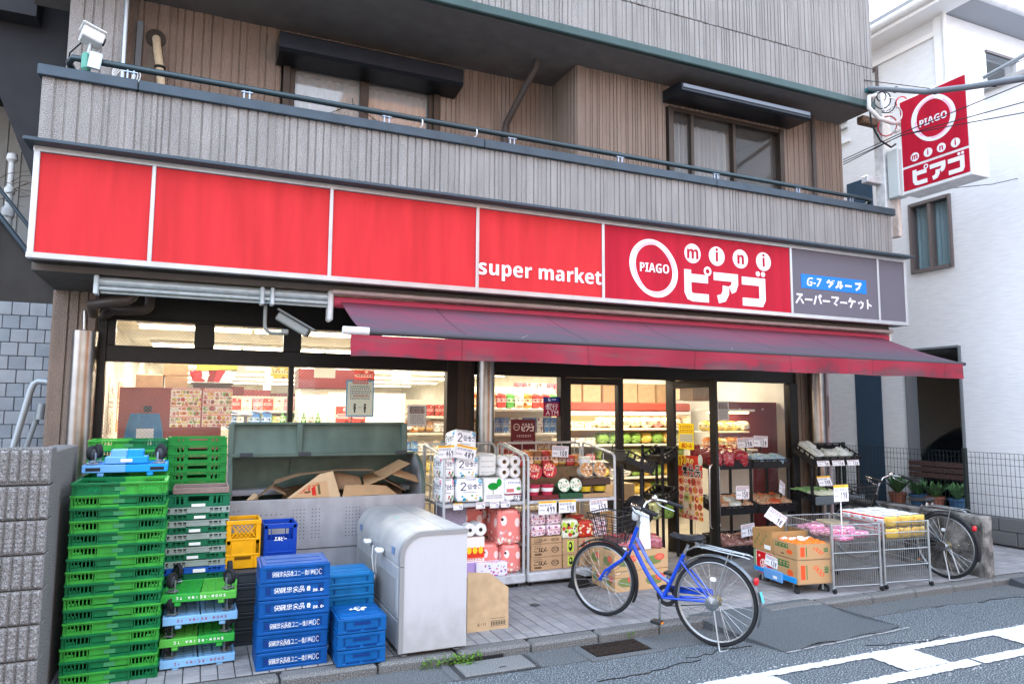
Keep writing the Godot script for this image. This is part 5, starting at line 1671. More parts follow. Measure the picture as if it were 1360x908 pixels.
	for y in [0.42, 0.55, 0.68, 0.81, 0.94, 1.07, 1.15, 1.22]: g.box(V(9.425, y, 0.65), V(0.005, 0.005, 5.1))
	var ms := part(fe, "mesh", g, fm)
	ms.set_meta("kind", "stuff")
	# plants and pots behind the fence
	for q in 4:
		var p := thing("potted_plant", ["broad leaved plant in a brown pot behind the fence, below the garage's left edge", "second potted plant behind the fence, before the garage", "third potted plant behind the fence, before the garage", "small potted plant behind the fence near its dark post"][q], "plant", V(9.68 + 0.05 * (q % 2), 0.32, -0.42 + q * 0.3))
		part(p, "pot", G.new().lathe([P(0, 0), P(0.085, 0), P(0.12, 0.2), P(0.13, 0.2), P(0.13, 0.23), P(0.1, 0.22), P(0, 0.2)], 16), mt("pot_%d" % (q % 2), [Color(0.3, 0.12, 0.08), Color(0.05, 0.13, 0.25)][q % 2], 0.8))
		part(p, "foliage", broad_leaves([26, 16, 22, 14][q], [0.40, 0.3, 0.36, 0.3][q], 60 + q), mt("leaf_dark", Color(0.07, 0.17, 0.06), 0.5, 0, {"noise": "soft", "scale": 6.0, "backlight": Color(0.06, 0.12, 0.03)}))
	var sl := thing("slat_screen", "low dull brown slatted screen behind the wire fence, before the garage", "screen")
	for q in 3: part(sl, "slat", G.new().cham(V(9.9, 0.82 + q * 0.085, 0.04), V(0.02, 0.07, 0.84), 0.004), mt("dull_red", Color(0.075, 0.04, 0.036), 0.85))
	part(fw, "ledge", G.new().span(V(9.52, PAVE, -0.7), V(9.95, 0.32, 0.8)), mm("grout"))
func broad_leaves(k: int, h: float, seed_: int) -> G:
	var g := G.new()
	var r := rng(seed_)
	for q in k:
		var a := r.randf() * TAU
		var lean := r.randf_range(0.2, 0.9)
		var d := V(cos(a), 0, sin(a))
		var len := h * r.randf_range(0.6, 1.0)
		var s := V(-d.z, 0, d.x)
		var prev_c := V(0, 0.2, 0)
		var prev_w := 0.006
		for j in range(1, 6):
			var t := j / 5.0
			var c := V(0, 0.2, 0) + d * len * lean * t + Vector3.UP * len * (t * (1.1 - lean * 0.5 * t))
			var w := 0.045 * sin(PI * pow(t, 0.8)) + 0.003
			g.face(prev_c - s * prev_w, prev_c + s * prev_w, c + s * w, c - s * w)
			prev_c = c
			prev_w = w
	return g
# ---------------------------------------------------------------- left edge: neighbour, block wall, tiles
func left_side() -> void:
	# split-faced block wall in the foreground
	var w := thing("block_wall", "grey split-faced concrete block wall at the left edge", "wall")
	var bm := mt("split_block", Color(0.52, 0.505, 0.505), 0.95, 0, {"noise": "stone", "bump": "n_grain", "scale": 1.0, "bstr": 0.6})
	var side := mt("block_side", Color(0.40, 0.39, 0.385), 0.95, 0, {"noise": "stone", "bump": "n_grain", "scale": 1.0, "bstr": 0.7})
	var zf := 2.52
	var xr := -0.735
	var top := 1.475
	var ch := 0.186
	var vars := []
	for q in 6:
		var g := G.new()
		var r := rng(100 + q)
		var rows := []
		var nx := 5
		var ny := 15
		for j in ny + 1:
			var row := []
			for i2 in nx + 1:
				var ex := i2 == 0 or i2 == nx or j == 0 or j == ny
				row.append(V(-0.022 + 0.044 * i2 / nx, -ch / 2 + 0.005 + (ch - 0.01) * j / ny, 0.0 if ex else r.randf_range(0.009, 0.017)))
			rows.append(row)
		for j in ny:
			for i2 in nx:
				g.face(rows[j][i2], rows[j][i2 + 1], rows[j + 1][i2 + 1], rows[j + 1][i2])
		vars.append(g.mesh())
	var r2 := rng(6)
	for course in 8:
		var y := top - ch * (course + 0.5) + (0.0 if course else 0.012)
		for k in 4:
			var x := xr - 0.2 - k * 0.398 - (0.0 if course % 2 == 0 else 0.0)
			var b := part(w, "block", G.new().cham(V(x, y, zf - 0.075), V(0.392, ch - 0.006 + (0.02 if course == 0 else 0.0), 0.14), 0.006), side)
			if k < 2:
				for q in 8:
					part(b, "split_rib", vars[r2.randi() % 6], bm, V(x - 0.171 + q * 0.0489, y, zf - 0.006), Basis.from_scale(V(1, 1.0 if r2.randf() < 0.5 else -1.0, 1)))
	part(w, "mortar", G.new().span(V(xr - 1.6, 0, zf - 0.135), V(xr - 0.01, top - 0.01, zf - 0.016)), mm("grout"))
	part(w, "return_wall", G.new().cham(V(xr - 0.08, 0.735, 1.96), V(0.14, 1.47, 0.84), 0.008), side)
	# tiled wall behind
	var t := thing("tiled_wall", "pale blue grey tiled wall left of the shop's column", "wall")
	part(t, "backing", G.new().span(V(-5, 0, -0.72), V(-1.2, 2.69, -0.53)), mt("tile_joint", Color(0.055, 0.06, 0.07), 0.9))
	r2 = rng(8)
	var tmesh := G.new().cham(Vector3.ZERO, V(0.128, 0.118, 0.014), 0.004).mesh()
	for row in 14:
		for k in 7:
			part(t, "tile", tmesh, mt("wall_tile%d" % r2.randi_range(0, 2), [Color(0.27, 0.30, 0.335), Color(0.24, 0.27, 0.305), Color(0.295, 0.32, 0.35)][r2.randi_range(0, 2)], 0.7, 0, {"noise": "soft", "bump": "n_grain", "scale": 1.0, "bstr": 0.4}), V(-1.27 - k * 0.134 - (0.067 if row % 2 else 0.0), 2.625 - row * 0.124, -0.527 + r2.randf_range(-0.002, 0.002)))
	# steel hand rail in front of it
	var hr := thing("stair_rail", "grey steel stair handrail before the tiled wall", "handrail")
	var sm2 := mt("rail_steel", Color(0.30, 0.34, 0.37), 0.4, 0.4)
	part(hr, "rail", G.new().tube([V(-1.62, 0.5, -0.25), V(-1.48, 1.30, -0.25), V(-1.37, 1.87, -0.25), V(-1.35, 1.93, -0.25), V(-1.32, 1.955, -0.25), V(-1.22, 1.945, -0.25)], 0.028, 12), sm2)
	part(hr, "rail", G.new().tube([V(-1.56, 0.5, -0.32), V(-1.40, 1.30, -0.32), V(-1.31, 1.68, -0.32), V(-1.24, 1.72, -0.32)], 0.022, 12), sm2)
	part(hr, "joint", G.new().tube([V(-1.30, 1.62, -0.30), V(-1.29, 1.76, -0.30)], 0.036, 12), sm2)
	part(hr, "bracket", G.new().cham(V(-1.4, 1.33, -0.32), V(0.06, 0.06, 0.06), 0.01), sm2)
	# dark overhanging neighbour
	var n := thing("left_building", "dark building overhanging the alley at the left edge", "building")
	var dk := mt("dark_boards", Color(0.035, 0.035, 0.04), 0.8, 0, {"noise": "soft", "scale": 0.8})
	part(n, "overhang", G.new().span(V(-9, 5.5, -8), V(-1.62, 9, -0.66)), dk)
	part(n, "stair_soffit", G.new().prism(PackedVector2Array([P(-1.908, 4.722), P(-1.603, 3.974), P(-1.3, 3.2), P(-1.22, 3.2), P(-1.22, 9), P(-3.65, 9)]), -2.6, -0.9), dk)
	part(n, "pale_wall", G.new(), mt("corrugated", Color(0.42, 0.42, 0.41), 0.7, 0, {"noise": "soft", "scale": 0.8})).mesh = _pale_wall()
	var dp := part(n, "stair_side", G.new().prism(PackedVector2Array([P(-5, 2.69), P(-1.22, 2.69), P(-1.22, 2.72), P(-1.59, 3.2), P(-1.87, 3.58), P(-2.2, 4.0), P(-5, 4.0)]), -1.2, -1.1), mt("dark_brown", Color(0.05, 0.045, 0.042), 0.7, 0, {"noise": "soft", "scale": 1.0}))
	part(dp, "stringer", G.new().tube([V(-2.3, 4.15, -1.05), V(-1.22, 2.72, -1.05)], 0.026, 8), mm("cap_metal"))
	part(dp, "stringer", G.new().tube([V(-2.3, 4.40, -1.05), V(-1.22, 2.97, -1.05)], 0.018, 8), mm("cap_metal"))
	var ip := thing("insulator_pole", "white post with ringed insulator and bare twigs, beyond the stair", "post", V(-1.93, 0, -1.6))
	part(ip, "post", G.new().lathe([P(0.045, 2.7), P(0.045, 3.7), P(0.06, 3.72), P(0.06, 3.8), P(0.035, 3.83), P(0.035, 3.95), P(0.05, 3.97), P(0.05, 4.02), P(0.028, 4.05), P(0.028, 4.3), P(0.055, 4.33), P(0.045, 4.39), P(0, 4.41)], 14), mm("white_paint"))
	var g := G.new()
	var r := rng(14)
	for q in 9:
		var a := V(r.randf_range(-0.1, 0.1), 4.0 + r.randf_range(-0.15, 0.15), 0.1)
		var b := a + V(r.randf_range(0.1, 0.3), r.randf_range(-0.1, 0.12), 0.05)
		g.tube([a, (a + b) / 2 + V(0, 0.03, 0), b, b + V(0.12, r.randf_range(-0.08, 0.05), 0)], 0.005, 5, false, 0.002)
	part(ip, "twigs", g, mt("twig", Color(0.12, 0.09, 0.08), 0.9))
	g = G.new()
	for q in 5: g.tube([V(-2.3, 3.3 + q * 0.08, -1.0), V(-2.05 + q * 0.02, 3.45 + q * 0.05, -1.0), V(-1.98, 3.1 - q * 0.06, -0.98), V(-2.0, 2.7, -0.98)], 0.02, 6)
	one("cable_bundle", "bundle of dark cables by the stair at the left edge", "cables", g, mm("cable"))
func _pale_wall() -> ArrayMesh:
	var g := G.new()
	ribbed(g, -5.5, -1.25, 2.6, 5.6, -3.3, 17, 0.16, 0.02)
	return g.mesh()
# ---------------------------------------------------------------- plastic crates
func crate_half(sx: float, w: float, d: float, h: float) -> G:
	# one half of an open bread crate, from the middle to the end at sx
	var g := G.new()
	var hw := w / 2
	var x0 := 0.0 if sx > 0 else -hw
	var t := 0.006
	g.box(V(x0 + hw / 2, 0.004, 0), V(hw, 0.006, d - 0.02))
	for sz in [-1.0, 1.0]:
		var z: float = sz * (d / 2 - 0.016)
		var cx := x0 + hw / 2
		g.box(V(cx, h - 0.006, z + sz * 0.008), V(hw, 0.01, 0.022))
		g.box(V(cx, h * 0.78, z + sz * 0.004), V(hw, 0.005, 0.016))
		g.box(V(cx, 0.009, z), V(hw, 0.014, 0.008))
		# holes: a solid sheet broken by two rows of openings
		g.box(V(x0 + (0.055 if sx > 0 else hw - 0.055), h * 0.48, z), V(0.11, h * 0.88, t * 0.7))
		for k in 7:
			var px := sx * (0.118 + k * 0.0205)
			g.box(V(px, h * 0.48, z), V(0.0065, h * 0.84, t * 0.7))
		g.box(V(sx * (hw - 0.012), h * 0.48, z), V(0.022, h * 0.9, t * 0.7))
		g.box(V(sx * (hw - 0.045), h * 0.40, z), V(0.05, 0.012, t * 0.7))
		for px in [0.105, hw - 0.025]: g.box(V(sx * px, h * 0.5, z + sz * 0.006), V(0.004, h * 0.9, 0.016))
		g.box(V(cx, h * 0.24, z), V(hw, 0.006, t * 0.7))
	var ex := sx * (hw - 0.014)
	g.box(V(ex + sx * 0.007, h - 0.006, 0), V(0.022, 0.01, d))
	g.box(V(ex, 0.012, 0), V(0.008, 0.02, d))
	for k in 11: g.box(V(ex, h * 0.45, -d / 2 + 0.02 + k * (d - 0.04) / 10), V(t * 0.7, h * 0.85, 0.018))
	return g
func bread_crate() -> Node3D:
	var o := thing("bread_crate", "", "crate")
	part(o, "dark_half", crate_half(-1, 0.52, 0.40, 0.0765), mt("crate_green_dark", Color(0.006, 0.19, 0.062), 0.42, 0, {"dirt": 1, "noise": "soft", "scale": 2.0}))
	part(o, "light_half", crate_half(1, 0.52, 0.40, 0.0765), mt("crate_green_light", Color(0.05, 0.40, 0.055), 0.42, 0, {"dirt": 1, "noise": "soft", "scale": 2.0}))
	part(o, "label_plate", G.new().box(V(0.0, 0.036, 0.188), V(0.06, 0.024, 0.004)), mt("crate_plate", Color(0.045, 0.24, 0.10), 0.4))
	part(o, "label_plate", G.new().box(V(0.0, 0.036, -0.188), V(0.06, 0.024, 0.004)), mm("crate_plate"))
	return o
func lattice_crate(w: float, d: float, h: float, m: Material) -> Node3D:
	var o := thing("lattice_crate", "", "crate")
	var g := G.new()
	g.box(V(0, 0.004, 0), V(w, 0.006, d))
	for s in [-1.0, 1.0]:
		for q in [[w, d, false], [d, w, true]]:
			var l: float = q[0]
			var off: float = s * (q[1] / 2 - 0.004)
			var put := func(u: float, y: float, su: float, sy: float, st: float) -> void:
				if q[2]: g.box(V(off, y, u), V(st, sy, su))
				else: g.box(V(u, y, off), V(su, sy, st))
			put.call(0.0, h - 0.006, l, 0.011, 0.013)
			put.call(0.0, 0.012, l, 0.02, 0.007)
			for e in [-1.0, 1.0]:
				put.call(e * l * 0.44, h * 0.5, l * 0.11, h * 0.85, 0.005)
				put.call(e * l * 0.2, h * 0.5, 0.03, h * 0.85, 0.005)
				put.call(e * l * 0.29, h * 0.5, 0.012, h * 0.85, 0.005)
				put.call(e * l * 0.36, h * 0.5, 0.012, h * 0.85, 0.005)
			put.call(0.0, h * 0.42, l * 0.36, 0.006, 0.005)
			put.call(0.0, h * 0.25, l * 0.34, h * 0.25, 0.004)
	part(o, "shell", g, m)
	return o
func folded_crate(w: float, d: float, h: float, m: Material) -> Node3D:
	var o := thing("folded_crate", "", "crate")
	var g := G.new()
	g.box(V(0, h * 0.3, 0), V(w - 0.03, h * 0.5, d - 0.03))
	for sz in [-1.0, 1.0]:
		var z: float = sz * (d / 2 - 0.005)
		g.box(V(0, h - 0.005, z), V(w, 0.009, 0.012))
		g.box(V(0, h * 0.5, z), V(w * 0.36, h * 0.8, 0.008))
		for e in [-1.0, 1.0]:
			g.box(V(e * w * 0.34, 0.006, z), V(w * 0.3, 0.01, 0.010))
			for k in 4: g.box(V(e * w * (0.24 + k * 0.082), h * 0.5, z), V(0.008 if k != 2 else 0.03, h * 0.9, 0.009))
	for sx in [-1.0, 1.0]:
		g.box(V(sx * (w / 2 - 0.005), h * 0.5, 0), V(0.01, h * 0.95, d - 0.01))
	part(o, "shell", g, m)
	return o
func wheel_caster(p: Node3D, at: Vector3, turn: float, up: float, r := 0.05) -> void:
	# caster: wheel with tyre, hub and steel fork; up = +1 stands upside down on its plate
	var b := ry(turn)
	var c := at + V(0, up * (r + 0.028), 0) + b * V(0.0, 0, 0.012)
	var w := part(p, "wheel", G.new().lathe([P(r * 0.62, -0.012), P(r * 0.95, -0.014), P(r, -0.008), P(r, 0.008), P(r * 0.95, 0.014), P(r * 0.62, 0.012), P(0.62 * r, -0.012)], 22, c, b * Basis(Vector3.BACK, PI / 2)), mm("rubber"))
	part(w, "hub", G.new().lathe([P(0, -0.013), P(r * 0.3, -0.013), P(r * 0.62, -0.008), P(r * 0.62, 0.008), P(r * 0.3, 0.013), P(0, 0.013)], 16, c, b * Basis(Vector3.BACK, PI / 2)), mm("dark_grey"))
	var g := G.new()
	for s in [-1.0, 1.0]: g.cham(c + b * V(s * 0.02, -up * (r + 0.02) * 0.5, -0.006), V(0.003, r + 0.02, 0.018), 0.001, b)
	g.cham(at + V(0, up * 0.006, 0), V(0.06, 0.01, 0.055), 0.002, b)
	part(p, "fork", g, mm("zinc"))
func dolly(label: String, at: Vector3, turn: float, cols: Array, down: bool, text: bool, w := 0.445, d := 0.43) -> Node3D:
	var o := thing("crate_dolly", label, "dolly", at, turn)
	var up := 1.0 if down else -1.0
	for s in 2:
		var g := G.new()
		var x0 := -w / 2 if s == 0 else 0.0
		# ribbed tray: rim, ribs both ways
		for sz in [-1.0, 1.0]: g.cham(V(x0 + w / 4, 0.025, sz * (d / 2 - 0.008)), V(w / 2, 0.05, 0.016), 0.003)
		g.cham(V((-1.0 if s == 0 else 1.0) * (w / 2 - 0.008), 0.025, 0), V(0.016, 0.05, d - 0.03), 0.003)
		g.box(V(x0 + w / 4, 0.012 if down else 0.04, 0), V(w / 2 - 0.01, 0.012, d - 0.03))
		for k in 4: g.box(V(x0 + 0.03 + k * 0.055, 0.03 if down else 0.02, 0), V(0.005, 0.034, d - 0.03))
		for k in 7: g.box(V(x0 + w / 4, 0.03 if down else 0.02, -d / 2 + 0.05 + k * (d - 0.1) / 6), V(w / 2 - 0.01, 0.034, 0.005))
		# feet that hang below the front edge
		for sz in [-1.0, 1.0]: g.cham(V(x0 + w / 4 + (-0.02 if s == 0 else 0.02), -0.012 if down else 0.062, sz * (d / 2 - 0.02)), V(0.04, 0.03, 0.03), 0.006)
		part(o, "tray", g, cols[s])
	if text:
		var g := G.new()
		write(g, "SHOW-REIWA.TC", 0.015, 0.012, 0.0235, 0.0032, 0.0012, Transform3D(Basis(Vector3.BACK, PI), V(0.155, 0.033, d / 2)), 0.0)
		part(o, "lettering", g, cols[2])
	var k := 0
	for sx in [-1.0, 1.0]:
		for sz in [-1.0, 1.0]:
			wheel_caster(o, V(sx * (w / 2 - 0.055), 0.05 if down else 0.0, sz * (d / 2 - 0.07)), [0.5, -0.4, 0.15, 0.7][k], up)
			k += 1
	return o
func crate_stacks() -> void:
	# three stacks of two-tone bread crates at the left
	var c0 := bread_crate()
	var r := rng(12)
	var stacks := [["front", -0.425, 1.95, 16], ["middle", -0.44, 1.53, 16], ["rear", -0.47, 0.98, 19]]
	var first := true
	for s in stacks:
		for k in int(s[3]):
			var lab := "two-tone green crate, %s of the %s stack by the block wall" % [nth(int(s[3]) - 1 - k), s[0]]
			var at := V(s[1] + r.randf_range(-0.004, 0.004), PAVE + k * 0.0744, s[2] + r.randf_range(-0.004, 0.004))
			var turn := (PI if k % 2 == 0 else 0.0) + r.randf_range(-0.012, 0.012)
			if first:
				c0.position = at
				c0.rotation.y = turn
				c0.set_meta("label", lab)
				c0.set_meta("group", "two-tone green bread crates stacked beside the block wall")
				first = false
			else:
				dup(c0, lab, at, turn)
	var pb := mt("dolly_pale_blue", Color(0.13, 0.33, 0.66), 0.42)
	var bb := mt("dolly_blue", Color(0.01, 0.25, 0.66), 0.42)
	var gr := mt("dolly_green", Color(0.03, 0.34, 0.05), 0.42)
	var lg := mt("dolly_lime", Color(0.09, 0.42, 0.06), 0.42)
	var sky := mt("dolly_sky", Color(0.20, 0.42, 0.66), 0.42)
	var wt := mm("white")
	var rd := mt("print_red", Color(0.3, 0.08, 0.15), 0.5)
	var top := dolly("light blue crate dolly lying upside down, wheels up, on the middle green stack", V(-0.44, PAVE + 16 * 0.0744 + 0.03, 1.53), 0.02, [pb, bb, wt], true, false, 0.51, 0.40)
	var g := G.new()
	for q in [[-0.115, 0.09, 0.16, 0.05], [0.115, 0.09, 0.16, 0.05]]: pass
	g.cham(V(-0.065, 0.075, 0.06), V(0.13, 0.05, 0.16), 0.006)
	g.cham(V(-0.05, 0.12, 0.02), V(0.10, 0.05, 0.14), 0.006)
	part(top, "tray", g, pb)
	g = G.new()
	g.cham(V(0.065, 0.075, 0.06), V(0.13, 0.05, 0.16), 0.006)
	g.cham(V(0.05, 0.12, 0.02), V(0.10, 0.05, 0.14), 0.006)
	part(top, "tray", g, bb)
	part(top, "label_plate", G.new().box(V(0.0, 0.075, 0.142), V(0.07, 0.02, 0.003)), mm("paper"))
	for s in [-1.0, 1.0]: part(top, "hand_slot", G.new().box(V(s * 0.19, 0.022, 0.2005), V(0.085, 0.022, 0.002)), mm("black_plastic"))
	# second column: crates behind, folded crates before, dollies in front
	var lc := lattice_crate(0.42, 0.34, 0.066, mt("lattice_green", Color(0.012, 0.2, 0.035), 0.42, 0, {"noise": "soft", "scale": 2.0}))
	for k in 21:
		var lab := "green open lattice crate, %s of the rear stack by the window" % nth(20 - k)
		var at := V(0.005 + r.randf_range(-0.005, 0.005), PAVE + k * 0.0682, 0.98)
		if k == 0:
			lc.position = at
			tag(lc, lab, "crate", "green lattice crates of the tall rear stack")
		else:
			dup(lc, lab, at, r.randf_range(-0.02, 0.02))
	var dg := mt("fold_green", Color(0.006, 0.14, 0.065), 0.42, 0, {"noise": "soft", "scale": 2.0})
	var gy := mt("fold_grey", Color(0.30, 0.36, 0.33), 0.5, 0, {"noise": "soft", "scale": 2.0})
	var bl := mt("fold_blue", Color(0.01, 0.09, 0.42), 0.4)
	var ft := folded_crate(0.41, 0.34, 0.045, dg)
	var fy := folded_crate(0.415, 0.345, 0.046, gy)
	var y := PAVE
	var names := ["lowest", "second from below", "third from below", "fourth from below", "fifth from below", "sixth from below", "seventh from below", "eighth from below", "ninth from below", "tenth from below", "eleventh from below"]
	for k in 11:
		var lab := "dark green folded crate, %s, in the stack behind the upturned dollies" % names[k]
		var at := V(0.025 + r.randf_range(-0.005, 0.005), y, 1.43)
		if k == 0:
			ft.position = at
			tag(ft, lab, "crate", "folded crates behind the dollies")
		else: dup(ft, lab, at)
		y += 0.045
	var fb := folded_crate(0.43, 0.35, 0.045, bl)
	fb.position = V(0.03, y, 1.43)
	tag(fb, "blue folded crate under the grey and green ones, just above the dollies", "crate")
	part(fb, "label_plate", G.new().box(V(0.02, 0.02, 0.176), V(0.08, 0.024, 0.003)), mm("paper"))
	y += 0.046
	for k in 5:
		var lab := "grey folded crate, %s of five between dark green ones" % names[k]
		var at := V(0.03 + r.randf_range(-0.006, 0.006), y, 1.43)
		if k == 0:
			fy.position = at
			tag(fy, lab, "crate", "grey folded crates between the green ones")
		else: dup(fy, lab, at)
		y += 0.047
		if k < 4:
			var c := dup(ft, "dark green folded crate lying on the %s grey folded one" % names[k], V(0.025 + r.randf_range(-0.006, 0.006), y, 1.43))
			part(c, "label_plate", G.new().box(V(r.randf_range(-0.02, 0.02), 0.02, 0.172), V(0.075, 0.02, 0.003)), mm("paper"))
			y += 0.045
	var oc := lattice_crate(0.415, 0.34, 0.088, dg)
	oc.position = V(0.025, y, 1.43)
	tag(oc, "deep green open crate under the brown one, behind the upturned dollies", "crate")
	part(oc, "label_plate", G.new().box(V(0.0, 0.012, 0.174), V(0.09, 0.02, 0.003)), mm("paper"))
	y += 0.089
	var bc := thing("brown_crate", "shallow dusty brown crate, dark inside, topmost before the lattice crates", "crate", V(0.04, y, 1.43))
	var bm := mt("crate_brown", Color(0.26, 0.18, 0.16), 0.6, 0, {"noise": "soft", "scale": 3.0})
	g = G.new()
	for s in [-1.0, 1.0]:
		g.cham(V(0, 0.022, s * 0.15), V(0.37, 0.042, 0.012), 0.003)
		g.cham(V(s * 0.18, 0.022, 0), V(0.012, 0.042, 0.3), 0.003)
	part(bc, "rim", g, bm)
	part(bc, "tray", G.new().box(V(0, 0.012, 0), V(0.35, 0.012, 0.29)), mt("crate_inside", Color(0.045, 0.035, 0.04), 0.8))
	# four upturned dollies in front
	dolly("green crate dolly on top of four upturned ones, wheels up", V(0.07, PAVE + 0.41, 1.83), -0.06, [gr, lg, wt], true, true)
	dolly("pale blue upturned crate dolly, second from the top of four", V(0.065, PAVE + 0.275, 1.84), 0.02, [sky, sky, rd], true, true)
	dolly("lime green upturned crate dolly, third from the top of four", V(0.06, PAVE + 0.14, 1.84), -0.02, [lg, gr, wt], true, true)
	dolly("pale blue upturned crate dolly, lowest of four", V(0.06, PAVE + 0.012, 1.84), 0.02, [sky, sky, rd], true, true)
# ---------------------------------------------------------------- folding containers and milk crates
func container(w: float, d: float, h: float, m: Material, lid: bool) -> Node3D:
	var o := thing("container", "", "container")
	var g := G.new()
	g.cham(V(0, h / 2, 0), V(w - 0.016, h - 0.01, d - 0.016), 0.004)
	for sx in [-1.0, 1.0]:
		for sz in [-1.0, 1.0]: g.cham(V(sx * (w / 2 - 0.02), h / 2, sz * (d / 2 - 0.008)), V(0.038, h - 0.004, 0.016), 0.003)
	for sz in [-1.0, 1.0]:
		g.cham(V(0, h - 0.012, sz * (d / 2 - 0.007)), V(w, 0.020, 0.016), 0.003)
		g.cham(V(0, 0.010, sz * (d / 2 - 0.007)), V(w, 0.018, 0.016), 0.003)
		g.cham(V(0, h * 0.5, sz * (d / 2 - 0.009)), V(w * 0.68, h * 0.56, 0.01), 0.003)
	for sx in [-1.0, 1.0]:
		g.cham(V(sx * (w / 2 - 0.007), h - 0.012, 0), V(0.016, 0.020, d), 0.003)
		g.cham(V(sx * (w / 2 - 0.007), 0.012, 0), V(0.016, 0.020, d), 0.003)
		g.cham(V(sx * (w / 2 - 0.007), h * 0.5, 0), V(0.012, h * 0.6, d * 0.6), 0.003)
	if lid:
		g.cham(V(0, h - 0.002, 0), V(w - 0.03, 0.012, d - 0.03), 0.004)
		for k in 2: g.cham(V(0, h + 0.005, (k - 0.5) * d * 0.32), V(w * 0.8, 0.006, d * 0.22), 0.002)
	part(o, "shell", g, m)
	for sx in [-1.0, 1.0]: part(o, "latch", G.new().box(V(sx * (w / 2 - 0.062), h * 0.5, d / 2 - 0.007), V(0.03, h * 0.36, 0.004)), mt("latch_blue", Color(0.004, 0.03, 0.16), 0.5))
	return o
func containers() -> void:
	var blue := mt("container_blue", Color(0.004, 0.088, 0.34), 0.38, 0, {"dirt": 1, "noise": "soft", "scale": 2.2})
	var lblue := mt("container_light", Color(0.012, 0.2, 0.5), 0.38, 0, {"dirt": 1, "noise": "soft", "scale": 2.2})
	var mblue := mt("container_mid", Color(0.005, 0.11, 0.37), 0.38, 0, {"dirt": 1, "noise": "soft", "scale": 2.2})
	var wt := mm("white")
	var r := rng(31)
	var c0 := container(0.44, 0.36, 0.106, blue, true)
	for k in 6:
		var q := 5 - k
		var big := q == 1 or q == 2
		var lab := "blue folding container with %s white lettering, %s of the stack of six" % ["large" if big else "narrow", nth(q)]
		var at := V(0.622 + r.randf_range(-0.005, 0.005), PAVE + k * 0.107, 2.11 + r.randf_range(-0.005, 0.005))
		var c: Node3D = c0
		if k == 0:
			c0.position = at
			tag(c0, lab, "container", "blue folding containers stacked by the dollies")
		else:
			c = dup(c0, lab, at, r.randf_range(-0.01, 0.01) - 0.01)
	var kk := 0
	for c in get_children():
		if str(c.name).begins_with("container") and c.has_meta("group") and str(c.get_meta("group")).begins_with("blue folding"):
			var q := 5 - kk
			var g := G.new()
			if q == 1 or q == 2:
				write(g, "伊藤忠食品", 0.034, 0.033, 0.039, 0.0029, 0.0012, Transform3D(Basis.IDENTITY, V(-0.13, 0.04, 0.1765)), 0.1)
				write(g, "株", 0.03, 0.022, 0.03, 0.004, 0.0012, Transform3D(Basis.IDENTITY, V(0.075, 0.042, 0.1765)), 0.1)
				write(g, "20.04", 0.014, 0.012, 0.016, 0.004, 0.0012, Transform3D(Basis.IDENTITY, V(0.115, 0.036, 0.1765)), 0.0)
			else:
				write(g, "伊藤忠食品株ユニー株川崎DC", 0.032, 0.0195, 0.0225, 0.0019, 0.0012, Transform3D(Basis.IDENTITY, V(-0.145, 0.036, 0.1765)), 0.0)
			part(c, "lettering", g, wt)
			kk += 1
	var l0 := container(0.335, 0.34, 0.078, lblue, true)
	for k in 6:
		var at := V(1.055 + r.randf_range(-0.004, 0.004), PAVE + k * 0.079, 1.76)
		var lab := "bright light blue folded container, %s of the stack between the blue ones" % nth(5 - k)
		if k == 0:
			l0.position = at
			tag(l0, lab, "container", "light blue folded containers behind the small stack")
		else: dup(l0, lab, at, r.randf_range(-0.015, 0.015))
	var b0 := container(0.315, 0.34, 0.098, mblue, true)
	var g2 := G.new()
	for q in [[0.0, 0.062, 0.11, 0.016], [-0.055, 0.018, 0.09, 0.007], [0.055, 0.018, 0.09, 0.007]]: part(b0, "hand_slot", G.new().box(V(q[0], q[1], 0.1695), V(q[2], q[3], 0.003)), mm("latch_blue"))
	for k in 3:
		var at := V(1.04 + r.randf_range(-0.004, 0.004), PAVE + k * 0.1, 2.245)
		var lab := "small blue lidded container, %s of the three beside the white chest" % ["lowest", "middle", "topmost"][k]
		if k == 0:
			b0.position = at
			tag(b0, lab, "container", "small blue containers beside the white chest")
		else:
			var c := dup(b0, lab, at, r.randf_range(-0.01, 0.01))
			if k == 2:
				var g := G.new()
				for q in 14: disc(g, P(r.randf_range(-0.05, 0.06), r.randf_range(-0.05, 0.06)), r.randf_range(0.006, 0.016), 0.0005 + q * 0.0001, Transform3D(Basis(Vector3.RIGHT, -PI / 2), V(0, 0.1065, 0)))
				part(c, "sticker_scraps", g, wt)
	# milk crates behind
	var yel := mt("crate_yellow", Color(0.78, 0.36, 0.006), 0.4, 0, {"noise": "soft", "scale": 2.0})
	var yc := thing("milk_crate", "yellow lattice-sided plastic crate behind the blue containers", "crate", V(0.335, 0.575, 1.47))
	g2 = G.new()
	var w := 0.225
	var h := 0.345
	var d := 0.26
	for s in [-1.0, 1.0]:
		g2.cham(V(0, h - 0.02, s * d / 2), V(w + 0.012, 0.03, 0.016), 0.003)
		g2.cham(V(s * w / 2, h - 0.02, 0), V(0.016, 0.03, d + 0.01), 0.003)
		g2.cham(V(0, 0.10, s * d / 2), V(w, 0.2, 0.012), 0.003)
		g2.cham(V(s * w / 2, 0.16, 0), V(0.012, 0.31, d), 0.003)
		g2.cham(V(0, 0.205, s * d / 2), V(w + 0.006, 0.014, 0.018), 0.003)
		g2.cham(V(0, 0.095, s * d / 2), V(w + 0.006, 0.014, 0.018), 0.003)
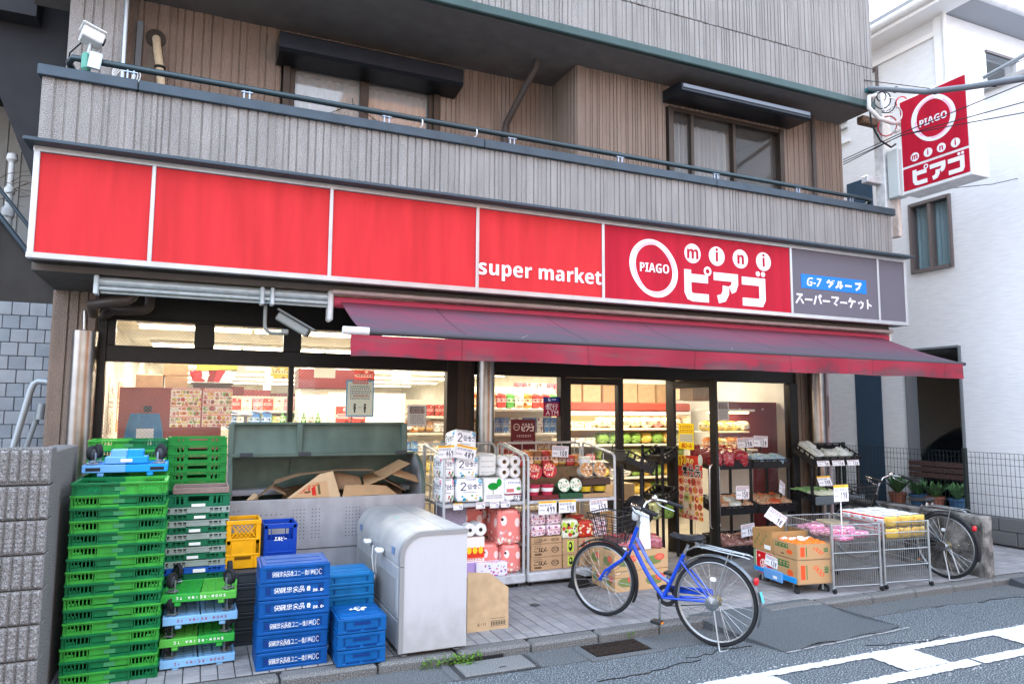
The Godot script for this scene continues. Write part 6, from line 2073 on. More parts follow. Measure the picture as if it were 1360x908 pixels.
		for e in [-1.0, 1.0]:
			g2.cham(V(e * (w / 2 - 0.014), h / 2, s * d / 2), V(0.03, h - 0.02, 0.012), 0.003)
			g2.cham(V(e * (w / 2 - 0.035), 0.1, s * (d / 2 + 0.006)), V(0.006, 0.19, 0.01), 0.002)
	g2.box(V(0, 0.006, 0), V(w, 0.01, d))
	part(yc, "shell", g2, yel)
	g2 = G.new()
	for k in 6:
		for e in [-1.0, 1.0]:
			var x := -0.075 + k * 0.03
			var a := V(clampf(x - e * 0.045, -0.085, 0.085), 0.212, d / 2)
			var b := V(clampf(x + e * 0.045, -0.085, 0.085), 0.31, d / 2)
			g2.tube([a, b], 0.0035, 5)
	part(yc, "lattice", g2, yel)
	part(yc, "hand_slot", G.new().box(V(0, 0.075, d / 2 + 0.0075), V(0.11, 0.022, 0.004)), mt("slot_dark", Color(0.12, 0.05, 0.0), 0.8))
	var bc := thing("milk_crate", "deep blue plastic crate with white lettering behind the blue containers", "crate", V(0.598, 0.46, 1.40))
	w = 0.23
	h = 0.41
	g2 = G.new()
	for s in [-1.0, 1.0]:
		g2.cham(V(0, h - 0.02, s * d / 2), V(w + 0.012, 0.035, 0.016), 0.003)
		g2.cham(V(s * w / 2, h - 0.02, 0), V(0.016, 0.035, d + 0.01), 0.003)
		g2.cham(V(0, h / 2 - 0.06, s * d / 2), V(w, h - 0.12, 0.01), 0.003)
		g2.cham(V(s * w / 2, h / 2 - 0.02, 0), V(0.01, h - 0.04, d), 0.003)
		g2.cham(V(0, 0.20, s * d / 2), V(w + 0.004, 0.012, 0.018), 0.003)
		for e in [-1.0, 1.0]: g2.cham(V(e * (w / 2 - 0.012), h / 2, s * d / 2), V(0.026, h - 0.02, 0.016), 0.003)
		for e in [-1.0, 1.0]: g2.cham(V(e * 0.065, 0.3, s * (d / 2)), V(0.005, 0.16, 0.014), 0.002)
	g2.box(V(0, 0.006, 0), V(w, 0.01, d))
	part(bc, "shell", g2, mt("crate_deep_blue", Color(0.005, 0.045, 0.33), 0.4))
	g2 = G.new()
	write(g2, "エルビー", 0.026, 0.02, 0.023, 0.005, 0.001, Transform3D(Basis.IDENTITY, V(-0.045, 0.285, d / 2 + 0.0055)), 0.2)
	part(bc, "lettering", g2, wt)
	# charcoal crates under the yellow one
	var cg := mt("crate_charcoal", Color(0.035, 0.04, 0.048), 0.5, 0, {"noise": "soft", "scale": 2.0})
	var k0 := container(0.27, 0.34, 0.10, cg, false)
	for k in 5:
		var lab := "charcoal grey crate, %s of the stack under the yellow crate" % nth(4 - k)
		var at := V(0.40, PAVE + k * 0.101, 1.55)
		if k == 0:
			k0.position = at
			tag(k0, lab, "crate", "charcoal crates under the yellow crate")
		else: dup(k0, lab, at, r.randf_range(-0.03, 0.03))
	var under := thing("charcoal_crate", "charcoal crate under the deep blue milk crate", "crate", V(0.66, PAVE, 1.42))
	part(under, "shell", G.new().cham(V(0, 0.195, 0), V(0.23, 0.385, 0.28), 0.006), cg)
# ---------------------------------------------------------------- cardboard collecting box
func sheet_card(name_: String, label: String, p: Array, m: Material, extra: Array = []) -> void:
	# a bent piece of cardboard: quad strips sharing edges, 4 mm thick
	var g := G.new()
	for k in range(0, p.size() - 2, 2):
		var a: Vector3 = p[k]
		var b: Vector3 = p[k + 1]
		var c: Vector3 = p[k + 3]
		var d: Vector3 = p[k + 2]
		var nn := (b - a).cross(d - a).normalized() * 0.004
		g.face(a, b, c, d)
		g.face(b + nn * -1, a - nn, d - nn, c - nn)
		for e in [[a, b], [b, c], [c, d], [d, a]]: g.face(e[0] - nn, e[1] - nn, e[1], e[0])
	var o := thing(name_, label, "cardboard")
	part(o, "flap", g, m)
	if extra.size():
		var gx := G.new()
		gx.face(extra[0], extra[1], extra[2], extra[3])
		part(o, "print", gx, extra[4])
func trash_box() -> void:
	var t := thing("recycling_bin", "large green and grey metal bin for cardboard with its lid propped open", "recycling bin")
	var grn := mt("bin_green", Color(0.13, 0.185, 0.155), 0.4, 0.1, {"dirt": 1, "noise": "soft", "scale": 1.2})
	var gry := mt("bin_grey", Color(0.46, 0.465, 0.50), 0.42, 0.15, {"dirt": 1, "noise": "soft", "scale": 0.8})
	var x0 := 0.262
	var x1 := 1.955
	var zf := 0.75
	var g := G.new()
	part(t, "front_panel", G.new().cham(V((x0 + x1) / 2, 0.74, zf - 0.012), V(x1 - x0, 0.43, 0.024), 0.006), gry)
	part(t, "front_panel", G.new().cham(V((x0 + x1) / 2, 0.31, zf - 0.02), V(x1 - x0, 0.42, 0.024), 0.006), gry)
	# perforations
	g = G.new()
	for blk in [[0.52, 0.70, 0.83, 0.86, 0.04], [0.78, 0.90, 0.62, 0.88, 0.03], [0.94, 1.02, 0.62, 0.88, 0.03], [1.23, 1.38, 0.62, 0.88, 0.03], [0.30, 0.34, 0.87, 0.88, 0.04]]:
		var xx: float = blk[0]
		while xx <= blk[1]:
			var yy: float = blk[2]
			while yy <= blk[3]:
				disc(g, P(xx, yy), 0.0042, 0.0006, Transform3D(Basis.IDENTITY, V(0, 0, zf)))
				yy += blk[4]
			xx += blk[4]
	part(t, "perforation", g, mm("black_plastic")).set_meta("kind", "stuff")
	# sides with a curved upper edge
	var side := PackedVector2Array([P(0.02, 0.1), P(zf - 0.03, 0.1), P(zf - 0.03, 0.95)])
	for q in 9:
		var a := lerpf(0.0, PI / 2, q / 8.0)
		side.append(P(0.36 + 0.35 * cos(a), 0.96 + 0.34 * sin(a)))
	side.append(P(0.02, 1.30))
	var bx := Basis(V(0, 0, 1), Vector3.UP, V(-1, 0, 0))
	for x in [x0 + 0.012, x1 - 0.0]:
		part(t, "side_panel", G.new().prism(side, 0.0, 0.016, Transform3D(bx, V(x, 0, 0))), gry)
		var rim := []
		for q in 13:
			var a := lerpf(-0.25, PI / 2, q / 12.0)
			rim.append(V(x - 0.008, 0.96 + 0.345 * sin(a), 0.36 + 0.355 * cos(a)))
		g = G.new()
		for q in 12: g.cham((rim[q] + rim[q + 1]) / 2, V(0.035, 0.012, (rim[q + 1] - rim[q]).length() + 0.008), 0.003, Basis.looking_at(rim[q + 1] - rim[q], Vector3.RIGHT.cross(rim[q + 1] - rim[q])))
		part(t, "side_rim", g, grn)
	part(t, "back_panel", G.new().span(V(x0, 0.1, 0.06), V(x1, 1.31, 0.085)), grn)
	part(t, "roof", G.new().cham(V((x0 + x1) / 2, 1.31, 0.22), V(x1 - x0, 0.02, 0.33), 0.004), grn)
	part(t, "floor_plate", G.new().span(V(x0, 0.1, 0.09), V(x1, 0.12, zf - 0.05)), gry)
	part(t, "inner_ledge", G.new().cham(V((x0 + x1) / 2, 0.97, 0.2), V(x1 - x0 - 0.04, 0.05, 0.2), 0.006), gry)
	for xx in [0.83]: part(t, "inner_rib", G.new().box(V(xx, 1.14, 0.10), V(0.03, 0.3, 0.02)), grn)
	# lid standing open: two dished panels with rims
	var lx := [x0 + 0.01, 0.86, x1 - 0.11]
	for k in 2:
		var rows := []
		for q in 9:
			var s := q / 8.0
			var row := []
			for c in 9:
				row.append(V(lerpf(lx[k], lx[k + 1], c / 8.0), 1.315 + 0.27 * s, 0.385 - 0.055 * sin(s * PI * 0.55)))
			rows.append(row)
		part(t, "lid", G.new().sheet(rows), grn)
		var back := []
		for row in rows:
			var b2 := []
			for p in row: b2.append(p - V(0, 0, 0.012))
			back.append(b2)
		part(t, "lid", G.new().sheet(back, true), grn)
	g = G.new()
	g.cham(V((lx[0] + lx[2]) / 2, 1.592, 0.355), V(lx[2] - lx[0], 0.022, 0.05), 0.005)
	g.cham(V((x0 + x1) / 2 - 0.05, 1.308, 0.405), V(x1 - x0 - 0.1, 0.03, 0.05), 0.006)
	for x in lx: g.cham(V(x, 1.45, 0.372), V(0.05, 0.28, 0.05), 0.006)
	part(t, "lid_rim", g, grn)
	for x in [0.40, 0.90, 1.80]:
		part(t, "hinge", G.new().cham(V(x, 1.318, 0.436), V(0.11, 0.035, 0.01), 0.003), mm("dark_grey"))
	for x in [x0 + 0.1, x1 - 0.1]: part(t, "foot", G.new().span(V(x - 0.03, PAVE, 0.3), V(x + 0.03, 0.1, 0.4)), mm("zinc"))
	# torn boxes thrown in
	var im := Pix.new(self, 128, 64, lin(0.46, 0.29, 0.155))
	im.rect(70, 8, 14, 48, Color(0.72, 0.16, 0.12)).text("R5", 14, 16, 22, 30, 28, 5, Color(0.72, 0.18, 0.14)).rect(46, 40, 20, 6, Color(0.3, 0.32, 0.2)).rect(92, 12, 8, 40, Color(0.35, 0.3, 0.2))
	var pr := mt("card_print", Color.WHITE, 0.8, 0, {"tex": im.tex()})
	var z := 0.45
	sheet_card("torn_box", "plain brown cardboard flap sticking up highest at the bin's right", [V(1.42, 1.02, 0.6), V(1.45, 1.10, 0.35), V(1.6, 1.09, 0.6), V(1.62, 1.14, 0.3), V(1.84, 1.22, 0.62), V(1.80, 1.245, 0.36)], mm("card"))
	sheet_card("torn_box", "brown cardboard panel with red print leaning in the bin", [V(0.73, 0.955, 0.69), V(1.19, 0.945, 0.69), V(1.02, 1.15, 0.60), V(1.13, 1.17, 0.60)], mm("card_pale"), [V(0.77, 0.958, 0.694), V(1.09, 0.952, 0.695), V(1.075, 1.09, 0.637), V(0.94, 1.08, 0.637), pr])
	sheet_card("torn_box", "long flattened brown box lying across the middle of the bin", [V(0.62, 1.07, 0.62), V(0.66, 1.08, 0.3), V(0.85, 1.145, 0.62), V(0.86, 1.13, 0.28), V(1.18, 1.175, 0.6), V(1.2, 1.155, 0.27), V(1.5, 1.165, 0.6), V(1.5, 1.165, 0.3)], mm("card_dark"))
	sheet_card("torn_box", "dark opened box at the left of the cardboard heap", [V(0.46, 0.95, 0.68), V(0.52, 0.96, 0.4), V(0.60, 1.04, 0.66), V(0.64, 1.05, 0.36), V(0.72, 0.98, 0.68), V(0.74, 1.0, 0.36)], mm("card_dark"))
	sheet_card("torn_box", "small pale cardboard corner at the far left in the bin", [V(0.40, 0.95, 0.66), V(0.50, 0.95, 0.64), V(0.46, 1.0, 0.6), V(0.49, 0.995, 0.6)], mm("card_pale"))
	sheet_card("torn_box", "folded brown strip along the bin's front edge, right of the red print", [V(1.2, 0.95, 0.71), V(1.24, 1.04, 0.6), V(1.48, 0.955, 0.71), V(1.48, 1.035, 0.6), V(1.7, 0.95, 0.70), V(1.62, 1.02, 0.6)], mm("card"))
	sheet_card("torn_box", "dark brown box wall slanting down to the bin's right", [V(1.52, 1.13, 0.55), V(1.54, 1.13, 0.3), V(1.66, 1.05, 0.58), V(1.7, 1.06, 0.3), V(1.80, 0.97, 0.62), V(1.84, 0.98, 0.34)], mm("card_dark"))
	sheet_card("torn_box", "short pale brown flap at the bin's right end", [V(1.68, 1.12, 0.60), V(1.70, 1.18, 0.5), V(1.93, 1.04, 0.62), V(1.925, 1.10, 0.52)], mm("card"))
	sheet_card("torn_box", "brown box side half hidden behind the red printed panel", [V(0.98, 1.0, 0.56), V(1.0, 1.14, 0.5), V(1.2, 1.0, 0.55), V(1.18, 1.15, 0.48), V(1.42, 1.0, 0.55), V(1.4, 1.1, 0.45)], mm("card_dark"))
	sheet_card("torn_box", "crumpled brown liner in the depth of the bin", [V(0.7, 0.9, 0.5), V(0.75, 1.0, 0.25), V(1.1, 0.95, 0.5), V(1.1, 1.05, 0.25), V(1.8, 0.92, 0.5), V(1.85, 1.0, 0.25)], mm("card_dark"))
# ---------------------------------------------------------------- chest freezer / ice box
func freezer_box() -> void:
	var f := thing("ice_chest", "scuffed white metal storage chest with rounded lid at the kerb", "chest")
	var im := Image.create(256, 512, false, Image.FORMAT_RGB8)
	var nz := FastNoiseLite.new()
	nz.frequency = 0.012
	nz.fractal_octaves = 5
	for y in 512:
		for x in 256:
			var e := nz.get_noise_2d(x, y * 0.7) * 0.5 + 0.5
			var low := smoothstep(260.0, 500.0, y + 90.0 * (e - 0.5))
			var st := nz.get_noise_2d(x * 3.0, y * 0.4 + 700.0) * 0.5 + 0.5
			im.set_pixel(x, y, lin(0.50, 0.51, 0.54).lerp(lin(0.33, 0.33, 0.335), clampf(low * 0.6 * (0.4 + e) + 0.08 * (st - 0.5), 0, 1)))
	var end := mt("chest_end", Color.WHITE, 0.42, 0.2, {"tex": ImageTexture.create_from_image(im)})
	var wht := mt("chest_white", Color(0.50, 0.515, 0.535), 0.35, 0.15, {"dirt": 1, "noise": "soft", "scale": 0.8})
	var trim := mt("chest_trim", Color(0.27, 0.275, 0.28), 0.4, 0.2)
	var x0 := 1.285
	var x1 := 1.765
	var zn := 2.40
	var zb := 0.98
	var top := 0.885
	var rr := 0.17
	# outline of the end, seen from the street
	var prof := PackedVector2Array([P(x0 + 0.03, 0.10), P(x1, 0.10), P(x1, top), P(x0 + 0.03 + rr, top)])
	for q in range(1, 10):
		var a := lerpf(PI / 2, PI, q / 9.0)
		prof.append(P(x0 + 0.03 + rr + cos(a) * rr, top - rr + sin(a) * rr))
	part(f, "end_panel", G.new().prism(prof, zn - 0.02, zn), end)
	part(f, "end_panel", G.new().prism(prof, zb, zb + 0.02), wht)
	# shell: back, curved lid, hinge strip, front doors
	var lidrows := []
	var shell := []
	shell.append(P(x1 - 0.16, top + 0.006))
	shell.append(P(x0 + rr, top + 0.006))
	for q in range(1, 11):
		var a := lerpf(PI / 2, PI, q / 10.0)
		shell.append(P(x0 + rr + cos(a) * rr, top + 0.006 - rr + sin(a) * rr))
	shell.append(P(x0, 0.665))
	for p in shell: lidrows.append([V(p.x, p.y, zb), V(p.x, p.y, (zb + zn) / 2), V(p.x, p.y, zn - 0.05)])
	part(f, "lid", G.new().sheet(lidrows, true), wht)
	var tr := G.new()
	for k in shell.size() - 1:
		var a: Vector2 = shell[k]
		var b: Vector2 = shell[k + 1]
		tr.face(V(b.x, b.y, zn + 0.006), V(a.x, a.y, zn + 0.006), V(a.x, a.y, zn - 0.05), V(b.x, b.y, zn - 0.05))
		var c := P(x0 + rr, top - rr)
		var ia := a.move_toward(c if a.x < x0 + rr + 0.001 and a.y > 0.71 else P(a.x, 0) if a.y > 0.8 else P(9, a.y), 0.03)
		var ib := b.move_toward(c if b.x < x0 + rr + 0.001 and b.y > 0.71 else P(b.x, 0) if b.y > 0.8 else P(9, b.y), 0.03)
		tr.face(V(b.x, b.y, zn + 0.006), V(ib.x, ib.y, zn + 0.006), V(ia.x, ia.y, zn + 0.006), V(a.x, a.y, zn + 0.006))
	tr.span(V(x0, 0.10, zn - 0.03), V(x0 + 0.03, 0.66, zn + 0.006))
	tr.span(V(x1 - 0.16, top - 0.024, zn - 0.045), V(x1 + 0.004, top + 0.006, zn + 0.006))
	part(f, "edge_trim", tr, trim)
	part(f, "hinge_strip", G.new().cham(V(x1 - 0.077, top - 0.004, (zb + zn - 0.05) / 2), V(0.154, 0.022, zn - 0.05 - zb), 0.004), wht)
	part(f, "back_panel", G.new().span(V(x1 - 0.012, 0.1, zb + 0.02), V(x1, top - 0.02, zn - 0.02)), wht)
	part(f, "front_panel", G.new().cham(V(x0 + 0.012, 0.485, (zb + zn) / 2 - 0.02), V(0.024, 0.345, zn - zb - 0.05), 0.006), wht)
	part(f, "front_panel", G.new().cham(V(x0 + 0.015, 0.205, (zb + zn) / 2 - 0.02), V(0.024, 0.19, zn - zb - 0.05), 0.006), wht)
	var lv := G.new()
	for q in 26: lv.box(V(x0 - 0.001, 0.35 + q * 0.0085, (zb + zn) / 2 - 0.02), V(0.004, 0.003, zn - zb - 0.16))
	part(f, "louvre", lv, trim).set_meta("kind", "stuff")
	part(f, "kick_gap", G.new().span(V(x0 + 0.04, 0.10, zb + 0.03), V(x1 - 0.015, 0.8, zn - 0.025)), mm("dark_grey"))
	for zz in [1.55, 1.95]:
		part(f, "handle", G.new().bag(V(x0 - 0.035, 0.70, zz), V(0.06, 0.035, 0.11), 0.7, 2, 0.02), mm("white"))
	for zz in [1.15, 2.22]: part(f, "badge", G.new().box(V(x0 - 0.003, 0.745, zz), V(0.005, 0.05, 0.07)), mt("badge_blue", Color(0.12, 0.2, 0.36), 0.4))
	part(f, "teal_mark", G.new().lathe([P(0, 0), P(0.028, 0), P(0.0, 0.002)], 12, V(x0 + 0.145, top + 0.002, 1.7), Basis(Vector3.BACK, 0.3)), mt("teal", Color(0.15, 0.55, 0.45), 0.6))
	part(f, "lock_chain", G.new().tube([V(x0 - 0.04, 0.69, 1.9), V(x0 - 0.045, 0.6, 1.88), V(x0 - 0.03, 0.5, 1.84), V(x0 - 0.02, 0.44, 1.8), V(x0 - 0.03, 0.5, 1.76), V(x0 - 0.04, 0.62, 1.74), V(x0 - 0.035, 0.7, 1.74)], 0.006, 6), mm("cable_pale"))
	for q in [[x0 + 0.05, zn - 0.06], [x1 - 0.05, zn - 0.06], [x0 + 0.05, zb + 0.06], [x1 - 0.05, zb + 0.06]]:
		part(f, "foot", G.new().lathe([P(0.028, PAVE), P(0.028, PAVE + 0.008), P(0.009, PAVE + 0.012), P(0.009, 0.11)], 12, V(q[0], 0, q[1])), mm("zinc"))
	# cut open carton beside it
	var c := thing("open_carton", "brown carton with one corner cut away, standing right of the white chest", "carton", V(2.07, PAVE, 1.86))
	var cm := mm("card_pale")
	var fr := PackedVector2Array([P(-0.17, 0), P(0.165, 0), P(0.165, 0.30), P(0.01, 0.42), P(-0.17, 0.44)])
	part(c, "front", G.new().prism(fr, 0.186, 0.19), cm)
	part(c, "back", G.new().span(V(-0.17, 0, -0.19), V(0.165, 0.3, -0.186)), cm)
	part(c, "side", G.new().span(V(0.161, 0, -0.186), V(0.165, 0.30, 0.186)), cm)
	part(c, "side", G.new().span(V(-0.17, 0, -0.186), V(-0.166, 0.4, 0.186)), cm)
	part(c, "bottom", G.new().span(V(-0.166, 0.0, -0.186), V(0.161, 0.004, 0.186)), cm)
	var g := G.new()
	var xf := Transform3D(Basis.IDENTITY, V(0, 0, 0.19))
	write(g, "G-11", 0.017, 0.014, 0.0185, 0.0035, 0.0006, xf * Transform3D(Basis.IDENTITY, V(-0.085, 0.04, 0)))
	for q in [[0.02, 0.028, 0.125, 0.003], [0.02, 0.066, 0.125, 0.003], [0.02, 0.084, 0.125, 0.003]]: g.box(xf * V(q[0] + q[2] / 2, q[1], 0.0003), V(q[2], q[3], 0.0006))
	for q in 9: g.box(xf * V(0.027 + q * 0.0135, 0.047, 0.0003), V(0.008, 0.026, 0.0006))
	part(c, "print", g, mt("ink", Color(0.06, 0.05, 0.045), 0.8))
# ---------------------------------------------------------------- price cards
func price_card(label: String, at: Vector3, w: float, h: float, price: String, b := Basis.IDENTITY, yellow := true, clip := false) -> void:
	var key := "price_%s_%s" % [price, yellow]
	if not mats.has(key):
		var im := Pix.new(self, 96, 64, Color(0.9, 0.9, 0.92))
		var r := rng(price.hash())
		if yellow:
			im.rect(0, 0, 96, 11, Color(0.95, 0.78, 0.25)).scribble(6, 1, 70, 9, 1, Color(0.75, 0.3, 0.15), r)
		else:
			im.scribble(6, 4, 84, 11, 1, Color(0.55, 0.2, 0.25), r)
		im.scribble(6, 15, 64, 11, 1, Color(0.25, 0.25, 0.35), r)
		var n := price.length()
		im.text(price, 90 - n * 15, 29, 11, 24, 15, 3.4, Color(0.14, 0.14, 0.22))
		im.scribble(5, 40, 26, 9, 1, Color(0.4, 0.4, 0.45), r).scribble(60, 56, 30, 6, 1, Color(0.4, 0.4, 0.45), r)
		mt(key, Color.WHITE, 0.45, 0, {"tex": im.tex()})
	var o := thing("price_card", label, "price card", at)
	o.basis = b
	part(o, "card", G.new().box(Vector3.ZERO, V(w, h, 0.003)), mm(key))
	if clip: part(o, "clip", G.new().cham(V(0, -h / 2 - 0.02, -0.004), V(0.02, 0.05, 0.018), 0.004), mm("black_plastic"))
# ---------------------------------------------------------------- roll cages with goods
func roll_cage(label: String, x0: float, x1: float) -> void:
	var c := thing("roll_cage", label, "roll cage")
	var zf := 0.95
	var zb := 0.28
	var m := mt("cage_grey", Color(0.5, 0.52, 0.53), 0.42, 0.35)
	part(c, "deck", G.new().cham(V((x0 + x1) / 2, 0.155, (zf + zb) / 2), V(x1 - x0, 0.085, zf - zb + 0.03), 0.012), mt("deck_white", Color(0.56, 0.57, 0.6), 0.5, 0, {"noise": "blotch", "scale": 1.5}))
	part(c, "middle_shelf", G.new().cham(V((x0 + x1) / 2, 0.85, (zf + zb) / 2), V(x1 - x0 - 0.03, 0.03, zf - zb), 0.006), mm("deck_white"))
	for x in [x0 + 0.013, x1 - 0.013]:
		var pts := [V(x, 0.18, zf - 0.012), V(x, 1.24, zf - 0.012), V(x, 1.275, zf - 0.02), V(x, 1.295, zf - 0.05), V(x, 1.375, zb + 0.1), V(x, 1.385, zb + 0.05), V(x, 1.37, zb + 0.01), V(x, 1.33, zb), V(x, 0.18, zb)]
		part(c, "side_frame", G.new().tube(pts, 0.0135, 10), m)
		var g := G.new()
		for y in [0.45, 0.72, 1.0]: g.tube([V(x, y, zf - 0.012), V(x, y, zb)], 0.006, 6)
		for k in 2: g.tube([V(x, 0.2, zb + 0.22 * (k + 1)), V(x, 1.29, zb + 0.22 * (k + 1))], 0.005, 6)
		part(c, "side_wire", g, m)
	var b := [V(x0 + 0.03, 0.2, zb - 0.02), V(x0 + 0.03, 1.32, zb - 0.02), V(x0 + 0.05, 1.37, zb - 0.02), V(x0 + 0.1, 1.385, zb - 0.02), V(x1 - 0.1, 1.385, zb - 0.02), V(x1 - 0.05, 1.37, zb - 0.02), V(x1 - 0.03, 1.32, zb - 0.02), V(x1 - 0.03, 0.2, zb - 0.02)]
	part(c, "back_frame", G.new().tube(b, 0.0125, 10), m)
	var g := G.new()
	for y in [0.5, 0.8, 1.12]: g.tube([V(x0 + 0.03, y, zb - 0.02), V(x1 - 0.03, y, zb - 0.02)], 0.006, 6)
	for k in 6: g.tube([V(lerpf(x0 + 0.1, x1 - 0.1, k / 5.0), 0.2, zb - 0.026), V(lerpf(x0 + 0.1, x1 - 0.1, k / 5.0), 1.38, zb - 0.026)], 0.004, 6)
	part(c, "back_wire", g, m)
	for q in [[x0 + 0.06, zf - 0.06], [x1 - 0.06, zf - 0.06], [x0 + 0.06, zb + 0.06], [x1 - 0.06, zb + 0.06]]: wheel_caster(c, V(q[0], 0.115 + 0.012, q[1]), q[0] * 3.0, -1.0, 0.034)
func bagmat(key: String, tex: ImageTexture, rough := 0.3) -> StandardMaterial3D:
	var m := mt(key, Color.WHITE, rough, 0, {"tex": tex, "clear": 0.3})
	m.uv1_scale = V(-4, 1, 1)
	m.uv1_offset = V(1.5, 0, 0)
	m.normal_enabled = true
	m.normal_texture = noise_tex("n_wrinkle")
	m.normal_scale = 0.35
	return m
func boxed(called: String, label: String, cat: String, q: Array, z1: float, d: float, m: Material, turn := 0.0, group := "") -> Node3D:
	# a printed box given by x0, x1, y0, y1 of its face, with the face at z1
	var s := V(q[1] - q[0], q[3] - q[2], d)
	return one(called, label, cat, G.new().cham(Vector3.ZERO, s, 0.004), m, V((q[0] + q[1]) / 2, (q[2] + q[3]) / 2, z1 - d / 2), ry(turn), group)
func packed(called: String, label: String, cat: String, q: Array, z1: float, d: float, m: Material, seed_: int, b := Basis.IDENTITY, ex := 0.32, amp := 0.03) -> Node3D:
	var s := V(q[1] - q[0], q[3] - q[2], d)
	return one(called, label, cat, G.new().bag(Vector3.ZERO, s * 1.03, ex, seed_, amp, Basis.IDENTITY, 24, 12), m, V((q[0] + q[1]) / 2, (q[2] + q[3]) / 2, z1 - d / 2), b)
func cages() -> void:
	roll_cage("grey roll cage filled with toilet paper and pink packs", 2.06, 2.885)
	roll_cage("grey roll cage filled with cup noodles and brown cartons", 2.905, 3.895)
	var r := rng(77)
	var navy := Color(0.2, 0.22, 0.34)
	var tps := []
	for k in 2:
		var im := Pix.new(self, 128, 128, Color(0.93, 0.94, 0.95))
		im.scribble(44, 6, 44, 10, 1, navy, r)
		im.text("2", 18, 24, 26, 38, 30, 5, navy).text("倍巻き", 50, 32, 20, 24, 23, 3, Color(0.4, 0.42, 0.5))
		im.disc(112, 18, 13, Color(0.15, 0.6, 0.8) if k == 0 else Color(0.85, 0.3, 0.45)).scribble(103, 10, 18, 15, 2, Color(0.9, 0.95, 1), r)
		im.rect(30, 72, 60, 4, Color(0.6, 0.65, 0.7))
		for q in 9: im.disc(r.randf_range(10, 118), r.randf_range(88, 122), r.randf_range(4, 9), [Color(0.1, 0.55, 0.7), Color(0.2, 0.65, 0.85), Color(0.85, 0.75, 0.4), Color(0.35, 0.6, 0.4)][r.randi() % 4] if k == 0 else [Color(0.75, 0.15, 0.2), Color(0.6, 0.2, 0.2), Color(0.35, 0.55, 0.3)][r.randi() % 3])
		tps.append(bagmat("tp_pack%d" % k, im.tex()))
	packed("toilet_paper_pack", "white toilet paper pack with red flowers, upper one at the cage's left", "toilet paper", [2.06, 2.19, 1.10, 1.30], 0.9, 0.3, tps[1], 1)
	packed("toilet_paper_pack", "white toilet paper pack with red flowers, lower one at the cage's left", "toilet paper", [2.06, 2.19, 0.875, 1.095], 0.9, 0.3, tps[1], 2)
	packed("toilet_paper_pack", "white toilet paper pack with blue flowers, middle of its pile of three", "toilet paper", [2.195, 2.43, 1.095, 1.29], 0.9, 0.3, tps[0], 3)
	packed("toilet_paper_pack", "white toilet paper pack with blue flowers, lowest of its pile of three", "toilet paper", [2.205, 2.475, 0.875, 1.095], 0.91, 0.3, tps[0], 4)
	packed("toilet_paper_pack", "white toilet paper pack tilted on top behind two price cards", "toilet paper", [2.18, 2.41, 1.28, 1.52], 0.86, 0.25, tps[0], 5, Basis.from_euler(V(-0.2, 0.1, -0.12)))
	var im := Pix.new(self, 128, 128, Color(0.9, 0.91, 0.91))
	for q in 4: im.scribble(16, 8 + q * 30, 90, 12, 1, Color(0.6, 0.68, 0.66), r).rect(8, 26 + q * 30, 112, 2, Color(0.78, 0.82, 0.8))
	packed("tissue_pack", "plain white tissue pack with faint grey lines in the first cage", "tissue pack", [2.455, 2.64, 1.10, 1.31], 0.82, 0.3, bagmat("tissue_plain", im.tex()), 6)
	im = Pix.new(self, 128, 128, Color(0.88, 0.89, 0.89))
	im.disc(56, 44, 34, Color(0.05, 0.55, 0.2), 20).disc(94, 24, 16, Color(0.05, 0.6, 0.22), 22).rect(54, 58, 4, 30, Color(0.05, 0.5, 0.2)).scribble(14, 92, 100, 24, 2, Color(0.5, 0.45, 0.5), r)
	boxed("tissue_pack", "white pack with a big green leaf in the first cage", "tissue pack", [2.478, 2.69, 0.868, 1.09], 0.90, 0.28, mt("leaf_pack", Color.WHITE, 0.35, 0, {"tex": im.tex()}))
	# a pack of four rolls: rolls seen through the film
	var rp := thing("toilet_paper_pack", "clear pack of four white toilet rolls, right in the first cage", "toilet paper")
	var rw := mt("roll_white", Color(0.78, 0.77, 0.76), 0.85)
	for q in 4:
		var cx := 2.70 + (q % 2) * 0.115
		var cy := 1.135 + (q / 2) * 0.1
		var ro := part(rp, "roll", G.new().lathe([P(0.02, 0.085), P(0.05, 0.085), P(0.056, 0.078), P(0.056, -0.08), P(0.0, -0.08)], 22, V(cx, cy, 0.78), Basis(Vector3.RIGHT, PI / 2)), rw)
		part(ro, "core", G.new().lathe([P(0.021, 0.086), P(0.021, 0.0), P(0, 0.0)], 14, V(cx, cy, 0.78), Basis(Vector3.RIGHT, PI / 2)), mm("card_pale"))
	im = Pix.new(self, 128, 128, Color(0.92, 0.92, 0.93))
	im.rect(0, 84, 128, 9, Color(0.5, 0.15, 0.25)).scribble(22, 16, 80, 16, 1, Color(0.3, 0.35, 0.6), r).rect(12, 56, 50, 20, Color(0.8, 0.45, 0.45)).disc(96, 56, 16, Color(0.3, 0.6, 0.3), 10).text("279", 58, 98, 16, 24, 20, 4, navy)
	packed("tissue_pack", "white pack marked 279 at the right end of the first cage's shelf", "tissue pack", [2.685, 2.87, 0.87, 1.075], 0.92, 0.25, bagmat("wipes", im.tex()), 8)
	# lower deck: pink packs
	im = Pix.new(self, 128, 160, Color(0.90, 0.52, 0.49))
	im.disc(34, 50, 15, Color(0.95, 0.9, 0.9), 22).disc(26, 44, 7, Color(0.12, 0.08, 0.1)).disc(104, 60, 14, Color(0.95, 0.85, 0.83), 20)
	for q in 26: im.disc(r.randf_range(0, 128), r.randf_range(96, 158), r.randf_range(4, 10), [Color(0.96, 0.88, 0.84), Color(0.93, 0.75, 0.72), Color(0.95, 0.9, 0.78), Color(0.85, 0.6, 0.62)][r.randi() % 4])
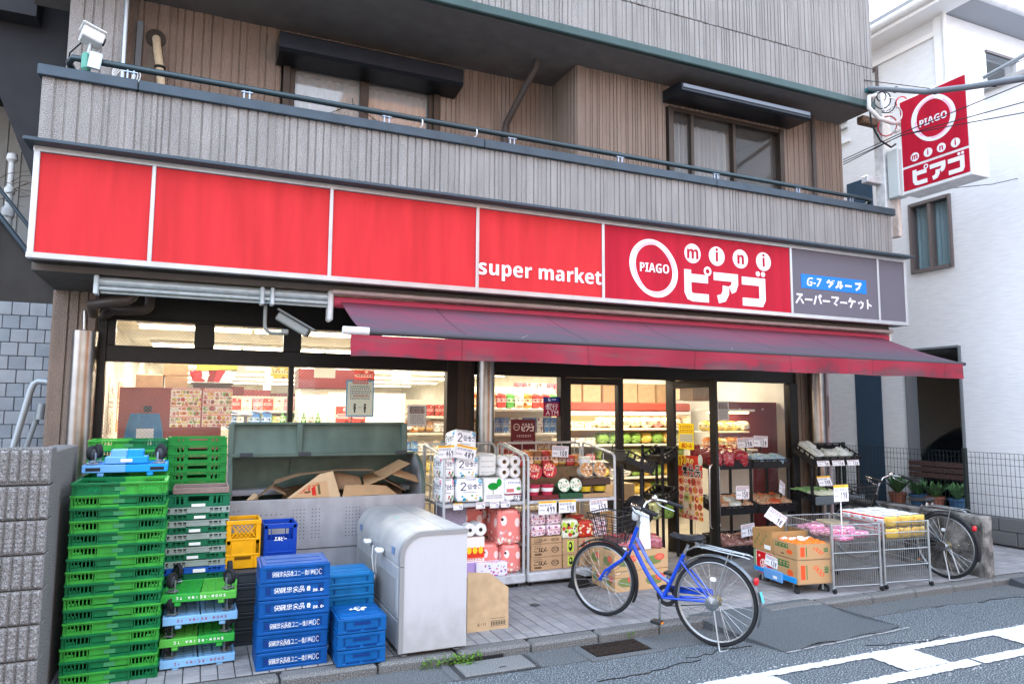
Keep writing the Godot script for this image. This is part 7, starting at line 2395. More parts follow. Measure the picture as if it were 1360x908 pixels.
	im.disc(110, 18, 4, Color(0.2, 0.1, 0.1)).scribble(30, 8, 50, 12, 1, Color(0.97, 0.75, 0.72), r)
	var pk := bagmat("pink_pack", im.tex(), 0.35)
	packed("pink_pack", "large pink tissue pack, topmost at the right of the first cage", "tissue pack", [2.62, 2.865, 0.46, 0.79], 0.9, 0.3, pk, 11)
	packed("pink_pack", "pink tissue pack at the bottom right of the first cage", "tissue pack", [2.66, 2.865, 0.2, 0.46], 0.9, 0.28, pk, 12)
	packed("pink_pack", "pink tissue pack left of the bottom right one in the first cage", "tissue pack", [2.47, 2.66, 0.2, 0.475], 0.85, 0.28, pk, 13)
	packed("pink_pack", "dark pink pack deep behind the white rolls in the first cage", "tissue pack", [2.30, 2.58, 0.5, 0.79], 0.66, 0.3, pk, 14)
	packed("pink_pack", "pink pack at the back behind the large pink one", "tissue pack", [2.55, 2.78, 0.5, 0.8], 0.56, 0.22, pk, 15)
	var tr := thing("toilet_rolls", "two white toilet rolls lying on the red and yellow pack", "toilet paper")
	for q in 2:
		part(tr, "roll", G.new().lathe([P(0.018, 0.1), P(0.054, 0.1), P(0.06, 0.092), P(0.06, -0.1), P(0.0, -0.1)], 24, V(2.345 + q * 0.105, 0.62, 0.80), Basis(Vector3.RIGHT, PI / 2)), rw)
	im = Pix.new(self, 96, 128, Color(0.93, 0.9, 0.88))
	im.rect(0, 34, 96, 34, Color(0.88, 0.25, 0.16))
	for q in 3: im.disc(18 + q * 30, 42, 12, Color(0.95, 0.8, 0.2))
	im.scribble(6, 68, 84, 26, 2, Color(0.75, 0.3, 0.2), r).rect(0, 100, 96, 6, Color(0.9, 0.6, 0.6))
	boxed("roll_pack", "white pack with red and yellow print under the two rolls", "toilet paper", [2.30, 2.49, 0.2, 0.555], 0.9, 0.3, mt("red_yellow", Color.WHITE, 0.35, 0, {"tex": im.tex()}))
	im = Pix.new(self, 128, 64, Color(0.9, 0.88, 0.93))
	for q in 30: im.disc(r.randf_range(20, 126), r.randf_range(8, 62), r.randf_range(2, 5), [Color(0.75, 0.25, 0.5), Color(0.5, 0.35, 0.7), Color(0.3, 0.6, 0.6), Color(0.85, 0.5, 0.6)][r.randi() % 4])
	boxed("floral_box", "white box with purple and pink flowers at the front of the first cage", "box", [2.40, 2.70, 0.2, 0.325], 0.955, 0.16, mt("floral", Color.WHITE, 0.4, 0, {"tex": im.tex()}), -0.1)
	boxed("floral_box", "purple and white box leaning at the first cage's left bottom", "box", [2.25, 2.40, 0.2, 0.33], 0.93, 0.2, mt("purple_box", Color(0.42, 0.3, 0.6), 0.4), 0.2)
	boxed("carton", "pale lilac box under the first cage's shelf at left", "box", [2.12, 2.345, 0.64, 0.83], 0.8, 0.3, mt("lilac_box", Color(0.5, 0.44, 0.58), 0.45, 0, {"noise": "chips", "scale": 8.0}))
	boxed("carton", "plain box standing under the lilac one in the first cage", "box", [2.10, 2.29, 0.2, 0.64], 0.78, 0.3, mm("card_pale"))
	price_card("yellow headed price card 469 on the toilet paper at left", V(2.085, 1.345, 0.96), 0.155, 0.115, "469", Basis(Vector3.BACK, 0.05))
	price_card("yellow headed price card 489 hanging askew on the toilet paper", V(2.275, 1.335, 0.95), 0.2, 0.125, "489", Basis(Vector3.BACK, -0.2))
	for q in 4: price_card("small price card on the first cage's shelf edge, %s from the left" % ["first", "second", "third", "fourth"][q], V([2.20, 2.42, 2.56, 2.67][q], 0.85, 0.962), 0.09, 0.06, ["98", "78", "79", "88"][q], Basis.IDENTITY, q == 0)
	# second cage: upper shelf
	var cup := func(key: String, c1: Color, c2: Color) -> StandardMaterial3D:
		var p := Pix.new(self, 96, 96, c1)
		for q in 40: p.disc(r.randf_range(8, 88), r.randf_range(8, 88), r.randf_range(3, 9), [c2, c1.lightened(0.3), c2.lightened(0.35), Color(0.9, 0.85, 0.75)][r.randi() % 4])
		p.rect(14, 40, 68, 14, c1.darkened(0.2)).scribble(18, 41, 60, 12, 1, Color(0.95, 0.92, 0.85), r)
		return mt(key, Color.WHITE, 0.35, 0, {"tex": p.tex()})
	var red := cup.call("lid_red", Color(0.72, 0.16, 0.2), Color(0.85, 0.55, 0.4))
	var grn := cup.call("lid_green", Color(0.86, 0.86, 0.8), Color(0.25, 0.55, 0.35))
	var brn := cup.call("lid_brown", Color(0.72, 0.5, 0.25), Color(0.5, 0.25, 0.12))
	var sides := {"red": mt("cup_red", Color(0.42, 0.03, 0.07), 0.4), "green": mt("cup_green", Color(0.08, 0.22, 0.13), 0.4), "brown": mt("cup_cream", Color(0.7, 0.66, 0.58), 0.4), "black": mm("black_plastic")}
	var bowls := [["red", 3.01, 1.125, 0.075, red], ["red", 3.17, 1.135, 0.075, red], ["green", 3.325, 0.985, 0.068, grn], ["green", 3.46, 0.985, 0.068, grn], ["brown", 3.582, 1.13, 0.072, brn], ["brown", 3.738, 1.133, 0.074, brn]]
	var sp := ["left red", "right red", "left green and white", "right green and white", "left brown", "right brown"]
	for q in 6:
		var a: Array = bowls[q]
		var o := thing("noodle_bowl", "%s noodle bowl tipped forward to show its lid, second cage" % sp[q], "noodle bowl", V(a[1], a[2], 0.85))
		var bs := Basis(Vector3.RIGHT, PI / 2 - 0.25)
		part(o, "bowl", G.new().lathe([P(0, -0.07), P(a[3] * 0.7, -0.07), P(a[3] * 0.95, 0.035), P(a[3], 0.04), P(a[3], 0.046), P(0, 0.046)], 24, Vector3.ZERO, bs), sides[a[0]])
		var dk := G.new()
		var pl := PackedVector2Array()
		for k in 28: pl.append(P(cos(TAU * k / 28), sin(TAU * k / 28)) * a[3] * 0.95)
		dk.prism(pl, 0.0, 0.002, Transform3D(Basis(Vector3.RIGHT, -0.25), Basis(Vector3.RIGHT, -0.25) * V(0, 0, 0.047)))
		part(o, "lid", dk, a[4])
	for q in 3:
		var bw := thing("noodle_bowl", ["left one of two upright red noodle bowls", "right one of two upright red noodle bowls", "upright white noodle bowl behind the brown ones"][q], "noodle bowl", V([3.0, 3.15, 3.66][q], [0.91, 0.91, 1.16][q], [0.87, 0.87, 0.72][q]))
		part(bw, "bowl", G.new().lathe([P(0, 0), P(0.05, 0), P(0.068, 0.09), P(0.072, 0.092), P(0.072, 0.1), P(0, 0.1)], 22), sides["red"] if q < 2 else sides["brown"])
		part(bw, "band", G.new().lathe([P(0.058, 0.035), P(0.0645, 0.07)], 22), mm("white"))
	for q in 2:
		var bw := thing("noodle_bowl", "%s one of two black and yellow noodle bowls in the dark case" % ["left", "right"][q], "noodle bowl", V([3.585, 3.755][q], 0.905, 0.84))
		part(bw, "bowl", G.new().lathe([P(0, 0), P(0.055, 0), P(0.072, 0.085), P(0.076, 0.09), P(0, 0.092)], 22), sides["black"])
		part(bw, "band", G.new().lathe([P(0.0605, 0.02), P(0.071, 0.07)], 22), mt("cup_yellow", Color(0.6, 0.42, 0.03), 0.4))
	boxed("tray_carton", "dark red printed tray under the red noodle bowls", "tray", [2.96, 3.25, 0.868, 0.91], 0.93, 0.35, mt("tray_red", Color(0.30, 0.045, 0.05), 0.6, 0, {"noise": "chips", "scale": 9.0}))
	boxed("tray_carton", "green tray under the green and white noodle bowls", "tray", [3.265, 3.52, 0.868, 0.92], 0.93, 0.35, mt("tray_green", Color(0.05, 0.16, 0.08), 0.6, 0, {"noise": "chips", "scale": 9.0}))
	boxed("tray_carton", "dark brown open case behind the black noodle bowls", "tray", [3.525, 3.84, 0.99, 1.055], 0.93, 0.3, mt("case_dark", Color(0.07, 0.04, 0.03), 0.6))
	boxed("tray_carton", "brown carton tray under the black noodle bowls", "tray", [3.525, 3.84, 0.868, 0.905], 0.93, 0.35, mm("card"))
	for q in 8: packed("noodle_pack", "noodle pack at the back of the second cage's shelf, %s from left" % ["first", "second", "third", "fourth", "fifth", "sixth", "seventh", "eighth"][q], "noodle pack", [3.0 + q * 0.095, 3.09 + q * 0.095, 1.15, 1.31 if q < 5 else 1.26], 0.5, 0.14, [mm("goods_red"), mm("goods_orange"), mm("goods_brown")][q % 3], 30 + q)
	boxed("carton", "plain carton under the back row of noodle packs", "carton", [2.98, 3.78, 0.868, 1.15], 0.52, 0.18, mm("card_dark"))
	# lower deck
	im = Pix.new(self, 128, 128, Color(0.86, 0.78, 0.8))
	for q in 30: im.disc(r.randf_range(4, 124), r.randf_range(4, 124), r.randf_range(4, 12), [Color(0.93, 0.92, 0.93), Color(0.8, 0.15, 0.2), Color(0.93, 0.9, 0.9), Color(0.55, 0.3, 0.5)][r.randi() % 4])
	im.scribble(20, 50, 90, 24, 1, Color(0.7, 0.1, 0.2), r)
	var np := bagmat("rice_pack", im.tex())
	var nl := ["upper left", "upper right", "lower left", "lower right"]
	for q in 4: packed("rice_pack", "white and red wrapped rice pack, %s of four in the second cage" % nl[q], "rice pack", [2.965 + (q % 2) * 0.17, 3.13 + (q % 2) * 0.17, 0.515 + (1 - q / 2) * 0.11, 0.625 + (1 - q / 2) * 0.11], 0.9, 0.3, np, 40 + q)
	var ct := func(key: String, kind: int) -> StandardMaterial3D:
		var p := Pix.new(self, 192, 96, lin(0.47, 0.30, 0.17))
		if kind == 0:
			p.text("ごはん", 16, 26, 26, 32, 30, 5, Color(0.12, 0.09, 0.07)).scribble(14, 8, 50, 11, 1, Color(0.2, 0.15, 0.12), r).disc(150, 46, 24, Color(0.14, 0.11, 0.09)).disc(150, 46, 20, lin(0.47, 0.30, 0.17)).scribble(134, 32, 32, 28, 2, Color(0.16, 0.12, 0.1), r).rect(20, 68, 44, 16, Color(0.12, 0.09, 0.07)).scribble(24, 70, 36, 12, 1, Color(0.7, 0.55, 0.38), r)
		elif kind == 1:
			p.rect(58, 10, 84, 70, Color(0.75, 0.85, 0.3)).disc(100, 45, 26, Color(0.15, 0.15, 0.12), 30).disc(96, 40, 12, Color(0.8, 0.85, 0.4))
		elif kind == 2:
			p.rect(50, 14, 26, 66, Color(0.75, 0.25, 0.2)).rect(84, 14, 40, 66, Color(0.85, 0.8, 0.75)).text("品", 92, 24, 22, 30, 24, 4, Color(0.6, 0.15, 0.1)).rect(132, 14, 18, 66, Color(0.7, 0.2, 0.15))
		else:
			p.disc(96, 40, 22, Color(0.3, 0.2, 0.14), 26).disc(96, 40, 17, lin(0.47, 0.30, 0.17), 21).scribble(70, 70, 56, 14, 1, Color(0.25, 0.17, 0.12), r)
		return mt(key, Color.WHITE, 0.82, 0, {"tex": p.tex()})
	var c0: Material = ct.call("carton_rice", 0)
	var c1: Material = ct.call("carton_green", 1)
	var c2: Material = ct.call("carton_red", 2)
	var c3: Material = ct.call("carton_ring", 3)
	boxed("carton", "brown carton with black rice lettering, lowest at the second cage's left", "carton", [2.965, 3.30, 0.2, 0.322], 0.9, 0.4, c0)
	boxed("carton", "brown carton with black rice lettering, middle of three at left", "carton", [2.965, 3.30, 0.324, 0.446], 0.9, 0.4, c0, 0.01)
	boxed("carton", "low brown carton right under the wrapped rice packs", "carton", [2.965, 3.30, 0.448, 0.512], 0.9, 0.4, c0)
	boxed("carton", "brown carton with a green picture, lower one in the second cage", "carton", [3.312, 3.475, 0.2, 0.325], 0.9, 0.4, c1)
	boxed("carton", "brown carton with a green picture, upper one in the second cage", "carton", [3.312, 3.478, 0.327, 0.475], 0.9, 0.4, c1, -0.02)
	boxed("carton", "brown carton with red print in the second cage", "carton", [3.487, 3.652, 0.327, 0.475], 0.9, 0.4, c2)
	boxed("carton", "plain brown carton with a ring mark under the red printed one", "carton", [3.487, 3.652, 0.2, 0.325], 0.9, 0.4, c3, 0.02)
	boxed("carton", "brown carton with a ring mark at the second cage's bottom right", "carton", [3.664, 3.835, 0.2, 0.325], 0.9, 0.4, c3)
	boxed("carton", "brown carton above the one at the second cage's bottom right", "carton", [3.664, 3.835, 0.327, 0.47], 0.88, 0.4, c3, -0.02)
	im = Pix.new(self, 96, 96, Color(0.85, 0.86, 0.78))
	for q in 24: im.disc(r.randf_range(8, 90), r.randf_range(20, 76), r.randf_range(4, 11), [Color(0.2, 0.35, 0.12), Color(0.7, 0.8, 0.25), Color(0.75, 0.25, 0.2), Color(0.12, 0.14, 0.1)][r.randi() % 4])
	packed("snack_bag", "white and green snack bag on the green picture cartons", "snack bag", [3.305, 3.485, 0.478, 0.66], 0.9, 0.14, bagmat("snack_green", im.tex()), 51)
	im = Pix.new(self, 96, 96, Color(0.72, 0.2, 0.15))
	for q in 16: im.disc(r.randf_range(8, 90), r.randf_range(20, 76), r.randf_range(4, 11), [Color(0.9, 0.8, 0.6), Color(0.8, 0.4, 0.2), Color(0.9, 0.88, 0.85)][r.randi() % 3])
	packed("snack_bag", "red and cream snack bag on the red printed carton", "snack bag", [3.49, 3.655, 0.478, 0.64], 0.9, 0.14, bagmat("snack_red", im.tex()), 52)
	packed("snack_bag", "clear and red snack bag at the second cage's right", "snack bag", [3.665, 3.83, 0.472, 0.65], 0.88, 0.14, mm("rice_pack"), 53)
	packed("snack_bag", "second red and cream snack bag behind the front one", "snack bag", [3.5, 3.66, 0.50, 0.67], 0.72, 0.14, mm("snack_red"), 54)
	price_card("price card 499 on the second cage's shelf edge at left", V(3.10, 0.80, 0.985), 0.19, 0.125, "499", Basis.IDENTITY, true)
	price_card("price card 198 on the second cage's shelf edge, middle", V(3.315, 0.803, 0.985), 0.185, 0.12, "198", Basis.IDENTITY, true)
	price_card("price card 159 tilted on the second cage's shelf edge at right", V(3.665, 0.795, 0.985), 0.2, 0.125, "159", Basis(Vector3.BACK, 0.08), false)
	price_card("grey price card 198 and 208 on the second cage's top bar", V(3.44, 1.307, 0.6), 0.19, 0.115, "108", Basis(Vector3.BACK, -0.06), false, false)
# ---------------------------------------------------------------- bicycles
func bicycle(label: String, rear: Vector3, front: Vector3, paint: Material, wb: float, R: float, full: bool) -> void:
	var d := front - rear
	var fx := d.normalized()
	var side := fx.cross(Vector3.UP).normalized()
	var upv := side.cross(fx).normalized()
	var o := thing("bicycle", label, "bicycle", rear)
	o.basis = Basis(fx, upv, side)
	var ch := mm("chrome")
	var bk := mm("black_plastic")
	var rh := V(0, R, 0)
	var RF := R * (0.92 if full else 1.0)
	var fh := V(wb, RF, 0)
	var tyre := mm("rubber")
	for k in 2:
		var c: Vector3 = [rh, fh][k]
		var w := part(o, "wheel", G.new().tube(arc(c, Vector3.RIGHT, Vector3.UP, (RF if k else R) - 0.017, 0, TAU * 47 / 48, 47), 0.017, 10, true), tyre)
		var rim := G.new()
		for s in [-1.0, 1.0]: rim.tube(arc(c + V(0, 0, s * 0.008), Vector3.RIGHT, Vector3.UP, (RF if k else R) - 0.034, 0, TAU * 47 / 48, 47), 0.0058, 6, true)
		part(w, "rim", rim, mt("rim_alloy", Color(0.4, 0.41, 0.42), 0.3, 0.9))
		var g := G.new()
		for q in 28:
			var a := TAU * q / 28
			var b := a + (0.5 if q % 4 < 2 else -0.5)
			var s := 0.03 if q % 2 else -0.03
			g.tube([c + V(cos(b) * 0.02, sin(b) * 0.02, s), c + V(cos(a), sin(a), 0) * ((RF if k else R) - 0.042)], 0.0015, 4)
		part(w, "spokes", g, ch).set_meta("kind", "stuff")
		part(w, "hub", G.new().tube([c - V(0, 0, 0.045), c + V(0, 0, 0.045)], 0.02 if k else 0.028, 14), ch)
	var bb := V(0.40, R - 0.055, 0)
	var st := V(0.255, R + 0.30, 0)
	var hb := V(wb - 0.23, R + 0.26, 0)
	var ht := V(wb - 0.285, R + 0.44, 0)
	var fr := part(o, "frame", G.new().tube([bb, bb.lerp(st, 0.5), st], 0.0155, 12), paint)
	var curve := func(a: Vector3, b: Vector3, sag: Vector3) -> Array:
		var out := []
		for q in 13:
			var t := q / 12.0
			out.append(a.lerp(b, t) + sag * sin(t * PI))
		return out
	part(fr, "main_tube", G.new().tube(curve.call(hb.lerp(ht, 0.25), bb, V(-0.01, -0.045, 0)), 0.0165, 12), paint)
	part(fr, "upper_tube", G.new().tube(curve.call(hb.lerp(ht, 0.62), bb.lerp(st, 0.34), V(-0.015, -0.075, 0)), 0.0135, 12), mt("bike_light_tube", Color(0.10, 0.16, 0.62), 0.25, 0.2, {"clear": 0.6}) if full else paint)
	part(fr, "head_tube", G.new().tube([hb, ht], 0.02, 14), paint)
	for s in [-1.0, 1.0]:
		part(fr, "chain_stay", G.new().tube([bb + V(0, 0, s * 0.03), rh + V(0.06, 0, s * 0.055), rh + V(0, 0, s * 0.055)], 0.0095, 8), paint)
		part(fr, "seat_stay", G.new().tube([bb.lerp(st, 0.86) + V(0, 0, s * 0.02), rh + V(0.0, 0, s * 0.055)], 0.007, 8), paint)
		part(o, "fork_blade", G.new().tube([hb + V(0.01, -0.02, s * 0.035), hb + V(0.035, -0.08, s * 0.045), fh + V(-0.045, 0.08, s * 0.05), fh + V(-0.012, 0.02, s * 0.05), fh + V(0, 0, s * 0.05)], 0.0115, 10), paint)
	# mudguards
	for k in 2:
		var c: Vector3 = [rh, fh][k]
		var rows := []
		for q in 5:
			var t := (q / 4.0 - 0.5) * 2.0
			rows.append(arc(c + V(0, 0, t * 0.026), Vector3.RIGHT, Vector3.UP, (RF if k else R) + 0.012 + 0.014 * (1 - t * t), [0.45, 0.75][k], [3.45, 3.55][k], 30))
		part(o, "mudguard", G.new().sheet(rows), mt("guard_grey", Color(0.13, 0.15, 0.17), 0.35, 0.6) if k == 0 and full else bk)
	# handlebar, stem, grips, brakes, bell, lamp
	var dirh := (ht - hb).normalized()
	var tp := ht + dirh * 0.10
	part(o, "stem", G.new().tube([ht, tp], 0.0115, 10), ch)
	for s in [-1.0, 1.0]:
		part(o, "handlebar", G.new().tube([tp, tp + V(0.03, 0.02, s * 0.06), tp + V(0.035, 0.075, s * 0.13), tp + V(0.0, 0.105, s * 0.20), tp + V(-0.07, 0.10, s * 0.245), tp + V(-0.2, 0.075, s * 0.265)], 0.0105, 10), ch)
		part(o, "grip", G.new().tube([tp + V(-0.105, 0.094, s * 0.252), tp + V(-0.235, 0.068, s * 0.27)], 0.016, 10), bk)
		part(o, "brake_lever", G.new().tube([tp + V(-0.02, 0.085, s * 0.225), tp + V(-0.05, 0.06, s * 0.235), tp + V(-0.17, 0.03, s * 0.25)], 0.006, 6), ch)
		part(o, "brake_cable", G.new().tube([tp + V(0.0, 0.085, s * 0.21), tp + V(0.10, 0.06, s * 0.15), tp + V(0.09, -0.05, s * 0.06), hb + V(0.05, 0.02, s * 0.02)], 0.003, 5), bk)
	part(o, "bell", G.new().lathe([P(0, 0), P(0.026, 0), P(0.024, 0.015), P(0.012, 0.026), P(0, 0.028)], 16, tp + V(-0.02, 0.118, 0.19)), ch)
	part(o, "lamp", G.new().bag(hb + V(0.085, -0.035, 0.05), V(0.07, 0.055, 0.055), 0.7, 2, 0.0), ch)
	if full:
		part(o, "lamp_bracket", G.new().bag(tp + V(0.05, -0.01, 0.0), V(0.06, 0.085, 0.07), 0.6, 3, 0.0), mt("lamp_grey", Color(0.5, 0.52, 0.53), 0.35, 0.2))
		part(o, "stem_cover", G.new().tube([ht + V(-0.012, 0.05, 0.01), ht + V(0.0, -0.05, 0.012), hb + V(0.0, 0.0, 0.0)], 0.028, 12, false, 0.02), mt("cover_dark", Color(0.16, 0.18, 0.19), 0.5, 0.3))
		part(o, "white_cover", G.new().prism(PackedVector2Array([P(-0.085, 0.06), P(-0.02, 0.08), P(-0.02, -0.12), P(-0.075, -0.20), P(-0.115, -0.19)]), -0.012, 0.012, Transform3D(Basis.IDENTITY, ht + V(0.0, 0.04, 0.0))), mt("cover_white", Color(0.66, 0.68, 0.69), 0.5))
	# saddle and post
	var sp := st + (st - bb).normalized() * 0.085
	part(o, "seat_post", G.new().tube([st, sp], 0.0125, 10), ch)
	var rows := []
	for q in 11:
		var t := q / 10.0
		var row := []
		var hw := lerpf(0.085, 0.026, smoothstep(0.15, 0.85, t))
		for k in 13:
			var a := PI * k / 12
			row.append(sp + V(lerpf(-0.12, 0.15, t), 0.045 + 0.035 * sin(a) * (1.0 if q > 0 and q < 10 else 0.3) + 0.012 * cos(t * PI * 1.4), cos(a) * hw * (0.55 if q == 0 or q == 10 else 1.0)))
		rows.append(row)
	var sd := part(o, "saddle", G.new().sheet(rows, true), bk)
	part(sd, "pan", G.new().cham(sp + V(-0.02, 0.04, 0), V(0.2, 0.014, 0.09), 0.006), bk)
	part(sd, "spring", G.new().tube([sp + V(-0.08, 0.0, 0.045), sp + V(-0.08, 0.04, 0.045)], 0.014, 8).tube([sp + V(-0.08, 0.0, -0.045), sp + V(-0.08, 0.04, -0.045)], 0.014, 8), ch)
	# carrier
	var g := G.new()
	var ry0 := R * 2 + 0.055
	for s in [-0.055, 0.055]:
		g.tube([st + V(-0.02, 0.03, s * 0.5), V(0.16, ry0 + 0.005, s), V(0.12, ry0 + 0.015, s), V(-0.22, ry0, s), V(-0.25, ry0 - 0.01, s * 0.8)], 0.006, 8)
		g.tube([V(-0.10, ry0, s), rh + V(-0.01, 0.02, s * 1.1)], 0.0045, 6)
	for x in [0.10, 0.0, -0.10, -0.2]: g.tube([V(x, ry0 + 0.006, -0.055), V(x, ry0 + 0.006, 0.055)], 0.005, 6)
	g.tube([V(0.12, ry0 + 0.012, 0.0), V(-0.24, ry0 + 0.008, 0.0)], 0.005, 6)
	part(o, "carrier", g, mt("carrier", Color(0.35, 0.37, 0.38), 0.35, 0.8))
	# crank, chainring, chain cover, pedals
	part(o, "chain_cover", G.new().cham((bb + rh) / 2 + V(0.02, 0.045, 0.075), V(0.36, 0.05, 0.012), 0.006, Basis(Vector3.BACK, -0.14)), paint)
	part(o, "chainring", G.new().lathe([P(0.05, -0.003), P(0.082, -0.003), P(0.082, 0.003), P(0.05, 0.003)], 28, bb + V(0, 0, 0.06), Basis(Vector3.RIGHT, PI / 2)), mm("dark_metal"))
	g = G.new()
	for s in [-1.0, 1.0]: g.tube([V(bb.x, bb.y + s * 0.082, 0.06), V(rh.x, rh.y + s * 0.03, 0.06)], 0.004, 5)
	part(o, "chain", g, mm("dark_metal"))
	for s in [-1.0, 1.0]:
		var pe := bb + V(0.01 * s, -0.155 * (-1.0 if s > 0 else 1.0) * (1.0 if full else -1.0), s * 0.08)
		part(o, "crank", G.new().tube([bb + V(0, 0, s * 0.072), pe], 0.009, 8), ch)
		var pd := part(o, "pedal", G.new().cham(pe + V(0, 0, s * 0.05), V(0.085, 0.024, 0.075), 0.007), bk)
		part(pd, "pedal_reflector", G.new().box(pe + V(-0.044, 0, s * 0.05), V(0.004, 0.014, 0.045)), mt("amber", Color(0.8, 0.25, 0.02), 0.25))
	# basket
	g = G.new()
	var b0 := hb + V(0.06, 0.04, 0)
	for lvl in 6:
		var t := lvl / 5.0
		var x0 := b0.x - 0.01 * t
		var x1 := b0.x + lerpf(0.19, 0.26, t)
		var hw := lerpf(0.12, 0.16, t)
		var y := b0.y + t * 0.21
		g.tube([V(x0, y, -hw), V(x1, y, -hw), V(x1, y, hw), V(x0, y, hw)], 0.003 if lvl < 5 else 0.006, 5, true)
	for k in 9:
		var s := k / 8.0 * 2.0 - 1.0
		g.tube([V(b0.x + 0.19, b0.y, s * 0.12), V(b0.x + 0.26, b0.y + 0.21, s * 0.16)], 0.0026, 5)
		g.tube([V(b0.x, b0.y, s * 0.12), V(b0.x - 0.01, b0.y + 0.21, s * 0.16)], 0.0026, 5)
		g.tube([V(b0.x, b0.y, s * 0.12), V(b0.x + 0.19, b0.y, s * 0.12)], 0.0026, 5)
	for k in 6:
		for s in [-1.0, 1.0]: g.tube([V(b0.x + k * 0.038, b0.y, s * 0.12), V(b0.x - 0.01 + k * 0.054, b0.y + 0.21, s * 0.16)], 0.0026, 5)
	part(o, "basket", g, mm("dark_metal"))
	# reflectors, rear lamp, stand, brake drum
	part(o, "wheel_reflector", G.new().bag(rh + V(0.03, R * 0.47, 0.03), V(0.05, 0.035, 0.012), 0.8, 1, 0.0), mt("reflector_white", Color(0.75, 0.77, 0.78), 0.2))
	part(o, "rear_reflector", G.new().bag(rh + V(-(R + 0.03) * 0.84, (R + 0.03) * 0.60, 0.0), V(0.035, 0.055, 0.045), 0.7, 1, 0.0), mt("reflector_red", Color(0.5, 0.01, 0.015), 0.15, 0, {"clear": 0.6}))
	if full: part(o, "registration_tag", G.new().box(rh + V(-(R + 0.036) * 0.955, (R + 0.036) * 0.30, 0), V(0.006, 0.075, 0.035), Basis(Vector3.BACK, -0.31)), mt("tag_cyan", Color(0.1, 0.5, 0.6), 0.4))
	part(o, "brake_drum", G.new().lathe([P(0, 0), P(0.05, 0), P(0.05, 0.03), P(0, 0.035)], 20, rh + V(0, 0, -0.05), Basis(Vector3.RIGHT, -PI / 2)), ch)
	part(o, "sprocket", G.new().lathe([P(0, 0), P(0.045, 0), P(0.04, 0.006), P(0, 0.006)], 18, rh + V(0, 0, 0.035), Basis(Vector3.RIGHT, PI / 2)), mt("brass", Color(0.4, 0.32, 0.16), 0.35, 0.8))
	g = G.new()
	for s in [-1.0, 1.0]: g.tube([rh + V(-0.01, -0.02, s * 0.06), V(-0.07, 0.05, s * 0.085), V(-0.09, 0.006, s * 0.11)], 0.0065, 8)
	g.tube([V(-0.09, 0.006, -0.11), V(-0.12, 0.008, -0.06), V(-0.12, 0.008, 0.06), V(-0.09, 0.006, 0.11)], 0.006, 8)
	part(o, "kickstand", g, mm("zinc"))
	if full:
		var tx := G.new()
		write(tx, "AIRSTAR", 0.014, 0.011, 0.016, 0.003, 0.0005, Transform3D(Basis.IDENTITY, Vector3.ZERO))
		var along := (bb - hb).normalized()
		part(fr, "lettering", tx, mm("white"), hb.lerp(bb, 0.13) + V(0.0, -0.018, 0.0172), Basis(along, along.cross(V(0, 0, -1)).normalized() * -1.0, V(0, 0, 1)) if false else Basis(Vector3.BACK, atan2(along.y, along.x)))
func bicycles() -> void:
	bicycle("bright blue city bicycle standing half on the kerb before the shop", V(3.555, 0.0, 2.805), V(3.07, 0.07, 2.03), mt("bike_blue", Color(0.008, 0.06, 0.50), 0.22, 0.15, {"clear": 0.7}), 0.93, 0.318, true)
	bicycle("black city bicycle parked by the low concrete wall behind the wire carts", V(6.98, PAVE, 2.22), V(6.90, PAVE, 1.2), mt("bike_black", Color(0.015, 0.016, 0.02), 0.3, 0.2, {"clear": 0.5}), 1.02, 0.32, false)
# ---------------------------------------------------------------- racks with produce
func rack_tray(p: Node3D, at: Vector3, w: float, d: float, h: float, tilt: float, turn := 0.0) -> void:
	var b := ry(turn) * Basis(Vector3.RIGHT, tilt)
	var g := G.new()
	g.box(at + b * V(0, 0.005, 0), V(w, 0.008, d), b)
	for s in [-1.0, 1.0]:
		g.cham(at + b * V(0, h - 0.008, s * d / 2), V(w, 0.016, 0.014), 0.003, b)
		g.box(at + b * V(0, h * 0.4, s * d / 2), V(w, h * 0.75, 0.008), b)
		g.cham(at + b * V(s * w / 2, h - 0.008, 0), V(0.014, 0.016, d), 0.003, b)
		g.box(at + b * V(s * w / 2, h * 0.25, 0), V(0.008, h * 0.5, d), b)
		for k in 7: g.box(at + b * V((k / 6.0 - 0.5) * w, h * 0.6, s * d / 2), V(0.022, h * 0.8, 0.009), b)
		for k in 5: g.box(at + b * V(s * w / 2, h * 0.6, (k / 4.0 - 0.5) * d), V(0.009, h * 0.8, 0.022), b)
	part(p, "tray", g, mm("black_plastic"))
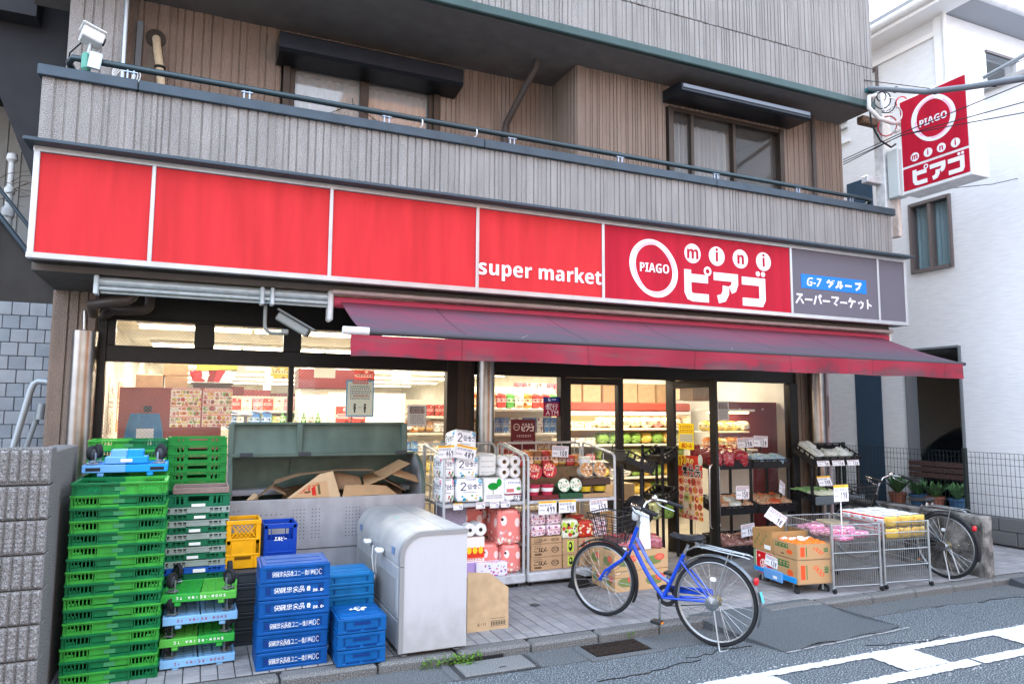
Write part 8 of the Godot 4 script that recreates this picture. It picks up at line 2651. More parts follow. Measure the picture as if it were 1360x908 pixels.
func heap(called: String, label: String, cat: String, n: int, at: Vector3, w: float, d: float, s: Vector3, cols: Array, seed_: int, tilt: float, lift := 0.03) -> void:
	var r := rng(seed_)
	var b := Basis(Vector3.RIGHT, tilt)
	var nx := maxi(1, int(w / (s.x * 0.8)))
	for k in n:
		var row := k / nx
		var x := ((k % nx) + 0.5) / nx - 0.5
		var p := at + b * V(x * w + r.randf_range(-0.01, 0.01), lift + 0.012 * (row % 2), d / 2 - s.z * 0.5 - row * s.z * 0.7)
		var key := "heap%.2f%.2f%.2f%d" % [s.x, s.y, s.z, k % 3]
		if not goods_mesh.has(key): goods_mesh[key] = G.new().bag(Vector3.ZERO, s, 0.6, k % 3 + 1, 0.10, Basis.IDENTITY, 16, 9).mesh()
		var o := part(self, called, goods_mesh[key], mm(cols[r.randi() % cols.size()]), p, b * Basis.from_euler(V(r.randf_range(-0.2, 0.2), r.randf_range(-0.5, 0.5), r.randf_range(-0.15, 0.15))))
		var full := (k / nx + 1) * nx <= n
		tag(o, "%s, %s row, %s" % [label, ["front", "second", "third", "fourth", "fifth"][mini(row, 4)], ["leftmost", "second from left", "third from left", "fourth from left", "fifth from left", "sixth from left"][mini(k % nx, 5)]], cat, label)
func produce() -> void:
	var film := {"clear": 0.8}
	var r := rng(21)
	var sets := {"apple_red": [Color(0.34, 0.012, 0.03), Color(0.45, 0.12, 0.12)], "film_blue": [Color(0.35, 0.5, 0.6), Color(0.08, 0.2, 0.35)], "film_pink": [Color(0.42, 0.14, 0.16), Color(0.24, 0.05, 0.07)], "film_mix": [Color(0.42, 0.28, 0.17), Color(0.36, 0.09, 0.03)], "film_orange": [Color(0.45, 0.08, 0.025), Color(0.4, 0.2, 0.1)], "film_white": [Color(0.6, 0.62, 0.58), Color(0.4, 0.46, 0.36)], "film_onion": [Color(0.36, 0.2, 0.16), Color(0.22, 0.08, 0.07)]}
	for k in sets:
		var im := Pix.new(self, 128, 128, (sets[k][0] as Color).linear_to_srgb())
		for q in 90: im.disc(r.randf_range(0, 128), r.randf_range(0, 128), r.randf_range(2, 9), ((sets[k][0] as Color).lerp(sets[k][1], r.randf()) * r.randf_range(0.7, 1.25)).linear_to_srgb(), r.randf_range(2, 12))
		for q in 7: im.rect(r.randf_range(0, 120), r.randf_range(0, 120), r.randf_range(3, 12), r.randf_range(1, 3), Color(0.8, 0.78, 0.78))
		var m := mt(k, Color.WHITE, 0.25, 0, {"tex": im.tex(), "clear": 0.8})
		m.uv1_scale = V(2, 1, 1)
		m.normal_enabled = true
		m.normal_texture = noise_tex("n_wrinkle")
		m.normal_scale = 0.6
	# three-tier rack before the right window
	var a := thing("display_rack", "black three-tier produce rack before the right window, full of bagged fruit", "display rack")
	for x in [5.42, 6.02, 6.60]:
		for z in [0.16, 0.52]: part(a, "post", G.new().cham(V(x, 0.07 + (0.55 if z < 0.4 else 0.5), z), V(0.03, 1.12 if z < 0.4 else 1.0, 0.03), 0.004), mm("black_plastic"))
	for lv in 3:
		for k in 2:
			rack_tray(a, V(5.72 + k * 0.6, [1.08, 0.60, 0.17][lv], [0.36, 0.44, 0.5][lv]), 0.57, 0.36, 0.11, [0.12, 0.28, 0.3][lv])
	heap("apple_bag", "red apple bag on the rack's upper left tray", "fruit bag", 12, V(5.69, 1.17, 0.37), 0.58, 0.40, V(0.19, 0.19, 0.15), ["apple_red"], 2, 0.12, 0.03)
	heap("snack_sack", "blue bag in the rack's upper right tray", "bag", 7, V(6.34, 1.12, 0.36), 0.5, 0.36, V(0.17, 0.12, 0.14), ["film_blue"], 3, 0.12, 0.035)
	heap("produce_bag", "mixed bag on the rack's middle left tray", "produce bag", 9, V(5.72, 0.63, 0.44), 0.5, 0.34, V(0.17, 0.1, 0.13), ["film_mix", "film_white", "film_mix"], 4, 0.28, 0.05)
	heap("sweet_potato_bag", "orange bag on the rack's middle right tray", "produce bag", 9, V(6.32, 0.63, 0.44), 0.5, 0.34, V(0.17, 0.1, 0.13), ["film_orange", "film_orange", "film_mix"], 5, 0.28, 0.05)
	heap("onion_bag", "pale bag on the rack's lowest left tray", "produce bag", 6, V(5.74, 0.20, 0.5), 0.44, 0.3, V(0.18, 0.11, 0.14), ["film_onion"], 6, 0.3, 0.05)
	heap("onion_bag", "dark bag on the rack's lowest right tray", "produce bag", 5, V(6.32, 0.20, 0.5), 0.44, 0.3, V(0.18, 0.11, 0.14), ["film_pink"], 16, 0.3, 0.05)
	price_card("price card standing over the rack's upper left tray, turned left", V(6.02, 1.36, 0.44), 0.2, 0.12, "398", ry(-0.3) * Basis(Vector3.BACK, 0.06), false, true)
	price_card("pale price card standing over the rack's upper right tray", V(6.24, 1.375, 0.46), 0.22, 0.13, "128", Basis(Vector3.BACK, -0.05), false, true)
	price_card("price card over the mixed bags on the rack's middle left tray", V(5.80, 0.80, 0.62), 0.19, 0.15, "158", Basis(Vector3.BACK, -0.03), false, true)
	price_card("slanting price card over the orange bags, middle right tray", V(6.42, 0.83, 0.6), 0.2, 0.14, "178", ry(0.5) * Basis(Vector3.BACK, -0.35), false, true)
	price_card("price card on the pale pink bags of the rack's lowest tray", V(5.83, 0.38, 0.66), 0.2, 0.14, "198", Basis(Vector3.BACK, 0.08), false, true)
	# two-tier rack at the shop's corner
	a = thing("display_rack", "black two-tier rack with white radishes and leeks at the shop's right corner", "display rack")
	for x in [6.88, 7.30, 7.66]:
		for z in [0.34, 0.62]: part(a, "post", G.new().cham(V(x, 0.62, z), V(0.03, 1.1, 0.03), 0.004), mm("black_plastic"))
	rack_tray(a, V(7.22, 1.16, 0.52), 0.76, 0.34, 0.12, 0.45)
	rack_tray(a, V(7.22, 0.68, 0.54), 0.80, 0.32, 0.08, 0.2)
	part(a, "front_rail", G.new().cham(V(7.23, 0.67, 0.72), V(0.82, 0.10, 0.02), 0.005), mt("rail_blue_grey", Color(0.12, 0.15, 0.17), 0.5))
	heap("radish_bag", "wrapped radish on the corner rack's upper tray", "vegetables", 4, V(7.2, 1.19, 0.54), 0.68, 0.26, V(0.22, 0.10, 0.2), ["film_white"], 7, 0.45, 0.045)
	for q in 3: price_card("blue grey price strip on the corner rack's upper tray, %s" % ["left", "middle", "right"][q], V(6.98 + q * 0.25, 1.115, 0.71), 0.2, 0.075, ["98", "118", "138"][q], Basis(Vector3.RIGHT, -0.2), false)
	for q in 7:
		var lk := thing("leek", "long pale leek on the corner rack's lower tray, %s" % ["leftmost", "second from left", "third from left", "fourth from left", "fifth from left", "sixth from left", "rightmost"][q], "leek", V(6.98 + q * 0.07, 0.73 + 0.012 * (q % 2), 0.58), 0.0, "leeks on the corner rack")
		lk.rotation = V(0.2, 0.9 + 0.12 * (q % 3), 0.05 * (q % 2))
		part(lk, "stalk", G.new().tube([V(0, 0, 0.2), V(0, 0.004, 0.0), V(0.01, 0, -0.1)], 0.014, 8, false, 0.018), mt("leek_white", Color(0.66, 0.72, 0.56), 0.45))
		part(lk, "leaves", G.new().tube([V(0.01, 0, -0.1), V(0.02, 0.005, -0.22), V(0.0, 0.0, -0.3)], 0.019, 8, false, 0.008), mt("leek_green", Color(0.2, 0.36, 0.14), 0.5))
	price_card("yellow headed price card over the leeks", V(7.0, 0.90, 0.7), 0.24, 0.12, "148", ry(0.1) * Basis(Vector3.RIGHT, -0.35), true, true)
	# racks seen end-on inside the doorway
	a = thing("display_rack", "black rack seen from its end inside the doorway at left, empty tilted trays", "display rack")
	for z in [0.2, 0.7]:
		for x in [4.12, 4.36]: part(a, "post", G.new().cham(V(x, 0.62, z), V(0.028, 1.1, 0.028), 0.004), mm("black_plastic"))
	rack_tray(a, V(4.30, 1.13, 0.5), 0.5, 0.36, 0.12, 0.40, PI / 2)
	rack_tray(a, V(4.28, 0.62, 0.5), 0.5, 0.34, 0.12, 0.36, PI / 2)
	part(a, "hook", G.new().tube([V(4.25, 1.25, 0.3), V(4.25, 1.34, 0.3), V(4.28, 1.38, 0.3), V(4.30, 1.34, 0.3)], 0.006, 6), mm("cable"))
	one("black_bag", "black sack hanging from the rack in the doorway", "sack", G.new().bag(Vector3.ZERO, V(0.26, 0.42, 0.2), 0.6, 4, 0.09), mm("black_plastic"), V(4.28, 0.62, 0.72))
	a = thing("display_rack", "black rack inside the doorway by the open door, with green vegetables", "display rack")
	for z in [-0.1, 0.3]:
		part(a, "post", G.new().cham(V(4.92, 0.70, z), V(0.028, 1.26, 0.028), 0.004), mm("black_plastic"))
		part(a, "post", G.new().cham(V(5.12, 0.70, z), V(0.028, 1.26, 0.028), 0.004), mm("black_plastic"))
	for k in 2: rack_tray(a, V(5.06, [1.18, 0.72][k], 0.1), 0.40, 0.2, 0.1, 0.5, -PI / 2)
	heap("cabbage_bag", "green cabbage on the rack inside the doorway", "vegetables", 4, V(4.98, 0.55, 0.1), 0.3, 0.3, V(0.18, 0.18, 0.16), ["prod_green", "prod_pale"], 9, 0.0, 0.03)
	# cartons of apples behind the blue bicycle
	var im := Pix.new(self, 192, 96, lin(0.52, 0.34, 0.18))
	for q in 2:
		im.disc(40 + q * 100, 50, 30, Color(0.45, 0.5, 0.3), 24).disc(62 + q * 100, 36, 18, Color(0.82, 0.35, 0.28)).disc(62 + q * 100, 36, 11, Color(0.86, 0.45, 0.36))
	var fc := mt("fruit_carton", Color.WHITE, 0.8, 0, {"tex": im.tex()})
	boxed("fruit_carton", "lower brown carton with red and green roundels behind the blue bicycle", "carton", [3.55, 4.14, PAVE, 0.25], 1.46, 0.42, fc)
	boxed("fruit_carton", "upper brown carton with red and green roundels behind the blue bicycle", "carton", [3.54, 4.15, 0.253, 0.425], 1.45, 0.42, fc, 0.015)
	heap("apple_bag", "pink apple bag on the cartons behind the bicycle", "fruit bag", 9, V(3.88, 0.43, 1.24), 0.5, 0.36, V(0.17, 0.11, 0.14), ["film_pink", "apple_red"], 10, 0.0, 0.05)
	one("carton", "plain brown carton on the floor just inside the doorway", "carton", G.new().cham(Vector3.ZERO, V(0.3, 0.34, 0.3), 0.004), mm("card_pale"), V(4.72, 0.69, -0.35))
	one("carton", "plain brown carton under another just inside the doorway", "carton", G.new().cham(Vector3.ZERO, V(0.34, 0.44, 0.34), 0.004), mm("card"), V(4.72, 0.29, -0.35), ry(0.1))
	# blue dolly with cartons of oranges
	var th := deg_to_rad(-8.0)
	var dl := dolly("blue crate dolly carrying four cartons, before the produce racks", V(5.29, PAVE + 0.095, 1.85), th, [mm("dolly_blue"), mm("dolly_pale_blue"), mm("white")], false, false, 0.40, 0.64)
	var dg := G.new()
	dg.cham(V(-0.205, 0.015, 0.0), V(0.018, 0.10, 0.28), 0.005)
	part(dl, "side_board", dg, mm("dolly_pale_blue"))
	part(dl, "label_plate", G.new().box(V(-0.2155, 0.0, 0.04), V(0.003, 0.025, 0.06)), mm("paper"))
	var bs := ry(th)
	var cen := V(5.29, 0, 1.85)
	var im2 := Pix.new(self, 160, 112, lin(0.46, 0.28, 0.14))
	im2.rect(8, 18, 22, 76, Color(0.84, 0.32, 0.18)).rect(36, 18, 5, 76, Color(0.3, 0.42, 0.25))
	for q in 3: im2.disc(86 + q * 14, 34 + q * 18, 13, Color(0.86, 0.36, 0.2), 11).disc(86 + q * 14, 34 + q * 18, 7, lin(0.46, 0.28, 0.14))
	im2.rect(128, 30, 20, 34, Color(0.16, 0.42, 0.25)).scribble(129, 32, 18, 30, 2, lin(0.46, 0.28, 0.14), r)
	var oc := mt("orange_carton", Color.WHITE, 0.8, 0, {"tex": im2.tex()})
	var im3 := Pix.new(self, 128, 96, lin(0.44, 0.27, 0.13))
	im3.rect(6, 8, 80, 30, Color(0.12, 0.4, 0.22)).scribble(8, 10, 76, 26, 1, lin(0.44, 0.27, 0.13), r).disc(92, 58, 18, Color(0.85, 0.34, 0.15), 16).rect(40, 76, 18, 7, Color(0.08, 0.06, 0.05))
	var ocs := mt("orange_carton_side", Color.WHITE, 0.8, 0, {"tex": im3.tex()})
	var lower := thing("carton", "closed brown carton with orange and green print, lower front on the blue dolly", "carton")
	lower.transform = Transform3D(bs, cen)
	part(lower, "box", G.new().cham(V(0.0, 0.265, 0.165), V(0.375, 0.215, 0.345), 0.003), mm("card"))
	part(lower, "print", G.new().face(V(-0.17, 0.17, 0.3385), V(0.17, 0.17, 0.3385), V(0.17, 0.36, 0.3385), V(-0.17, 0.36, 0.3385)), oc)
	part(lower, "print", G.new().face(V(-0.1885, 0.17, 0.01), V(-0.1885, 0.17, 0.32), V(-0.1885, 0.36, 0.32), V(-0.1885, 0.36, 0.01)), ocs)
	var upper := thing("carton", "open brown carton of oranges, upper front on the blue dolly", "carton")
	upper.transform = Transform3D(bs, cen)
	var ug := G.new()
	for s in [-1.0, 1.0]:
		ug.box(V(0, 0.448, 0.165 + s * 0.171), V(0.375, 0.14, 0.005))
		ug.box(V(s * 0.1865, 0.448, 0.165), V(0.005, 0.14, 0.34))
	ug.box(V(0, 0.381, 0.165), V(0.37, 0.005, 0.34))
	part(upper, "box", ug, mm("card"))
	part(upper, "print", G.new().face(V(-0.17, 0.385, 0.340), V(0.17, 0.385, 0.340), V(0.17, 0.512, 0.340), V(-0.17, 0.512, 0.340)), oc)
	part(upper, "print", G.new().face(V(-0.190, 0.385, 0.01), V(-0.190, 0.385, 0.32), V(-0.190, 0.512, 0.32), V(-0.190, 0.512, 0.01)), ocs)
	for q in 16:
		var p := cen + bs * V(-0.13 + (q % 4) * 0.085, 0.492 + r.randf_range(-0.01, 0.012), 0.05 + (q / 4) * 0.08)
		one("orange", "bright orange in the dolly's open carton, %s row, %s" % [["rear", "third", "second", "front"][q / 4], ["leftmost", "second from left", "third from left", "rightmost"][q % 4]], "orange", G.new().bag(Vector3.ZERO, V(0.085, 0.08, 0.085), 1.0, q, 0.015, Basis.IDENTITY, 14, 9), mt("orange_skin", Color(0.72, 0.16, 0.015), 0.35, 0, {"bump": "n_grain", "scale": 12.0, "bstr": 0.2}), p, Basis.IDENTITY, "oranges in the carton on the blue dolly")
	for q in 5: one("film_wrap", "crumpled clear film over the oranges, %s from the left" % ["first", "second", "third", "fourth", "fifth"][q], "film", G.new().bag(Vector3.ZERO, V(0.08, 0.03, 0.05), 0.8, q, 0.2), mm("white"), cen + bs * V(-0.12 + q * 0.06, 0.525, 0.06 + 0.05 * (q % 3)), Basis.IDENTITY, "film over the oranges")
	var im4 := Pix.new(self, 128, 96, Color(0.8, 0.08, 0.12))
	im4.rect(0, 0, 128, 3, Color(0.85, 0.8, 0.75)).rect(0, 0, 18, 96, Color(0.5, 0.6, 0.45)).rect(16, 0, 4, 96, Color(0.9, 0.88, 0.85)).disc(68, 56, 24, Color(0.93, 0.85, 0.83)).disc(68, 56, 20, Color(0.8, 0.08, 0.12)).text("品", 55, 40, 26, 30, 26, 5, Color(0.93, 0.85, 0.83))
	for q in 4: im4.rect([34, 104, 34, 108][q], [18, 22, 80, 82][q], 12, 9, Color(0.93, 0.8, 0.78))
	var redb := mt("red_carton", Color.WHITE, 0.7, 0, {"tex": im4.tex()})
	var rb := thing("carton", "red and white printed carton, lower rear on the blue dolly", "carton")
	rb.transform = Transform3D(bs, cen)
	part(rb, "box", G.new().cham(V(-0.005, 0.265, -0.165), V(0.385, 0.215, 0.30), 0.003), mm("card_pale"))
	part(rb, "print", G.new().face(V(-0.1995, 0.16, -0.312), V(-0.1995, 0.16, -0.018), V(-0.1995, 0.37, -0.018), V(-0.1995, 0.37, -0.312)), redb)
	var ob := thing("carton", "open empty brown carton with a clipped price card, upper rear on the dolly", "carton")
	ob.transform = Transform3D(bs, cen)
	ug = G.new()
	for s in [-1.0, 1.0]:
		ug.box(V(0, 0.478, -0.165 + s * 0.155), V(0.40, 0.20, 0.005))
		ug.box(V(s * 0.1985, 0.478, -0.165), V(0.005, 0.20, 0.31))
	ug.box(V(0, 0.381, -0.165), V(0.39, 0.005, 0.30))
	part(ob, "box", ug, mt("card_ochre", Color(0.44, 0.25, 0.10), 0.85, 0, {"noise": "soft", "scale": 2.1}))
	part(ob, "label", G.new().face(V(-0.2035, 0.40, -0.13), V(-0.2035, 0.40, -0.03), V(-0.2035, 0.44, -0.03), V(-0.2035, 0.44, -0.13)), mm("paper"))
	var gp := G.new()
	for q in 6: gp.face(V(-0.2035, 0.43 + 0.04 * (q % 3), -0.29 + q * 0.035), V(-0.2035, 0.43 + 0.04 * (q % 3), -0.27 + q * 0.035), V(-0.2035, 0.455 + 0.04 * (q % 3), -0.27 + q * 0.035), V(-0.2035, 0.455 + 0.04 * (q % 3), -0.29 + q * 0.035))
	part(ob, "print", gp, mt("print_green", Color(0.14, 0.2, 0.07), 0.8))
	price_card("price card clipped high on the empty carton of the blue dolly", cen + bs * V(-0.10, 0.705, -0.08), 0.19, 0.115, "98", ry(-0.55) * Basis(Vector3.BACK, -0.6), false, true)
	price_card("white price card bent on the blue dolly's lower front carton", cen + bs * V(-0.205, 0.30, -0.02), 0.15, 0.10, "128", bs * ry(-PI / 2 + 0.25) * Basis(Vector3.BACK, -0.2), false)
# ---------------------------------------------------------------- wire carts
func wire_cart(label: String, at: Vector3, turn: float, w: float, d: float) -> void:
	var c := thing("wire_cart", label, "cart", at, turn)
	var m := mm("zinc")
	for sx in [-1.0, 1.0]:
		for sz in [-1.0, 1.0]:
			part(c, "leg", G.new().cham(V(sx * (w / 2 - 0.011), 0.335, sz * (d / 2 - 0.011)), V(0.022, 0.57, 0.022), 0.004), m)
			var wr := part(c, "wheel", G.new().lathe([P(0, -0.009), P(0.023, -0.009), P(0.025, 0), P(0.023, 0.009), P(0, 0.009)], 16, V(sx * (w / 2 - 0.011), 0.025, sz * (d / 2 - 0.011) + 0.012), Basis(Vector3.BACK, PI / 2)), mm("rubber"))
			part(wr, "fork", G.new().cham(V(sx * (w / 2 - 0.011), 0.045, sz * (d / 2 - 0.011) + 0.004), V(0.026, 0.02, 0.022), 0.003), m)
	var g := G.new()
	for y in [0.06, 0.21, 0.36, 0.515, 0.612]:
		for s in [-1.0, 1.0]:
			g.tube([V(-w / 2 + 0.01, y, s * (d / 2 - 0.011)), V(w / 2 - 0.01, y, s * (d / 2 - 0.011))], 0.0055, 6)
			g.tube([V(s * (w / 2 - 0.011), y, -d / 2 + 0.01), V(s * (w / 2 - 0.011), y, d / 2 - 0.01)], 0.0045, 6)
	part(c, "rail", g, m)
	g = G.new()
	for s in [-1.0, 1.0]:
		for k in 21: g.box(V(lerpf(-w / 2 + 0.02, w / 2 - 0.02, k / 20.0), 0.336, s * (d / 2 - 0.011)), V(0.0026, 0.55, 0.0026))
		for k in 25: g.box(V(s * (w / 2 - 0.011), 0.336, lerpf(-d / 2 + 0.02, d / 2 - 0.02, k / 24.0)), V(0.0026, 0.55, 0.0026))
	part(c, "wire", g, m).set_meta("kind", "stuff")
	g = G.new()
	for k in 13: g.box(V(lerpf(-w / 2 + 0.02, w / 2 - 0.02, k / 12.0), 0.44, 0), V(0.003, 0.003, d - 0.03))
	for k in 6: g.box(V(0, 0.444, lerpf(-d / 2 + 0.03, d / 2 - 0.03, k / 5.0)), V(w - 0.03, 0.004, 0.004))
	part(c, "basket_floor", g, m)
func carts() -> void:
	wire_cart("wire display cart with pink wrapped snacks, left of the pair", V(5.71, PAVE, 1.95), deg_to_rad(-9), 0.54, 0.70)
	wire_cart("wire display cart piled with gold foil packs, right of the pair", V(6.30, PAVE, 2.02), deg_to_rad(-7), 0.56, 0.66)
	var r := rng(6)
	var im := Pix.new(self, 128, 64, Color(0.85, 0.5, 0.66))
	for q in 40: im.disc(r.randf_range(0, 128), r.randf_range(0, 64), r.randf_range(3, 9), [Color(0.93, 0.8, 0.86), Color(0.7, 0.2, 0.42), Color(0.85, 0.75, 0.6), Color(0.6, 0.2, 0.4), Color(0.95, 0.9, 0.92)][r.randi() % 5], r.randf_range(2, 6))
	var pk := mt("snack_pink", Color.WHITE, 0.25, 0, {"tex": im.tex(), "clear": 0.8})
	pk.uv1_scale = V(2, 1, 1)
	for q in 12:
		one("pink_snack", "pink wrapped snack in the left wire cart, row %s, %s" % [["nearest", "second", "third", "fourth", "fifth", "farthest"][q / 2], ["left", "right"][q % 2]], "snack", G.new().bag(Vector3.ZERO, V(0.2, 0.06, 0.15), 0.5, q, 0.06), pk, V(5.58 + (q % 2) * 0.2 + 0.014 * (q / 2), PAVE + 0.49 + 0.02 * (q % 3), 2.20 - (q / 2) * 0.095), ry(-0.15 + r.randf_range(-0.3, 0.3)), "pink snacks in the left wire cart")
	one("snack_box", "cream and gold pack lying on the pink snacks", "snack", G.new().cham(Vector3.ZERO, V(0.2, 0.04, 0.28), 0.01), mt("pack_cream", Color(0.5, 0.42, 0.28), 0.35, 0, {"noise": "chips", "scale": 8.0}), V(5.84, PAVE + 0.56, 1.85), ry(-0.3))
	im = Pix.new(self, 128, 64, Color(0.86, 0.86, 0.86))
	im.rect(0, 8, 128, 8, Color(0.75, 0.12, 0.16)).rect(0, 48, 128, 8, Color(0.75, 0.12, 0.16))
	for q in 10: im.disc(r.randf_range(0, 128), r.randf_range(12, 52), r.randf_range(3, 8), [Color(0.8, 0.2, 0.22), Color(0.7, 0.7, 0.72), Color(0.9, 0.8, 0.6)][r.randi() % 3])
	var wr := mt("pack_white_red", Color.WHITE, 0.25, 0, {"tex": im.tex(), "clear": 0.6})
	var gold := mt("foil_gold", Color(0.62, 0.42, 0.10), 0.28, 0.85, {"bump": "n_wrinkle", "scale": 7.0, "bstr": 1.2})
	var pos := []
	for lay in 2:
		for row in 4:
			for col in 3: pos.append([lay, row, col])
	for q in pos.size():
		var lay: int = pos[q][0]
		var row: int = pos[q][1]
		var col: int = pos[q][2]
		if lay == 0 and row > 2 and col == 2: continue
		var o := thing("foil_pack", "%s pack, %s layer, %s row, %s, in the right wire cart" % ["gold ended" if row == 0 else "white and red", "upper" if lay else "lower", ["front", "second", "third", "rear"][row], ["left", "middle", "right"][col]], "coffee pack", V(6.115 + col * 0.185 + row * 0.018 + r.randf_range(-0.008, 0.008), PAVE + 0.505 + lay * 0.112, 2.235 - row * 0.145), -0.12 + r.randf_range(-0.06, 0.06), "packs in the right wire cart")
		part(o, "wrap", G.new().bag(Vector3.ZERO, V(0.18, 0.108, 0.15), 0.38, q, 0.04, Basis.IDENTITY, 20, 8), wr)
		if row == 0: part(o, "foil_end", G.new().bag(V(0, 0, 0.05), V(0.176, 0.104, 0.075), 0.42, q, 0.06, Basis.IDENTITY, 20, 8), gold)
	# price card on a stick between the carts
	price_card("yellow headed price card on a stick between the wire carts", V(5.59, 0.965, 2.2), 0.185, 0.155, "198", Basis.IDENTITY, true)
	one("card_stick", "thin white stick holding the price card above the wire carts", "stick", G.new().tube([V(0, 0, 0), V(0, 0.37, 0)], 0.006, 6), mm("white"), V(5.592, PAVE + 0.46, 2.19))
# ---------------------------------------------------------------- kerb side details, cables
func street_bits() -> void:
	# steel drain grate in its frame
	var gt := thing("drain_grate", "rusty brown steel grate let into the gutter before the bicycle", "drain grate")
	var q0 := V(2.64, 0.009, 2.475)
	part(gt, "pit", G.new().span(V(2.62, 0.0041, 2.475), V(3.08, 0.0075, 2.725)), mm("black_plastic"))
	var gf := mt("grate_rust", Color(0.085, 0.06, 0.05), 0.7, 0.3, {"noise": "grime", "scale": 3.0})
	for k in 24: part(gt, "bar", G.new().box(V(2.632 + k * 0.019, 0.011, 2.60), V(0.0125, 0.008, 0.235)), gf)
	for z in [2.54, 2.66]: part(gt, "cross_bar", G.new().box(V(2.85, 0.0145, z), V(0.45, 0.005, 0.010)), gf)
	var cf := G.new()
	cf.cham(V(2.85, 0.004, 2.752), V(0.60, 0.02, 0.05), 0.006)
	cf.cham(V(2.585, 0.004, 2.60), V(0.065, 0.02, 0.27), 0.006)
	cf.cham(V(3.12, 0.004, 2.60), V(0.065, 0.02, 0.27), 0.006)
	part(gt, "concrete_frame", cf, mm("apron"))
	# concrete gutter lid
	var cl := thing("gutter_lid", "pale concrete gutter cover slab with a finger hole near the white chest", "cover slab")
	part(cl, "frame", G.new().span(V(1.62, 0.0041, 2.465), V(2.18, 0.007, 2.74)), mm("grout"))
	part(cl, "slab", G.new().cham(V(1.90, 0.006, 2.60), V(0.50, 0.022, 0.235), 0.006), mt("lid_concrete", Color(0.42, 0.43, 0.43), 0.92, 0, {"noise": "stone", "bump": "n_grain", "scale": 1.0}))
	part(cl, "finger_hole", G.new().box(V(1.93, 0.0174, 2.66), V(0.05, 0.001, 0.016)), mm("black_plastic"))
	for x in [1.58, 2.215]: part(cl, "edging", G.new().cham(V(x, 0.004, 2.60), V(0.05, 0.022, 0.28), 0.006), mm("apron"))
	# dark gap under the kerb and small iron cover
	struct("gutter_gap", G.new().span(V(1.62, 0.004, 2.44), V(2.02, 0.03, 2.4605)), mm("black_plastic"))
	one("water_valve_cover", "small round iron valve cover in the pavement", "valve cover", G.new().lathe([P(0, 0.004), P(0.04, 0.004), P(0.045, 0)], 18), mm("dark_grey"), V(2.70, PAVE + 0.002, 1.55))
	# weeds in the gutter
	var g := G.new()
	var r := rng(33)
	for k in 230:
		var p := V(r.randf_range(1.42, 1.86), r.randf_range(0.0, 0.05), 2.455 + r.randf_range(-0.02, 0.05))
		if r.randf() < 0.25: p = V(r.randf_range(1.68, 1.80), 0.0, 2.5 + r.randf_range(-0.03, 0.05))
		if r.randf() < 0.05: p = V(3.06 + r.randf_range(-0.03, 0.03), 0.02, 2.47)
		var a := r.randf() * TAU
		var s := r.randf_range(0.010, 0.024)
		var b := Basis.from_euler(V(r.randf_range(-0.9, 0.9), a, r.randf_range(-0.5, 0.5)))
		p.y += r.randf_range(0.008, 0.04)
		g.face(p - b.x * s * 0.5, p + b.x * s * 0.1 + b.z * s * 0.5, p + b.x * s * 0.6, p + b.x * s * 0.1 - b.z * s * 0.5)
		if k % 3 == 0: g.tube([V(p.x, 0.0, p.z), p], 0.0012, 4)
	var wd := struct("weeds", g, mt("weed_green", Color(0.16, 0.33, 0.045), 0.6, 0, {"noise": "chips", "scale": 20.0, "backlight": Color(0.15, 0.3, 0.05)}))
	wd.set_meta("kind", "stuff")
	tag(wd, "bright green weeds growing along the kerb by the white chest", "weeds")
	# low concrete wall by the black bicycle
	var w := thing("concrete_wall", "low stained concrete wall end behind the black bicycle", "wall")
	part(w, "slab", G.new().cham(V(7.40, 0.33, 1.55), V(0.14, 0.70, 1.68), 0.014), mt("wall_concrete", Color(0.40, 0.385, 0.365), 0.92, 0, {"noise": "grime", "bump": "n_grain", "scale": 0.5, "bstr": 0.6}))
	# grey plastic kerb ramp at the right edge
	var k0 := thing("kerb_ramp", "dark grey plastic kerb ramp at the right edge", "ramp")
	part(k0, "wedge", G.new().prism(PackedVector2Array([P(2.46, 0.003), P(2.78, 0.003), P(2.78, 0.012), P(2.48, 0.075)]), -8.9, -7.55, Transform3D(Basis(V(0, 0, 1), Vector3.UP, V(-1, 0, 0)), Vector3.ZERO)), mm("dark_grey"))
	var bolt := G.new().lathe([P(0, 0.004), P(0.014, 0.003), P(0.016, 0)], 12)
	for x in [7.75, 8.35]: part(k0, "bolt", bolt, mm("zinc"), V(x, 0.045, 2.62), Basis(Vector3.RIGHT, 0.2))
	# wheel stop beneath the second cage
	one("wheel_stop", "black rubber wheel stop lying at the second roll cage's corner", "wheel stop", G.new().prism(PackedVector2Array([P(-0.16, 0), P(0.16, 0), P(0.06, 0.02), P(-0.04, 0.11), P(-0.1, 0.11)]), -0.05, 0.05), mm("black_plastic"), V(3.42, PAVE, 1.12), ry(0.15))
	# overhead cables at the right
	var c := thing("power_cable", "thick grey overhead cable clamped to the shop's upper corner", "cable")
	var pts := []
	var way := [V(7.547, 5.789, 1.13), V(7.271, 5.471, 1.7), V(6.94, 5.125, 2.3), V(6.59, 4.811, 3.0), V(6.354, 4.579, 3.6), V(5.9, 4.2, 4.9)]
	for q in 5:
		for k in 4: pts.append((way[q] as Vector3).lerp(way[q + 1], k / 4.0))
	part(c, "cable", G.new().tube(pts, 0.03, 10), mm("cable_grey"))
	part(c, "clamp", G.new().cham(V(7.58, 5.77, 1.12), V(0.14, 0.05, 0.1), 0.01), mt("clamp_teal", Color(0.03, 0.12, 0.13), 0.4))
	for q in 3: part(c, "strap", G.new().tube(arc(pts[4 + q * 5], Vector3.UP, Vector3.BACK, 0.034, 0, TAU, 12), 0.006, 5), mm("cable"))
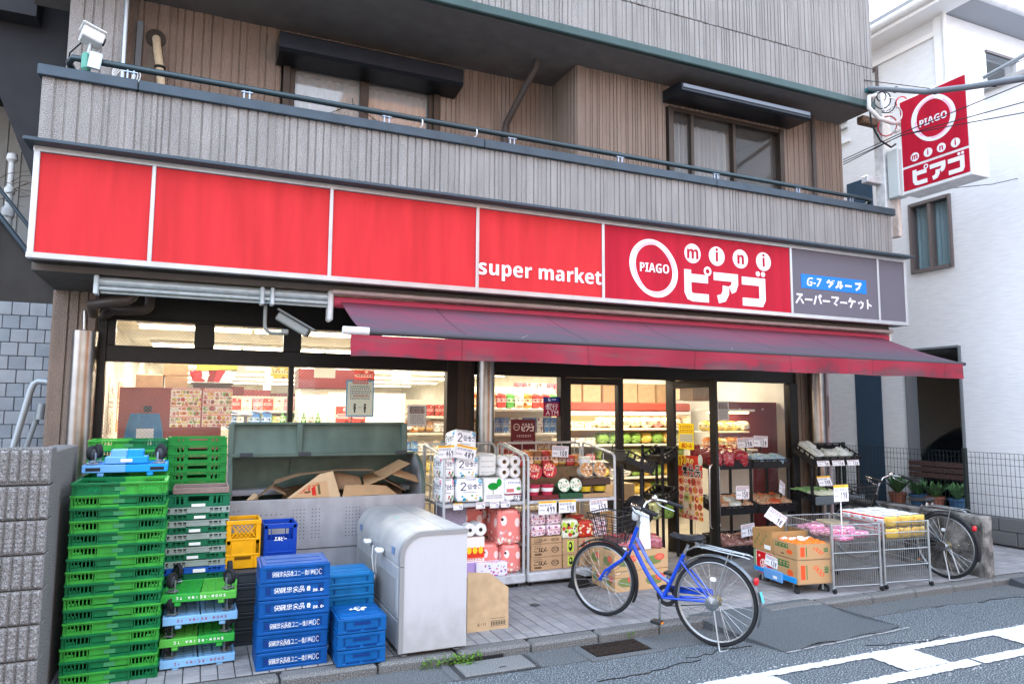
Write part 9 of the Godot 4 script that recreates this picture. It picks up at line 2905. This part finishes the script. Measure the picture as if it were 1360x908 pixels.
	part(c, "white_loop", G.new().tube([V(7.66, 5.72, 1.13), V(7.50, 5.66, 1.16), V(7.46, 5.5, 1.18), V(7.6, 5.38, 1.2), V(7.85, 5.36, 1.2), V(8.0, 5.40, 1.18), V(8.06, 5.34, 1.16), V(7.95, 5.28, 1.15)], 0.026, 10), mm("cable_pale"))
	for q in 9:
		var cc := V(7.8 + r.randf_range(-0.1, 0.25), 5.5 + r.randf_range(-0.2, 0.2), 1.12 + r.randf_range(-0.04, 0.1))
		var rr := r.randf_range(0.06, 0.14)
		part(c, "wire_loop", G.new().tube(arc(cc, V(1, 0.2 * r.randf(), 0.2), V(0.2, 1, 0), rr, r.randf() * 6.0, r.randf() * 6.0 + 5.0, 16), 0.008, 6), mm(["cable", "cable_pale", "cable", "cable_red", "cable_grey"][q % 5]))
	part(c, "wire_loop", G.new().tube([V(7.5, 5.5, 1.16), V(7.52, 5.3, 1.16), V(7.66, 5.12, 1.16), V(7.85, 5.06, 1.16), V(7.95, 5.12, 1.15)], 0.012, 6), mm("cable"))
	part(c, "joint_sleeve", G.new().tube([V(8.05, 5.38, 1.18), V(8.12, 5.33, 1.18)], 0.03, 10), mm("rust"))
	var ends := [[V(7.03, 4.78, 1.14), V(6.775, 4.71, 2.1), V(6.68, 4.68, 3.4)], [V(7.03, 4.75, 1.14), V(6.79, 4.69, 2.1), V(6.68, 4.51, 3.4)], [V(7.03, 4.72, 1.14), V(6.80, 4.70, 2.1), V(6.67, 4.41, 3.4)], [V(7.5, 5.9, 1.1), V(9.0, 6.0, 1.2), V(12.5, 7.7, 1.5)], [V(8.2, 4.5, 1.3), V(9.5, 4.75, 1.35), V(12.5, 5.6, 1.5)]]
	var nm := ["highest of three thin black wires crossing the projecting sign", "middle of three thin black wires crossing the projecting sign", "lowest of three thin black wires crossing the projecting sign", "thin wire sagging in front of the white house's upper storey", "thin wire below the projecting sign, before the white wall"]
	for q in 5:
		var e: Array = ends[q]
		var l := []
		for k in 25:
			var t := k / 24.0
			var p: Vector3 = (e[0] as Vector3).lerp(e[1], t * 2.0) if t < 0.5 else (e[1] as Vector3).lerp((e[1] as Vector3).lerp(e[2], 1.6), t * 2.0 - 1.0)
			l.append(p)
		one("overhead_wire", nm[q], "wire", G.new().tube(l, 0.005, 6), mm("cable"))
